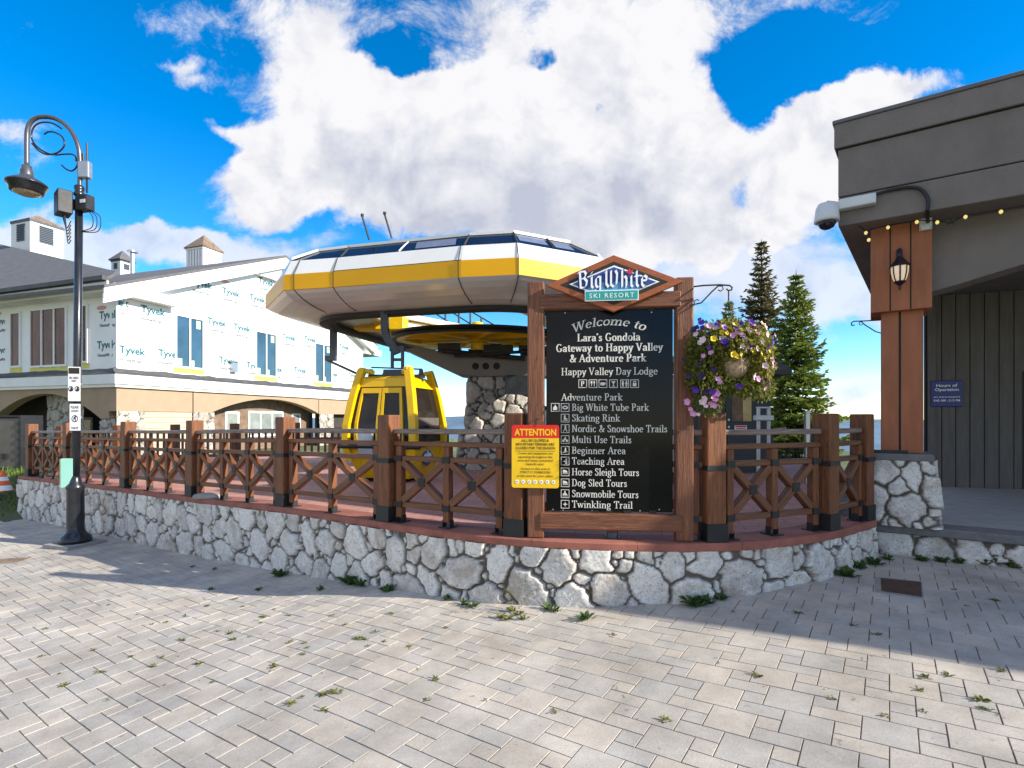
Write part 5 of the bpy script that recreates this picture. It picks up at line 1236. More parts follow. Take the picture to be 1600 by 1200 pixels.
    h.build('hanger', M['hanger_steel'], Cb, bevel=.006)
    h = MB(); h.tube([q(606, 478), q(606, 505), q(609, 525), q(614, 540)], .012, 6); h.build('cable', M['cable_black'], Cb)
    h = MB(); h.box(q(601, 463), (.30, .16, .16)); h.build('grip', M['machine'], Cb, bevel=.02)
build_cabin()

# ------------------------------------------------------------------ welcome sign
SL = V3((837 - CX) / FPX * 4.66, 4.66, 0); SR = V3((1070.5 - CX) / FPX * 4.515, 4.515, 0)
SU = unit(SR - SL); SN = V3(SU[1], -SU[0], 0)
PS = Plane(SL[:2], SU[:2], SN[:2])          # front faces of the sign's posts
SW = float(np.linalg.norm(SR - SL)); ZS = .556
def build_sign():
    s = thing('welcome_sign', (*((SL + SR) / 2)[:2], ZS), 'tall timber framed black welcome board with a diamond resort emblem on top', 'sign')
    W = .146
    for a in (0, SW): 
        p = MB(); slab(p, PS, a - W / 2, ZS, a + W / 2, 2.81, -.14, 0); p.build('post', M['sign_wood'], s, bevel=.012, bseg=2)
    _, zt = PS.hit(850, 460); _, zm = PS.hit(850, 484); _, z2 = PS.hit(950, 803); _, z3 = PS.hit(950, 829)
    b = MB(); slab(b, PS, W / 2 - .04, zm, SW - W / 2 + .04, zt, -.12, .012); b.build('beam', M['sign_wood'], s, bevel=.01)
    b = MB(); slab(b, PS, W / 2 - .04, z3, SW - W / 2 + .05, z2, -.12, .012); b.build('beam', M['sign_wood'], s, bevel=.01)
    pb = PS.shift(-.05)
    a0, b1 = pb.hit(853.5, 487); a1, b0 = pb.hit(1051.5, 801)
    bd = MB(); slab(bd, pb, a0, b0, a1, b1, -.025, 0); bo = bd.build('board', M['sign_black'], s, bevel=.003)
    cl = MB()
    for px in (884, 1017): a, z = pb.hit(px, 482); slab(cl, pb, a - .03, z - .02, a + .03, z + .05, -.03, .012)
    for px in (870, 928, 952, 980, 1020): a, z = pb.hit(px, 802); slab(cl, pb, a - .03, z - .02, a + .03, z + .025, -.03, .004)
    cl.build('clip', M['black_iron'], s)
    bl = MB()
    for px, py in ((883, 489), (1018, 488), (864, 796), (880, 797), (925, 798), (1000, 798), (1030, 796)): a, z = pb.hit(px, py); bl.lathe([(.007, 0), (.006, .004)], pb.at(a, z, .0), 8, axis=(pb.u, pb.w, pb.n))
    bl.build('bolt', M['galv_metal'], bo)
    t = MB()
    def line(txt, x0, x1, ybase, ycap, w=.10, bold=False, **k):
        c = (x0 + x1) / 2; aL, zb = pb.hit(x0, ybase); aR, _ = pb.hit(x1, ybase); _, zc = pb.hit(c, ycap); _, zbc = pb.hit(c, ybase)
        Q, adv = pen_text(txt, w=w, **k); put_quads(t, Q, pb, aL, zb, (aR - aL) / adv, zc - zbc, .0022)
    # arched heading
    Q, adv = pen_text('Welcome to', w=.13, slant=.18); aL, _ = pb.hit(896, 512); aR, _ = pb.hit(1010, 512); am = (aL + aR) / 2; _, zc = pb.hit(953, 508); _, zc2 = pb.hit(953, 494.5); hh = (zc2 - zc)
    Rr = .80; sx = (aR - aL) / adv
    def warp(x, y):
        ang = (x - am) / Rr; r = Rr + (y - zc); return am + math.sin(ang) * r, zc - Rr + math.cos(ang) * r
    put_quads(t, Q, pb, aL - .01, zc, sx, hh, .0022, warp=warp)
    line("Lara's Gondola", 902, 1001, 533.5, 521.5, .17); line('Gateway to Happy Valley', 869, 1036, 550, 538, .17); line('& Adventure Park', 890, 1010, 566, 554, .17)
    line('Happy Valley Day Lodge', 877, 1028, 586.5, 575, .12); line('Adventure Park', 877, 973, 626, 615, .12)
    rows = [('Big White Tube Park', 1014, 642), ('Skating Rink', 969, 658.5), ('Nordic & Snowshoe Trails', 1043, 675), ('Multi Use Trails', 987, 692), ('Beginner Area', 978, 709), ('Teaching Area', 976, 725.5),
            ('Horse Sleigh Tours', 999, 742.5), ('Dog Sled Tours', 980, 759.5), ('Snowmobile Tours', 998, 776.5), ('Twinkling Trail', 989, 793)]
    for txt, x1, yb in rows: line(txt, 893.5, x1, yb, yb - 11.2, .125)
    t.build('lettering', M['sign_letter'], bo)
    ic = MB()
    def icon(cx, cy, kind):
        a, z = pb.hit(cx, cy); a2, _ = pb.hit(cx + 6.6, cy); r = a2 - a; th = r * .13
        for (x0, y0, x1, y1) in ((-1, -1, 1, -1 + .13), (-1, 1 - .13, 1, 1), (-1, -.87, -.87, .87), (.87, -.87, 1, .87)): slab(ic, pb, a + x0 * r, z + y0 * r, a + x1 * r, z + y1 * r, .0005, .0025)
        def pg(pts): ic.prism([pb.at(a + x * r, z + y * r, .0005) for x, y in pts], pb.n * .002)
        def bx(x0, y0, x1, y1): slab(ic, pb, a + x0 * r, z + y0 * r, a + x1 * r, z + y1 * r, .0005, .0025)
        def disc(x, y, q, n=10): pg([(x + q * math.cos(2 * math.pi * i / n), y + q * math.sin(2 * math.pi * i / n)) for i in range(n)])
        if kind == 'P':
            Q, adv = pen_text('P', w=.2); put_quads(ic, Q, pb, a - r * .45, z - r * .6, r * 1.3, r * 1.2, .0012)
        elif kind == 'food': bx(-.42, -.65, -.25, .1); bx(-.55, .1, -.12, .62); bx(.22, -.65, .4, .1); pg([(.12, .1), (.5, .1), (.42, .66), (.2, .66)])
        elif kind == 'mug': bx(-.6, -.4, .35, .3); pg([(.35, -.3), (.65, -.1), (.65, .2), (.35, .25)])
        elif kind == 'glass': pg([(0, -.15), (.5, .55), (-.5, .55)]); bx(-.08, -.55, .08, -.15); bx(-.35, -.65, .35, -.52)
        elif kind == 'people':
            for x in (-.42, .42): disc(x, .55, .18); pg([(x - .28, -.1), (x + .28, -.1), (x + .2, .34), (x - .2, .34)]); bx(x - .18, -.7, x - .03, -.1); bx(x + .03, -.7, x + .18, -.1)
        elif kind == 'lock': bx(-.42, -.62, .42, .12); bx(-.34, .12, -.2, .5); bx(.2, .12, .34, .5); bx(-.34, .5, .34, .64)
        elif kind == 'lift': bx(-.5, -.65, .5, -.05); pg([(-.5, -.05), (.5, -.05), (.0, .55)]); bx(-.05, .5, .05, .75)
        elif kind == 'ring':
            for i in range(14):
                t0, t1 = 2 * math.pi * i / 14, 2 * math.pi * (i + 1) / 14; pg([(.68 * math.cos(t0), .45 * math.sin(t0)), (.68 * math.cos(t1), .45 * math.sin(t1)), (.36 * math.cos(t1), .18 * math.sin(t1)), (.36 * math.cos(t0), .18 * math.sin(t0))])
        elif kind == 'skate': pg([(-.3, -.35), (.55, -.35), (.5, -.1), (.1, .05), (.1, .65), (-.3, .65)]); bx(-.6, -.65, .6, -.52)
        elif kind == 'walk': disc(.05, .58, .2); pg([(-.15, -.1), (.25, -.1), (.3, .35), (-.1, .35)]); pg([(-.15, -.1), (.05, -.1), (-.35, -.65), (-.55, -.65)]); pg([(.05, -.1), (.25, -.1), (.55, -.65), (.35, -.65)])
        elif kind == 'bike': disc(-.42, -.3, .32); disc(.42, -.3, .32); pg([(-.42, -.1), (.42, -.1), (.1, .4), (-.15, .4)]); disc(.05, .55, .15)
        elif kind == 'slope': pg([(-.6, -.6), (.6, -.35), (.6, -.22), (-.6, -.47)]); disc(.1, .5, .17); pg([(-.2, -.3), (.25, -.25), (.25, .3), (-.05, .35)])
        elif kind == 'teach': pg([(-.6, -.1), (.1, -.3), (.15, .2)]); pg([(0, -.65), (.5, -.65), (.45, .65), (.1, .5)])
        elif kind == 'sled': pg([(-.6, .4), (-.4, .4), (-.4, -.1), (.6, -.1), (.6, .1), (.3, .2), (.2, .5), (.0, .5), (-.05, .1), (-.3, .1), (-.3, .5), (-.6, .55)][::1] if False else [(-.55, -.2), (.6, -.2), (.4, .35), (-.55, .55)]); bx(-.6, -.5, .65, -.38)
        elif kind == 'mobile': pg([(-.6, -.3), (.65, -.3), (.2, .1), (-.5, .05)]); disc(-.05, .5, .17); pg([(-.3, .0), (.1, .0), (.1, .35), (-.15, .35)]); bx(-.6, -.6, .6, -.48)
        elif kind == 'star': pg([(0, .6), (.14, .14), (.6, 0), (.14, -.14), (0, -.6), (-.14, -.14), (-.6, 0), (-.14, .14)])
    for x, k in zip((910.5, 926.5, 942, 958.5, 976, 991.5), ('P', 'food', 'mug', 'glass', 'people', 'lock')): icon(x, 599.5, k)
    icon(867.5, 636.5, 'lift')
    for (txt, x1, yb), k in zip(rows, ('ring', 'skate', 'walk', 'bike', 'slope', 'teach', 'sled', 'sled', 'mobile', 'star')): icon(883, yb - 5.2, k)
    ic.build('pictogram', M['sign_letter'], bo)
    # diamond emblem
    pd = PS.shift(.03)
    L_, Rr_, T_, B_ = pd.hit(853, 448), pd.hit(1067.5, 436.5), pd.hit(957.5, 400), pd.hit(954, 488)
    cx, cz = (L_[0] + Rr_[0]) / 2, (T_[1] + B_[1]) / 2; hx, hz = (Rr_[0] - L_[0]) / 2, (T_[1] - B_[1]) / 2
    def dia(k, o, th, m, nm):
        k = k if hasattr(k, '__len__') else (k, k)
        mb = MB(); mb.prism([pd.at(cx + x * hx * k[0], cz + z * hz * k[1], o) for x, z in ((-1, 0), (0, -1), (1, 0), (0, 1))], pd.n * th); return mb.build(nm, M[m], s, bevel=.003)
    do = dia(1, -.018, .045, 'diamond_wood', 'emblem_frame'); dia((.79, .77), .022, .008, 'ink_black', 'emblem_field'); dia((.655, .625), .027, .009, 'logo_white', 'emblem_border'); dia((.61, .565), .0335, .006, 'logo_blue', 'emblem_center')
    lw = MB(); lw.prism([pd.at(cx + x * hx, cz + z * hz, .037) for x, z in ((-.38, -.205), (0, -.53), (.38, -.205), (.30, .03), (-.30, .03))], pd.n * .004); lw.build('emblem_sky', M['logo_light'], s)
    # blackletter name in white with a blue edge
    BG = {'B': (.80, [[(.14, .98), (.20, .10), (.12, .02)], [(.14, .98), (.48, 1.0), (.60, .84), (.46, .60), (.22, .54)], [(.46, .60), (.66, .40), (.60, .12), (.36, .0), (.16, .06)], [(.0, .86), (.14, 1.04)]], []),
          'i': (.34, [[(.08, .58), (.17, .66), (.17, .10), (.28, .0)], [(.13, .84), (.21, .96)]], []),
          'g': (.56, [[(.42, .64), (.22, .66), (.10, .52), (.10, .16), (.22, .02), (.40, .10)], [(.42, .66), (.42, -.16), (.28, -.32), (.06, -.24), (.04, -.12)]], []),
          'W': (1.12, [[(.02, .86), (.16, 1.0), (.16, .22), (.32, .02), (.50, .16)], [(.50, 1.0), (.50, .16), (.70, .02), (.90, .20)], [(.90, .20), (.94, .80), (.82, 1.0)]], []),
          'h': (.60, [[(.06, .92), (.15, 1.0), (.15, .0)], [(.15, .54), (.34, .66), (.46, .52), (.46, .06), (.40, -.06)]], []),
          't': (.42, [[(.18, .94), (.18, .14), (.30, .0), (.38, .06)], [(.02, .62), (.36, .64)]], []),
          'e': (.52, [[(.40, .10), (.24, .0), (.10, .14), (.10, .50), (.26, .66), (.44, .54), (.42, .40)], [(.12, .36), (.44, .36)]], []), ' ': (.06, [], [])}
    aL, zb = pd.hit(903, 452.5); aR, _ = pd.hit(1012, 449); _, zc = pd.hit(957, 425); zb0 = pd.hit(957, 451)[1]
    for (w, off, mt, nm) in ((.40, .040, 'logo_navy', 'emblem_name_edge'), (.30, .043, 'logo_blue', 'emblem_name_edge'), (.175, .046, 'logo_white', 'emblem_name')):
        mb = MB(); Q, adv = pen_text('Big White', w=w, nib=35, glyphs=BG, serif=False)
        # the advance must not depend on the pen width
        x = 0; Q = []; nx, ny = math.cos(R(38)) * w / 2, math.sin(R(38)) * w / 2
        for ch in 'Big White':
            adv, st, _ = BG[ch]
            for ss in st:
                for (ax_, ay_), (bx_, by_) in zip(ss[:-1], ss[1:]):
                    Q.append([(x + ax_ - nx, ay_ - ny), (x + ax_ + nx, ay_ + ny), (x + bx_ + nx, by_ + ny), (x + bx_ - nx, by_ - ny)])
            x += adv + .04
        e = (w - .175) * .018
        put_quads(mb, [[(px + (e if k in (1, 2) else -e), py) for k, (px, py) in enumerate(q)] for q in Q], pd, aL, zb0, (aR - aL) / x, zc - zb0, off); mb.build(nm, M[mt], s)
    bn = MB(); a0_, z0_ = pd.hit(915, 470.5); a1_, z1_ = pd.hit(995.5, 457); zt_ = pd.hit(957, 456.5)[1]; zb_ = pd.hit(957, 470)[1]
    bn2 = MB(); slab(bn2, pd, a0_ - .008, zb_ - .008, a1_ + .008, zt_ + .008, .040, .046); bn2.build('emblem_banner_edge', M['logo_white'], s); slab(bn, pd, a0_, zb_, a1_, zt_, .046, .0485); bn.build('emblem_banner', M['logo_teal'], s)
    tx = MB(); V, F = sans('SKI RESORT', 0.0, 1.25); sc = (a1_ - a0_) * .86 / V[:, 0].max(); tx.flat(V, F, pd, a0_ + (a1_ - a0_) * .07, zb_ + .017, sc, (zt_ - zb_ - .034) / .72, .0500); tx.build('lettering', M['logo_white'], s)
    lf = MB(); a, z = pd.hit(982.5, 427); lf.prism([pd.at(a + x * .030, z + y * .032, .047) for x, y in ((0, 1), (.25, .5), (.5, .6), (.45, .2), (.95, .3), (.75, -.1), (.9, -.25), (.3, -.5), (.05, -.45), (.05, -.9), (-.05, -.9), (-.05, -.45), (-.3, -.5), (-.9, -.25), (-.75, -.1), (-.95, .3), (-.45, .2), (-.5, .6), (-.25, .5))], pd.n * .004); lf.build('emblem_leaf', M['logo_red'], s)
    # yellow warning plate hung on the left post
    pw = PS.shift(.03); a0, b1 = pw.hit(799.5, 664); a1, b0 = pw.hit(873.5, 763); w = a1 - a0; h = b1 - b0
    A = thing('warning_sign', pw.at((a0 + a1) / 2, b0), 'yellow and red attention notice hung on the left post of the welcome board', 'sign')
    def rounded(x0, z0, x1, z1, r, o, corners=(1, 1, 1, 1), k=5):
        pts = []
        for (cx_, cz_, st, on) in ((x0 + r, z0 + r, 180, corners[0]), (x1 - r, z0 + r, 270, corners[1]), (x1 - r, z1 - r, 0, corners[2]), (x0 + r, z1 - r, 90, corners[3])):
            if on: pts += [pw.at(cx_ + r * math.cos(R(st + 90 * i / k)), cz_ + r * math.sin(R(st + 90 * i / k)), o) for i in range(k + 1)]
            else: pts.append(pw.at(cx_ + r * 1.0 * (-1 if st in (180, 90) else 1), cz_ + r * (-1 if st in (180, 270) else 1), o))
        return pts
    m = MB(); m.prism(rounded(a0, b0, a1, b1, .022, -.006), pw.n * .006); m.build('plate', M['attn_yellow'], A)
    m = MB(); m.prism(rounded(a0, b1 - h * .205, a1, b1, .022, .0003, (0, 0, 1, 1)), pw.n * .0014); m.build('header', M['attn_red'], A)
    tx = MB()
    def wl(txt, fw, zf, hf, mb, bold=.0):
        V, F = sans(txt, bold); mb.flat(V - np.array([V[:, 0].max() / 2, 0]), F, pw, (a0 + a1) / 2, b0 + h * zf, w * fw / V[:, 0].max(), h * hf / .72, .0024)
    wl('ATTENTION', .88, .835, .105, tx, .03); tx.build('lettering', M['attn_yellow'], A)
    tx = MB()
    for txt, fw, zf in (('ALL SKI SLOPES &', .58, .735), ('MOUNTAIN TERRAIN ARE', .80, .675), ('CLOSED FOR THE SEASON', .83, .615)): wl(txt, fw, zf, .042, tx, .025)
    for txt, fw, zf in (('Crews and equipment are', .74, .535), ('operating throughout the', .72, .478), ('area and many unmarked', .74, .421), ('hazards exist.', .38, .364), ('Access to this area is', .62, .290), ('STRICTLY FORBIDDEN', .64, .233), ('at this time for your safety.', .77, .176)): wl(txt, fw, zf, .036, tx, .012)
    slab(tx, pw, a0 + w * .08, b0 + h * .585, a1 - w * .08, b0 + h * .589, .0005, .0022)
    tx.build('lettering', M['ink_brown'], A)
    dc = MB(); dk = MB()
    for i in range(7):
        x = a0 + w * (.115 + .128 * i); z = b0 + h * .098; dc.lathe([(.0165, .0005), (.0165, .0022)], pw.at(x, z, 0), 14, axis=(pw.u, pw.w, pw.n))
        dk.prism([pw.at(x + p * .010, z + q * .010, .0026) for p, q in ((-.6, -.5), (.0, -.2), (.5, -.6), (.4, .3), (.0, .7), (-.4, .3))], pw.n * .001)
    dc.build('pictogram_disc', M['logo_white'], A); dk.build('pictogram', M['logo_navy'], A)
    wr = MB(); aw, zw_ = pw.hit(837, 660); wr.tube([pw.at((a0 + a1) / 2, b1 - .01, .004), pw.at(aw + .0, b1 + .05, -.02), pw.at(aw + .06, b1 + .06, -.04)], .004, 5); wr.build('wire', M['cable_black'], A)
build_sign()

def build_basket():
    # wrought bracket on the sign's right post
    q = lambda px, py: P(px, py, 4.44)
    bk = thing('basket_bracket', PS.at(SW + .07, 2.75, -.06), 'thin black scrolled bracket on the right post of the welcome board', 'bracket')
    m = MB(); m.tube([PS.at(SW + .06, PS.hit(1084, 446)[1], -.05), q(1100, 446), q(1125, 445), q(1140, 446), q(1144, 449), q(1143, 453), q(1138, 454), q(1135, 451)], .007, 6)
    m.tube([PS.at(SW + .06, PS.hit(1084, 475)[1], -.05), q(1096, 473), q(1112, 456), q(1122, 447)], .006, 6); m.tube([q(1122, 447), q(1129, 447), q(1130, 452), q(1126, 455), q(1122, 453)], .005, 6); m.tube([q(1086, 477), q(1085, 470), q(1090, 468), q(1092, 470)], .005, 6)
    m.build('scrollwork', M['black_iron'], bk)
    C0 = q(1143, 572); b = thing('hanging_basket', C0 - V3(0, 0, .12), 'overflowing hanging flower basket of violet, pink and yellow petunias beside the welcome board', 'flower basket')
    rb = .155
    m = MB(); m.lathe([(.03, -.105), (.075, -.092), (.112, -.05), (.132, .02), (.138, .06), (.128, .065), (.08, .06)], C0 + V3(.01, 0, 0), 26); m.build('basket', M['coir'], b, smooth=True)
    ch = MB(); hk = q(1138.5, 455)
    for t in (.4, 2.5, 4.6): ch.tube([hk - V3(0, 0, .06), C0 + V3(math.cos(t) * .15, math.sin(t) * .15, .07)], .003, 5)
    ch.tube([hk, hk - V3(0, 0, .07)], .006, 6); ch.build('chain', M['black_iron'], b)
    rg = np.random.default_rng(42); fo = MB(); tn = []
    def leaf(p, d, L, W_, tone):
        d = unit(d); s = unit(np.cross(d, rg.normal(size=3))) * W_; k = unit(np.cross(s, d)) * L * .12
        fo.add([p, p + d * L * .5 + s + k, p + d * L, p + d * L * .5 - s + k], [(0, 1, 2, 3)]); tn.extend([tone] * 4)
    def cloud(cx, cy, rx, ry, dep, n, tone0, tone1):
        c = q(cx, cy); ax, az = rx / FPX * 4.44, ry / FPX * 4.44
        for _ in range(n):
            v = unit(rg.normal(size=3)) * rg.random() ** .35
            p = c + v * V3(ax, dep, az); out = v + V3(0, 0, -.5) + rg.normal(size=3) * .5
            leaf(p, out, .022 + rg.random() * .03, .006 + rg.random() * .008, tone0 + (tone1 - tone0) * rg.random())
    cloud(1140, 535, 60, 34, .25, 4200, .25, .95); cloud(1125, 575, 26, 18, .10, 500, .2, .8); cloud(1180, 575, 26, 22, .12, 600, .5, 1.0); cloud(1095, 568, 25, 50, .16, 1500, .05, .6); cloud(1185, 560, 24, 38, .16, 800, .45, 1.0); cloud(1108, 612, 26, 36, .12, 700, .0, .55)  # sun from the right put into leaf tones: right clumps paler
    cloud(1165, 605, 34, 16, .14, 420, .1, .7); cloud(1130, 600, 45, 14, .16, 450, .0, .4); cloud(1190, 608, 18, 18, .10, 220, .2, .7)
    st = MB()
    for _ in range(16):
        t = rg.random() * 6.28; p0 = C0 + V3(math.cos(t) * .15, math.sin(t) * .13, .08); p1 = p0 + V3(math.cos(t) * .10, math.sin(t) * .08, .0 + rg.random() * .05); p2 = p1 + V3(math.cos(t) * .06, math.sin(t) * .05, -.16 - rg.random() * .2)
        st.tube(catmull([tuple(p0), tuple(p1), tuple(p2)], 5), .0022, 4)
    st.build('stem', M['coir'], b)
    fo.build('foliage', M['basket_leaf'], b, attrs={'tone': tn})
    # blossoms: one mesh per colour, copied
    def blossom_mesh(m_, ctr):
        mb = MB(); n = 10; pts = [(0, 0, -.012)]
        for i in range(n):
            t = 2 * math.pi * i / n; r = .028 * (1.0 if i % 2 == 0 else .80); pts.append((math.cos(t) * r, math.sin(t) * r, .006 if i % 2 == 0 else .0))
        mb.add(pts, [(0, 1 + i, 1 + (i + 1) % n) for i in range(n)])
        o = mb.build('blossom', M[m_], b, base=None); return o
    protos = {}
    spots = [('petal_violet', (1093, 499)), ('petal_violet', (1096, 504)), ('petal_violet', (1089, 511)), ('petal_violet', (1098, 512)), ('petal_dark', (1084, 515)), ('petal_dark', (1122, 503)), ('petal_violet', (1148, 510)), ('petal_violet', (1158, 505)), ('petal_violet', (1174, 503)), ('petal_violet', (1191, 507)), ('petal_pink', (1177, 507)), ('petal_pink', (1132, 511)), ('petal_pale', (1118, 512)), ('petal_pink', (1108, 509)),
             ('petal_yellow', (1128, 519)), ('petal_yellow', (1136, 520)), ('petal_yellow', (1141, 512)), ('petal_yellow', (1115, 529)), ('petal_yellow', (1175, 547)), ('petal_yellow', (1158, 553)), ('petal_yellow', (1150, 556)), ('petal_yellow', (1147, 554)), ('petal_pale', (1098, 531)), ('petal_pale', (1094, 535)), ('petal_pink', (1160, 523)), ('petal_pale', (1164, 531)), ('petal_pale', (1160, 541)), ('petal_pale', (1166, 548)), ('petal_pink', (1145, 524)), ('petal_violet', (1205, 538)), ('petal_violet', (1208, 534)),
             ('petal_pink', (1111, 551)), ('petal_pink', (1099, 556)), ('petal_dark', (1093, 567)), ('petal_dark', (1115, 576)), ('petal_dark', (1117, 581)), ('petal_dark', (1096, 588)), ('petal_dark', (1076, 587)), ('petal_dark', (1068, 562)), ('petal_dark', (1083, 604)), ('petal_violet', (1087, 609)), ('petal_dark', (1102, 612)), ('petal_violet', (1113, 612)), ('petal_pink', (1125, 596)), ('petal_pink', (1122, 592)), ('petal_pink', (1121, 615)), ('petal_pink', (1114, 620)), ('petal_pink', (1118, 624)), ('petal_pink', (1110, 630)), ('petal_pink', (1115, 633)), ('petal_pale', (1101, 623)), ('petal_pale', (1098, 628)), ('petal_pale', (1103, 634)), ('petal_pink', (1079, 639)), ('petal_pink', (1083, 646)), ('petal_pale', (1091, 647)), ('petal_pink', (1074, 628)),
             ('petal_pale', (1179, 588)), ('petal_pink', (1185, 592)), ('petal_dark', (1195, 594)), ('petal_dark', (1203, 599)), ('petal_pink', (1196, 606)), ('petal_violet', (1155, 603)), ('petal_pink', (1208, 565)), ('petal_pale', (1210, 573)), ('petal_pale', (1206, 559)), ('petal_pale', (1196, 571)), ('petal_yellow', (1195, 560)), ('petal_yellow', (1190, 552)), ('petal_pale', (1186, 513)), ('petal_pink', (1183, 519)), ('petal_pale', (1170, 515)), ('petal_pink', (1153, 518)), ('petal_dark', (1107, 521)), ('petal_dark', (1135, 539)), ('petal_pale', (1199, 522)), ('petal_pink', (1211, 524)), ('petal_pale', (1087, 522)), ('petal_yellow', (1202, 548)), ('petal_pale', (1190, 533))]
    rgb = np.random.default_rng(9)
    for _ in range(17): spots.append((('petal_pale', 'petal_pink', 'petal_yellow', 'petal_violet', 'petal_pale')[int(rgb.random() * 5)], (1100 + rgb.random() * 100, 505 + rgb.random() * 40)))
    for m_, (px, py) in spots:
        dep = 4.44 - .21 * math.sqrt(max(.05, 1 - ((px - 1143) / 75) ** 2)) - rg.random() * .03
        p = P(px, py, dep)
        if m_ not in protos: o = blossom_mesh(m_, p); protos[m_] = o
        else: o = protos[m_].copy(); COL.objects.link(o); o.parent = b
        # the mesh was built round the world origin
        me = o.data
        if m_ not in _done: 
            _done.add(m_); off = Vector(wloc(b)); me.transform(Matrix.Translation(off))
        d = unit(V3((px - 1143) / 60 + rg.normal() * .4, -1.1, (560 - py) / 90 + rg.normal() * .4))
        o.location = Vector(p) - Vector(wloc(b)); o.rotation_euler = Vector(d).to_track_quat('Z', 'Y').to_euler(); sc = .72 + rg.random() * .50; o.scale = (sc, sc, sc)
_done = set()
build_basket()
# ------------------------------------------------------------------ spruces, hut, gate
def spruce(base, H, Rb, seed, leafm, label, sparse=1.0, taper=.9, brown_top=0.0):
    rg = np.random.default_rng(seed); T = thing('spruce_tree', base, label, 'tree', 'spruce trees behind the terrace'); base = np.array(base, float)
    t = MB(); t.tube([base + V3(0, 0, H * f) for f in (0, .3, .6, .85, 1.0)], [.022 * H, .016 * H, .010 * H, .005 * H, .0012 * H], 8); c = MB(); tn = []; wood = t
    def tri(p, d, L, W_, tone):
        s = np.cross(d, rg.normal(size=3)); s = s / (np.linalg.norm(s) + 1e-9) * W_
        c.add([p - s * .6, p + d * L * .45 - s, p + d * L, p + d * L * .45 + s], [(0, 1, 2, 3)]); tn.extend([tone] * 4)
    z = .06
    while z < .985:
        rad = Rb * (1 - z) ** taper * (.82 + .3 * rg.random()); nb = int(6 + 7 * (1 - z))
        ph = rg.random() * 6.28
        for k in range(nb):
            if rg.random() > sparse: continue
            a = ph + 2 * math.pi * (k + rg.random() * .6) / nb; L = rad * (.6 + .5 * rg.random()); d = V3(math.cos(a), math.sin(a), 0)
            if L < .05: L = .05
            sag = -.30 - .25 * (1 - z) + .2 * z; up = .35 + .3 * rg.random()
            def bp(f): return base + V3(0, 0, H * z) + d * L * f + V3(0, 0, L * (sag * f + up * f * f * .9))
            wood.bar(bp(0), bp(.55), .012 + .01 * L, .012 + .01 * L)
            n = max(4, int(L / .062)); bt = rg.random()
            for i in range(n):
                f = (i + .6) / n * (1.0); q = bp(f); tl = L * .42 * (1 - f * .75) + .08
                for sd in (-1, 1):
                    dd = unit(d * .75 + np.cross(d, V3(0, 0, 1)) * sd * (.75 + .2 * rg.random()) + V3(0, 0, -.22 + .25 * rg.random()))
                    m = max(1, int(tl / .12))
                    for j in range(m):
                        qq = q + dd * tl * j / m; e = unit(dd + rg.normal(size=3) * .30)
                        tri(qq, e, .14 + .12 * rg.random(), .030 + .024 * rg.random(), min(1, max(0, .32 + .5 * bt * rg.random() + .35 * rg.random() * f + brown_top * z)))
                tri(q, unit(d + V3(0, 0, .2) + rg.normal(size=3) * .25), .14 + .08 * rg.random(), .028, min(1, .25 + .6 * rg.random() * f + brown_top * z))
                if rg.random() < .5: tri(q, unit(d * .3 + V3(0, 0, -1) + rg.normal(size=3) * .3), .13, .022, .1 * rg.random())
        z += (.019 + .017 * rg.random()) * (1.35 - .5 * z)
    tri(base + V3(0, 0, H * .97), V3(0, 0, 1), H * .05, .02, .5)
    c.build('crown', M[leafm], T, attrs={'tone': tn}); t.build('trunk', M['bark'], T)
def at_ground(px, Y): p = P(px, 655, Y); return (p[0], Y, zterrain(p[0], Y))
def ztop(py, Y): return EYE + (HY - py) / FPX * Y
b = at_ground(1190, 23); spruce(b, ztop(374, 23) - b[2], 1.9, 3, 'spruce_brown', 'tallest spruce, thin topped and darker, left of the bushier green one', .92, .74, .22)
b = at_ground(1244, 19); spruce(b, ztop(422, 19) - b[2], 1.72, 8, 'spruce_green', 'bushy bright green spruce reaching lowest behind the right end of the fence', .96, .78, .0)
b = at_ground(1139, 26); spruce(b, ztop(466, 26) - b[2], 1.5, 5, 'spruce_green', 'small spruce whose tip shows above the flower basket', .8, .8, .1)

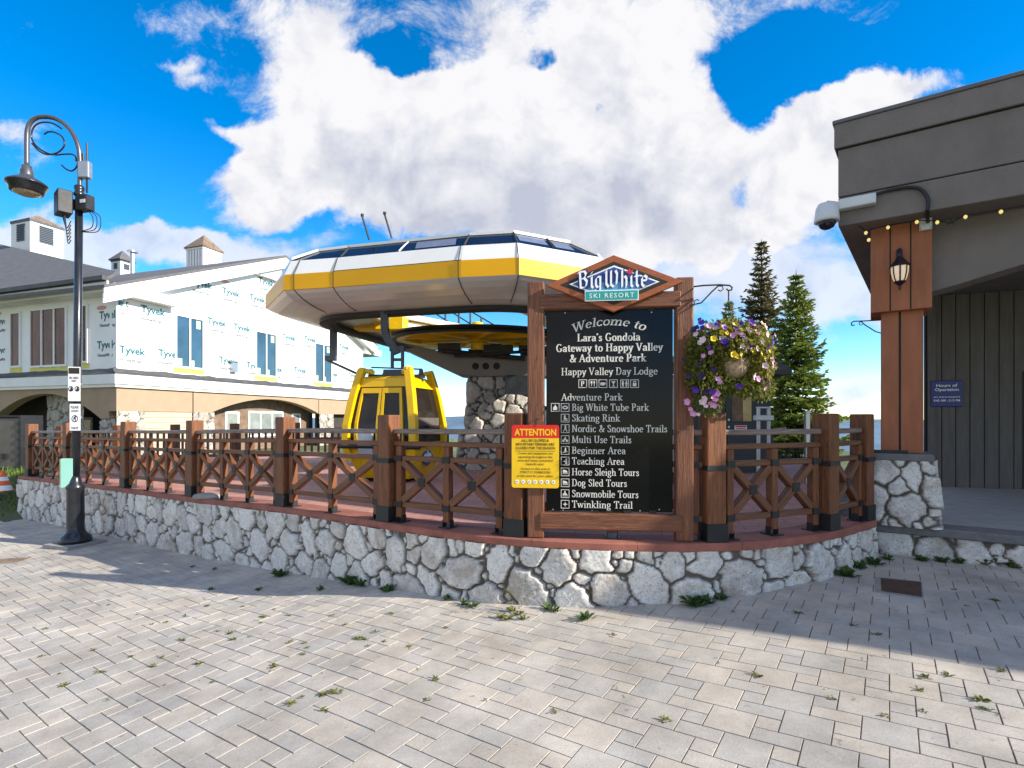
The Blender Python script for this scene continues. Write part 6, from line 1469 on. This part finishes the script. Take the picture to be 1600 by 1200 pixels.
def build_hut():
    Yh = 10.4; z0 = zd(3)
    H = thing('operator_hut', (4.1, Yh + .8, z0), 'dark slate lift operator hut with a pitched roof behind the flower basket', 'hut')
    pl = Plane((0, Yh), (1, .0), (0, -1)); a0, _ = pl.hit(1050, 640); a1, _ = pl.hit(1203, 640); _, ze = pl.hit(1200, 586)
    w = MB(); slab(w, pl, a0, z0 - .6, a1, ze, -1.9, 0); w.build('wall', M['hut_slate'], H)
    sd = MB(); slab(sd, pl, a0 - .02, z0, pl.hit(1062, 600)[0], ze, -.2, .02); sd.build('siding_panel', M['white_trim'], H)
    a, b_ = pl.hit(1120, 600)[0], pl.hit(1126, 600)[0]; t = MB(); slab(t, pl, a, z0, b_, ze, 0, .03); t.build('corner_trim', M['hut_trim'], H)
    x0, zt = pl.hit(1143, 600); x1, zb = pl.hit(1173, 658)
    d = MB(); slab(d, pl, x0 - .12, z0, x1 + .32, ze - .06, 0.0, .02); do = d.build('door', M['hut_slate'], H)
    g = MB(); slab(g, pl, x0, zb, x1 - .18, zt, .02, .03); g.build('panel', M['brick_brown'], do)
    g = MB(); slab(g, pl, x1 - .17, zb, x1, zt, .02, .034); g.build('pane', M['window_yellow'], do)
    kn = MB()
    for py in (656, 667): q = pl.at(pl.hit(1137, py)[0], pl.hit(1137, py)[1], .04); kn.lathe([(.02, -.02), (.03, 0), (.02, .02)], q, 10, axis=(pl.u, pl.w, pl.n))
    kn.build('handle', M['galv_metal'], do)
    s0, sz1 = pl.hit(1147, 664.5); s1, sz0 = pl.hit(1166, 671); s = MB(); slab(s, pl, s0, sz0, s1, sz1, .02, .03); so = s.build('door_plate', M['logo_white'], do)
    s = MB(); slab(s, pl, s0 + .01, sz0 + .045, s1 - .01, sz1 - .008, .03, .034); slab(s, pl, s0 + .03, sz0 + .012, s1 - .03, sz0 + .03, .03, .034); s.build('plate_band', M['attn_red'], do)
    r = MB(); pk = (a0 + a1) / 2; zr = pl.hit(1195, 548)[1]; aR = pl.hit(1223, 584)[0]; ov = aR - a1
    for sg, e in ((1, a1 + ov), (-1, a0 - ov)):
        ridge = pk + .42 * (a1 - pk) * sg
        r.prism([pl.at(e, ze - .02, .35), pl.at(ridge, zr, .1), pl.at(ridge, zr + .1, .1), pl.at(e, ze + .10, .35)], -pl.n * 2.5)
    r.prism([pl.at(pk - .42 * (a1 - pk), zr, .1), pl.at(pk + .42 * (a1 - pk), zr, .1), pl.at(pk + .42 * (a1 - pk), zr + .1, .1), pl.at(pk - .42 * (a1 - pk), zr + .1, .1)], -pl.n * 2.4)
    r.prism([pl.at(a0 - ov, ze - .01, .34), pl.at(a1 + ov, ze - .01, .34), pl.at(a1 + ov, ze + .10, .345), pl.at(pk + .42 * (a1 - pk), zr, .12), pl.at(pk - .42 * (a1 - pk), zr, .12), pl.at(a0 - ov, ze + .10, .345)], -pl.n * .03)
    r.build('roof', M['flashing'], H)
build_hut()

def build_gate():
    Y = 8.6; x = lambda px: (px - CX) / FPX * Y
    g = thing('ticket_gate', (x(1193), Y, zd(4)), 'pale blue metal ticket gate frame behind the right hand fence', 'gate'); z0 = zd(4)
    for px in (1185, 1201): MB().tube([(x(px), Y, z0), (x(px), Y, ztop(638, Y))], .030, 8).build('post', M['rack_silver'], g)
    m = MB(); m.box((x(1193), Y, ztop(653, Y)), (.29, .12, .085)); m.box((x(1193), Y, ztop(637, Y)), (.24, .06, .03)); m.build('scanner_box', M['rack_silver'], g, bevel=.01)
    m = MB(); m.tube([(x(1199), Y - .05, ztop(672, Y)), (x(1210), Y - .35, ztop(668, Y))], .012, 6); m.tube([(x(1187), Y, ztop(700, Y)), (x(1200), Y, ztop(700, Y))], .02, 6); m.build('arm', M['galv_metal'], g)
    p = thing('marker_post', (x(1261), Y, z0), 'square grey metal post left of the fence post behind the right hand fence', 'post')
    MB().box((x(1261), Y, (z0 + ztop(645, Y)) / 2), (.07, .07, ztop(645, Y) - z0)).build('shaft', M['galv_metal'], p, bevel=.006); MB().box((x(1261), Y, ztop(644, Y)), (.09, .09, .02)).build('cap', M['galv_metal'], p)
    r = thing('metal_railing', (5.2, 12.6, zd(4) - .2), 'thin black metal railing at the far edge of the terrace', 'railing'); Yr = 12.4
    for px in np.arange(1222, 1300, 6.2): 
        q = P(px, 734, Yr); MB().tube([q, P(px, 701, Yr)], .014, 5).build('baluster', M['black_iron'], r)
    for py in (702, 731): MB().tube([P(1218, py, Yr), P(1302, py, Yr)], .016, 5).build('rail', M['black_iron'], r)
build_gate()

# ------------------------------------------------------------------ right: lodge
BE = unit((.829, -.558, 0)); BN = unit((-.558, -.829, 0)); BD = unit((.618, .786, 0)); BF = V3(3.47, 5.65, 0)
PB = Plane(BF[:2], BE[:2], BN[:2]); PP = PB.shift(-.35)
def build_lodge():
    B = thing('building', (5.2, 6.2, .49), 'dark grey stucco lodge with a deep flat fascia on a rust coloured pillar', 'building')
    ZB, ZT = 3.65, 4.765; _, zg1 = PB.hit(1303, 235); _, zg2 = PB.hit(1370, 296); zcap = PB.hit(1302, 198)[1]
    def block(z0, z1, o, name, m, ln=14):
        q0 = BF + BN * o - BE * o; q1 = BF + BN * o + BE * ln
        mb = MB(); mb.prism([q0 + V3(0, 0, z0), q1 + V3(0, 0, z0), q1 + BD * 10 + V3(0, 0, z0), q0 + BD * 6.5 + V3(0, 0, z0)], V3(0, 0, z1 - z0)); return mb.build(name, M[m], B, bevel=.006)
    block(ZB, zg2 - .012, 0.0, 'fascia', 'stucco_dark'); block(zg2 - .012, zg2, -.018, 'fascia_groove', 'groove'); block(zg2, zg1 - .01, .0005, 'fascia', 'stucco_dark'); block(zg1 - .01, zg1, .018, 'fascia_groove', 'groove'); block(zg1, zcap, .036, 'fascia', 'stucco_dark'); block(zcap, ZT, .052, 'parapet_cap', 'stucco_edge')
    # pillar: stone base, post, boxed head
    def pb_(pl, x0, x1, y0, y1, dep, name, m, bev=.004, o=0.0):
        a0, zt = pl.hit(x0, y0); a1, _ = pl.hit(x1, y0); _, zb = pl.hit(x0, y1); mb = MB(); slab(mb, pl, a0, zb, a1, zt, -dep, o); return mb.build(name, M[m], B, bevel=bev), a0, a1, zb, zt
    ps = PB.shift(-.24)
    a0, zt = ps.hit(1366, 718); a1, _ = ps.hit(1456, 718); zb = .49
    mb = MB(); sid = []; mo = []; cs = [ps.at(a0, 0, -.62), ps.at(a0, 0, 0), ps.at(a1, 0, 0), ps.at(a1 + .02, 0, -.62)]; pth = []
    for c, d in zip(cs[:-1], cs[1:]): pth += [c[:2] * (1 - t) + d[:2] * t for t in np.linspace(0, .97, 40)]
    pth.append(cs[-1][:2]); stone_face(np.array(pth), zb, zt, .08, .19, .012, depth=.045, seed=77, mb=mb, sid=sid, mort=mo, batter=.055)
    mb.build('stone_pedestal', M['field_stone'], B, smooth=True, attrs={'sid': sid, 'mort': mo})
    mb = MB(); slab(mb, ps, a0 - .03, zt - .005, a1 + .02, ps.hit(1400, 709)[1], -.66, .035); mb.build('pedestal_cap', M['slab_edge'], B, bevel=.012)
    mb = MB(); A0, Z0 = ps.hit(1362, 711); A1, Z1 = ps.hit(1419, 704); slab(mb, ps, A0, ps.hit(1400, 709)[1] + .002, A1, Z1, -.02, .012); mb.build('base_bracket', M['black_iron'], B)
    zcp = ps.hit(1400, 709)[1]
    x0, zt2 = PP.hit(1377, 480); x1, _ = PP.hit(1443, 480)
    mb = MB(); slab(mb, PP, x0, zcp + .002, x1, zt2 + .1, -.36, 0); mb.build('post', M['post_rust'], B, bevel=.008)
    xg, _ = PP.hit(1406, 600); mb = MB(); slab(mb, PP, xg - .010, zcp + .01, xg + .010, zt2, -.01, .0015); mb.build('post_groove', M['groove'], B)
    o2 = .085; pph = PP.shift(o2)
    h0, zhb = pph.hit(1360.5, 489); h1, _ = pph.hit(1456.5, 489); mb = MB(); slab(mb, pph, h0, zhb, h1, ZB - .002, -.52, 0); mb.build('pillar_head', M['post_rust'], B, bevel=.004)
    mb = MB()
    for px in (1391, 1423): a, _ = pph.hit(px, 400); slab(mb, pph, a - .006, zhb + .004, a + .006, ZB - .003, -.01, .0015)
    mb.build('head_groove', M['groove'], B)
    # arched beam between the pillars
    pa = PP.shift(-.06); mb = MB(); xs = [pa.hit(px, 430)[0] for px in (1452, 1470, 1490, 1510, 1535, 1560, 1600, 1660, 1740, 1840)]; ys = [pa.hit(px, py)[1] for px, py in ((1452, 457), (1470, 451.5), (1490, 446), (1510, 440), (1535, 432), (1560, 424.5), (1600, 412.5), (1660, 398), (1740, 388), (1840, 392))]
    for i in range(len(xs) - 1): mb.prism([pa.at(xs[i], ys[i]), pa.at(xs[i + 1], ys[i + 1]), pa.at(xs[i + 1], ZB - .003), pa.at(xs[i], ZB - .003)], -pa.n * .34)
    mb.build('arched_beam', M['stucco_dark'], B)
    # back wall of vertical boards
    A, C_ = V3(6.93, 8.79, 0), V3(8.07, 8.375, 0); wu = unit(C_ - A); wn = V3(wu[1], -wu[0], 0); pw = Plane(A[:2], wu[:2], wn[:2])
    l0 = pw.hit(1450, 600)[0]; mb = MB(); i = 0; x = l0; sp = .188
    for k in range(34): slab(mb, pw, l0 + sp * k + .006, .47, l0 + sp * (k + 1) - .006, ZB - .01, -.05, rng.random() * .004)
    mb.build('board_wall', M['board_grey'], B, bevel=.004); mb = MB(); slab(mb, pw, l0 - .02, .47, l0 + 7, ZB - .02, -.12, -.045); mb.build('wall_backing', M['groove'], B)
    mb = MB(); sw = pw.at(l0, 0); mb.prism([sw + V3(0, 0, .47), sw + BD * 6 + V3(0, 0, .47), sw + BD * 6 + V3(0, 0, ZB - .02), sw + V3(0, 0, ZB - .02)], -BE * -.1); mb.build('side_wall', M['board_grey'], B)
    d0, dz = pw.hit(1597, 580); mb = MB(); slab(mb, pw, d0, .5, d0 + 1.9, dz, -.03, .012); do = mb.build('door', M['dark_recess'], B)
    mb = MB(); slab(mb, pw, d0 + .10, .6, d0 + .88, dz - .1, .012, .02); slab(mb, pw, d0 + 1.0, .6, d0 + 1.8, dz - .1, .012, .02); mb.build('pane', M['window_dark'], do)
    # porch
    Zp = .492; e0 = V3(3.87, 5.67, 0)
    q = [e0 + V3(0, 0, Zp), e0 + BE * 9 + V3(0, 0, Zp), e0 + BE * 9 + BD * 9 + V3(0, 0, Zp), e0 + BD * 4.6 + V3(0, 0, Zp)]
    mb = MB(); mb.prism([p - V3(0, 0, .04) for p in q], V3(0, 0, .038)); mb.build('porch_slab', M['porch_floor'], B)
    pe = Plane(e0[:2], BE[:2], BN[:2]); mb = MB()
    for k in range(7): slab(mb, pe, 1.25 * k + .003, Zp - .085, 1.25 * (k + 1) - .003, Zp + .003, -.34, .03)
    mb.build('porch_edge', M['slab_edge'], B, bevel=.012)
    mb = MB(); sid = []; mo = []; pi = pe.shift(-.045)
    stone_face(np.array([pi.at(-.15, 0)[:2], pi.at(7.5, 0)[:2]]), lambda x, y: zg(x) - .05, Zp - .086, .075, .20, .014, depth=.045, seed=91, mb=mb, sid=sid, mort=mo)
    mb.build('stone_base', M['field_stone'], B, smooth=True, attrs={'sid': sid, 'mort': mo})

    # --- things fixed to the lodge
    q = lambda px, py, o=0: PB.at(*PB.hit(px, py, o), o)
    c = thing('security_camera', q(1330, 318), 'white dome security camera on a white arm at the corner of the dark fascia', 'camera')
    mb = MB(); a0, zt = PB.hit(1310, 309, .08); a1, z1 = PB.hit(1369, 301, .08); zlo = PB.hit(1369, 317, .08)[1]; slab(mb, PB, a0, zlo, a1, z1 + .0, .004, .10); mb.build('arm', M['camera_white'], c, bevel=.008)
    hd = P(1292, 340, 5.62); mb = MB(); mb.bar(P(1289, 319, 5.62), PB.at(a0 + .01, (zlo + z1) / 2, .05), .075, .06); mb.build('neck', M['camera_white'], c, bevel=.01)
    mb = MB(); mb.lathe([(.04, .15), (.085, .14), (.105, .10), (.118, -.02), (.120, -.045), (.10, -.05)], hd, 24); mb.build('housing', M['camera_white'], c, smooth=True)
    mb = MB(); mb.lathe([(.088, -.048), (.085, -.07), (.065, -.105), (.03, -.125), (.003, -.13)], hd, 20); mb.build('dome', M['station_glass'], c, smooth=True)
    jb = thing('junction_box', pph.at(*pph.hit(1446, 360)), 'small white junction box at the top of the rust coloured pillar', 'junction box')
    a0, z1 = pph.hit(1436, 342); a1, z0 = pph.hit(1456, 359); mb = MB(); slab(mb, pph, a0, z0, a1, z1, .001, .045); mb.build('casing', M['camera_white'], jb, bevel=.006)
    sc = MB()
    for u_, v_ in ((.1, .12), (.9, .12), (.1, .88), (.9, .88)): sc.lathe([(.006, 0), (.005, .003)], pph.at(a0 + (a1 - a0) * u_, z0 + (z1 - z0) * v_, .045), 8, axis=(pph.u, pph.w, pph.n))
    sc.build('screw', M['machine'], jb)
    cb = MB(); pts = [q(1368, 304, .05), q(1385, 298.5, .03), q(1402, 295, .025), q(1420, 292.5, .025), q(1436, 294.5, .025), q(1446, 303, .025), q(1450.5, 315, .025), q(1449, 330, .03)]; pts.append(pph.at(*pph.hit(1449, 349), .05))
    cb.tube(catmull([tuple(p) for p in pts], 6), .017, 8); cb = tag(cb.build('camera_cable', M['cable_black'], base=q(1420, 300)), 'thick black cable curving from the camera arm to the junction box', 'cable')
    sl = thing('string_lights', q(1500, 350), 'string of small warm bulbs on a thin black wire under the fascia', 'string lights')
    bp = [(1353, 364), (1357.5, 375), (1387.5, 355.5), (1432.5, 347), (1464.5, 347.5), (1508.5, 339), (1564, 331), (1622, 320)]
    wire = [(1340, 352), (1353, 361), (1357, 372)], [(1353, 361), (1387, 352), (1432, 344), (1464, 345), (1485, 349), (1508, 336), (1564, 328), (1640, 314)]
    ob = -.10
    pl_ = PB.shift(ob)
    w3 = MB()
    for ln in wire: w3.tube([pl_.at(*pl_.hit(*p)) for p in ln], .006, 5)
    w3.tube([pl_.at(*pl_.hit(1480, 338)), pl_.at(*pl_.hit(1491, 351))], .006, 5); w3.tube([pl_.at(*pl_.hit(1492, 338)), pl_.at(*pl_.hit(1480, 351))], .006, 5)
    w3.build('wire', M['cable_black'], sl)
    proto = None
    for px, py in bp:
        p = pl_.at(*pl_.hit(px, py))
        if proto is None:
            mb = MB(); mb.lathe([(.004, -.019), (.012, -.013), (.017, 0), (.014, .011), (.008, .018)], p, 12); proto = mb.build('bulb', M['bulb'], sl, smooth=True); p0 = p; continue
        o = proto.copy(); COL.objects.link(o); o.parent = sl; o.location = Vector(proto.location) + Vector(p - p0)
    ln = thing('wall_lantern', pph.at(*pph.hit(1405, 455)), 'black wall lantern with frosted glass panes on the rust coloured pillar', 'lantern')
    cx, zt = pph.hit(1405, 393); _, zb_ = pph.hit(1405, 457); hh = zt - zb_; o_ = pph.at(cx, zb_, .13)
    mb = MB(); mb.tube([pph.at(cx, zt - .02, .0), pph.at(cx, zt + .01, .04), pph.at(cx, zt, .10), pph.at(cx, zt - .05, .13)], .012, 8); slab(mb, pph, cx - .025, zt - .12, cx + .025, zt + .02, .0, .02); mb.build('bracket', M['lantern_iron'], ln)
    mb = MB(); mb.lathe([(.012, hh * .95), (.022, hh * .86), (.02, hh * .80), (.045, hh * .72), (.085, hh * .60), (.095, hh * .565), (.09, hh * .555)], o_, 8); mb.build('cap', M['lantern_iron'], ln)
    mb = MB(); mb.lathe([(.078, hh * .555), (.075, hh * .42), (.062, hh * .28), (.045, hh * .20)], o_, 8); mb.build('glass', M['lantern_glass'], ln)
    mb = MB()
    for k in range(4):
        t = math.pi / 4 + k * math.pi / 2 + math.atan2(pph.u[1], pph.u[0]); d = V3(math.cos(t), math.sin(t), 0); mb.tube([o_ + d * .080 + V3(0, 0, hh * .56), o_ + d * .077 + V3(0, 0, hh * .42), o_ + d * .064 + V3(0, 0, hh * .28), o_ + d * .046 + V3(0, 0, hh * .19)], .006, 5)
    d = pph.n; mb.tube([o_ + d * .080 + V3(0, 0, hh * .56), o_ + d * .077 + V3(0, 0, hh * .42), o_ + d * .064 + V3(0, 0, hh * .28), o_ + d * .046 + V3(0, 0, hh * .19)], .008, 5)
    mb.lathe([(.05, hh * .21), (.052, hh * .18), (.03, hh * .14), (.012, hh * .10), (.010, .0)], o_, 10); mb.build('cage', M['lantern_iron'], ln)
    bs = thing('hours_sign', pw.at(*pw.hit(1478, 636)), 'dark blue opening hours plate on the grey board wall', 'sign')
    pz = pw.shift(.008); a0, z1 = pz.hit(1453.5, 595); a1, z0 = pz.hit(1503.5, 635.5); w_ = a1 - a0; h_ = z1 - z0
    mb = MB(); slab(mb, pz, a0, z0, a1, z1, .0, .022); mb.build('plate', M['blue_sign'], bs, bevel=.010, bseg=2)
    tx = MB()
    for t, fw, zf, hf in (('Hours of', .66, .755, .115), ('Operation', .75, .60, .115), ('SAT, SUN & HOLIDAYS', .82, .345, .052), ('9:45 AM - 5:15 PM', .82, .20, .085)):
        V, F = sans(t, .02); tx.flat(V - np.array([V[:, 0].max() / 2, 0]), F, pz, (a0 + a1) / 2, z0 + h_ * zf, w_ * fw / V[:, 0].max(), h_ * hf / .72, .0238)
    tx.build('lettering', M['logo_white'], bs)
    hk = thing('plant_hook', PP.at(*PP.hit(1374, 500)), 'thin black scrolled hook bracket on the left of the rust coloured pillar', 'bracket')
    mb = MB(); qq = lambda px, py: P(px, py, 6.05)
    mb.tube([qq(1378, 500), qq(1350, 501.5), qq(1334, 502), qq(1330, 505), qq(1331, 508.5), qq(1335, 508)], .007, 6); mb.tube([qq(1378, 521), qq(1368, 518), qq(1352, 508), qq(1345, 502)], .006, 6); mb.tube([qq(1345, 502), qq(1342, 505), qq(1344, 508), qq(1348, 507)], .005, 6); mb.build('scrollwork', M['black_iron'], hk)
build_lodge()

# ------------------------------------------------------------------ small things on the pavement
def build_pavement_bits():
    c = ground_hit(1410, 920); g = thing('utility_cover', c, 'rusty brown rectangular utility cover set in the shaded pavement', 'utility cover')
    p = [ground_hit(*q) for q in ((1370, 903), (1438, 910), (1440, 935), (1371, 925))]; up = V3(0, 0, 1)
    cen = sum(p) / 4; fr = MB(); fr.prism([q + (q - cen) * .10 + up * -.02 for q in p], up * .024); fr.build('frame', M['concrete'], g, bevel=.004)
    mb = MB(); mb.prism([q + (cen - q) * .08 + V3(.02, 0, .002) for q in p], up * .006); mb.build('lid', M['cover_rust'], g)
    c = V3(*on_inset(330)[0], zd(-4) + .0); c[:2] -= 0; st = MB(); q = V3(c[0], c[1], zd(c[0]) + .004)
    rg = np.random.default_rng(4); n = 9; rim = [.17 * (.8 + .4 * rg.random()) for _ in range(n)]
    pts = [[q + V3(math.cos(6.283 * i / n) * rim[i] * k * 1.2 - .05, math.sin(6.283 * i / n) * rim[i] * k * .6 - .04, z) for i in range(n)] for k, z in ((.9, 0), (1, .02), (.85, .055), (.4, .075))]
    st.grid(pts, closed=True); st.poly(pts[-1]); tag(st.build('flat_stone', M['concrete'], base=q, bevel=.008), 'flat grey stone lying on the coping behind the left fence', 'stone')
    # weeds
    rg = np.random.default_rng(12); mb = MB(); tn = []; mb2 = MB(); tn2 = []
    def tuft(p, s, n, upr, m, t):
        for _ in range(n):
            a = rg.random() * 6.283; d = unit(V3(math.cos(a), math.sin(a), upr * (.2 + rg.random()))); L = s * (.5 + rg.random()); w = L * (.10 + .12 * rg.random()); sd = unit(np.cross(d, V3(0, 0, 1))) * w
            b0 = p + V3(rg.normal() * s * .25, rg.normal() * s * .25, .0); k = V3(0, 0, L * .15)
            m.add([b0, b0 + d * L * .55 + sd + k, b0 + d * L, b0 + d * L * .55 - sd + k], [(0, 1, 2, 3)]); t.extend([rg.random()] * 4)
    spots = [(98, 937), (212, 960), (170, 948), (235, 975), (290, 1000), (365, 935), (380, 948), (318, 936), (325, 945), (428, 954), (418, 962), (405, 972), (452, 962), (385, 985), (390, 996), (365, 1000), (453, 1003), (475, 1006), (480, 1010), (470, 1020), (430, 1042), (360, 990), (410, 962), (335, 985), (290, 960), (260, 975), (500, 1085), (508, 1112), (455, 1100), (470, 1087), (530, 1082), (520, 1083), (330, 1068), (310, 1035), (255, 1028), (204, 1025), (145, 1015), (95, 1052), (152, 1050), (160, 1050), (100, 1072), (560, 995), (570, 998), (588, 987), (698, 981), (683, 1058), (757, 1096), (665, 1092), (866, 1109), (960, 990), (1181, 1056), (1438, 1080), (1440, 1112), (1480, 1055), (1570, 1045), (1537, 1105), (1530, 1095), (1388, 1118), (1300, 1095), (1148, 958), (170, 1095), (245, 1040), (70, 985), (60, 1025), (520, 960), (540, 975), (610, 960), (600, 1000), (640, 1010), (575, 1008), (1035, 1128), (1447, 1058), (1250, 960), (1330, 975), (1370, 990), (1490, 920), (1508, 945), (1555, 938)]
    for px, py in spots:
        p = ground_hit(px + rg.normal() * 2, py + rg.normal() * 1.5) - V3(0, 0, .004); tuft(p, .015 + .016 * rg.random(), 16 + int(rg.random() * 18), .55, mb, tn)
    for _ in range(150):
        px = 20 + rg.random() ** .9 * 640; py = 905 + rg.random() * 170
        if rg.random() < .3: px = 700 + rg.random() * 880; py = 985 + rg.random() * 140
        p = ground_hit(px, py) - V3(0, 0, .004); tuft(p, .007 + .009 * rg.random(), 7, .5, mb, tn)
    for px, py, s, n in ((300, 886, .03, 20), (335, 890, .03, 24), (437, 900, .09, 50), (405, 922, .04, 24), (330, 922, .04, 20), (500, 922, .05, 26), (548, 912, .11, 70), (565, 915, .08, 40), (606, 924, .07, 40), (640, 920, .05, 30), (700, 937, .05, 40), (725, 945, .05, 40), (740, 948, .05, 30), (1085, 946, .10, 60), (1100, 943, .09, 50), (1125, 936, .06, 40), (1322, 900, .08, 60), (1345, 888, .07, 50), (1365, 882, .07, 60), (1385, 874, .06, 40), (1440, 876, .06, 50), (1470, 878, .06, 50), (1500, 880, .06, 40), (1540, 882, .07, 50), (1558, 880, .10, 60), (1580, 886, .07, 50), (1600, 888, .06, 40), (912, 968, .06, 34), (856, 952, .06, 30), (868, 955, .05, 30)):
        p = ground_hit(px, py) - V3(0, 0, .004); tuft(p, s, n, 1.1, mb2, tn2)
    # flowering weeds growing at the foot of the wall
    for px, py in ((795, 968), (808, 962), (783, 966), (818, 968), (800, 955)): p = ground_hit(px, py); tuft(p, .045, 24, .8, mb, tn)
    for px, py, tx, ty in ((796, 955, 822, 905), (806, 955, 830, 925), (800, 958, 790, 918)):
        p0 = ground_hit(px, py); p1 = p0 + V3((tx - px) / FPX * 4.3, -.05, (py - ty) / FPX * 4.3)
        for f in np.linspace(0, 1, 9): tuft(p0 + (p1 - p0) * f, .022, 5, .8, mb, tn)
    tag(mb.build('weeds', M['weed_leaf'], attrs={'tone': tn}), 'small yellow green weeds growing in the paving joints', 'weeds', kind='stuff')
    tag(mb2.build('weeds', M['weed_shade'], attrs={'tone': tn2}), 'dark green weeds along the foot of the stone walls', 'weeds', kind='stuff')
build_pavement_bits()
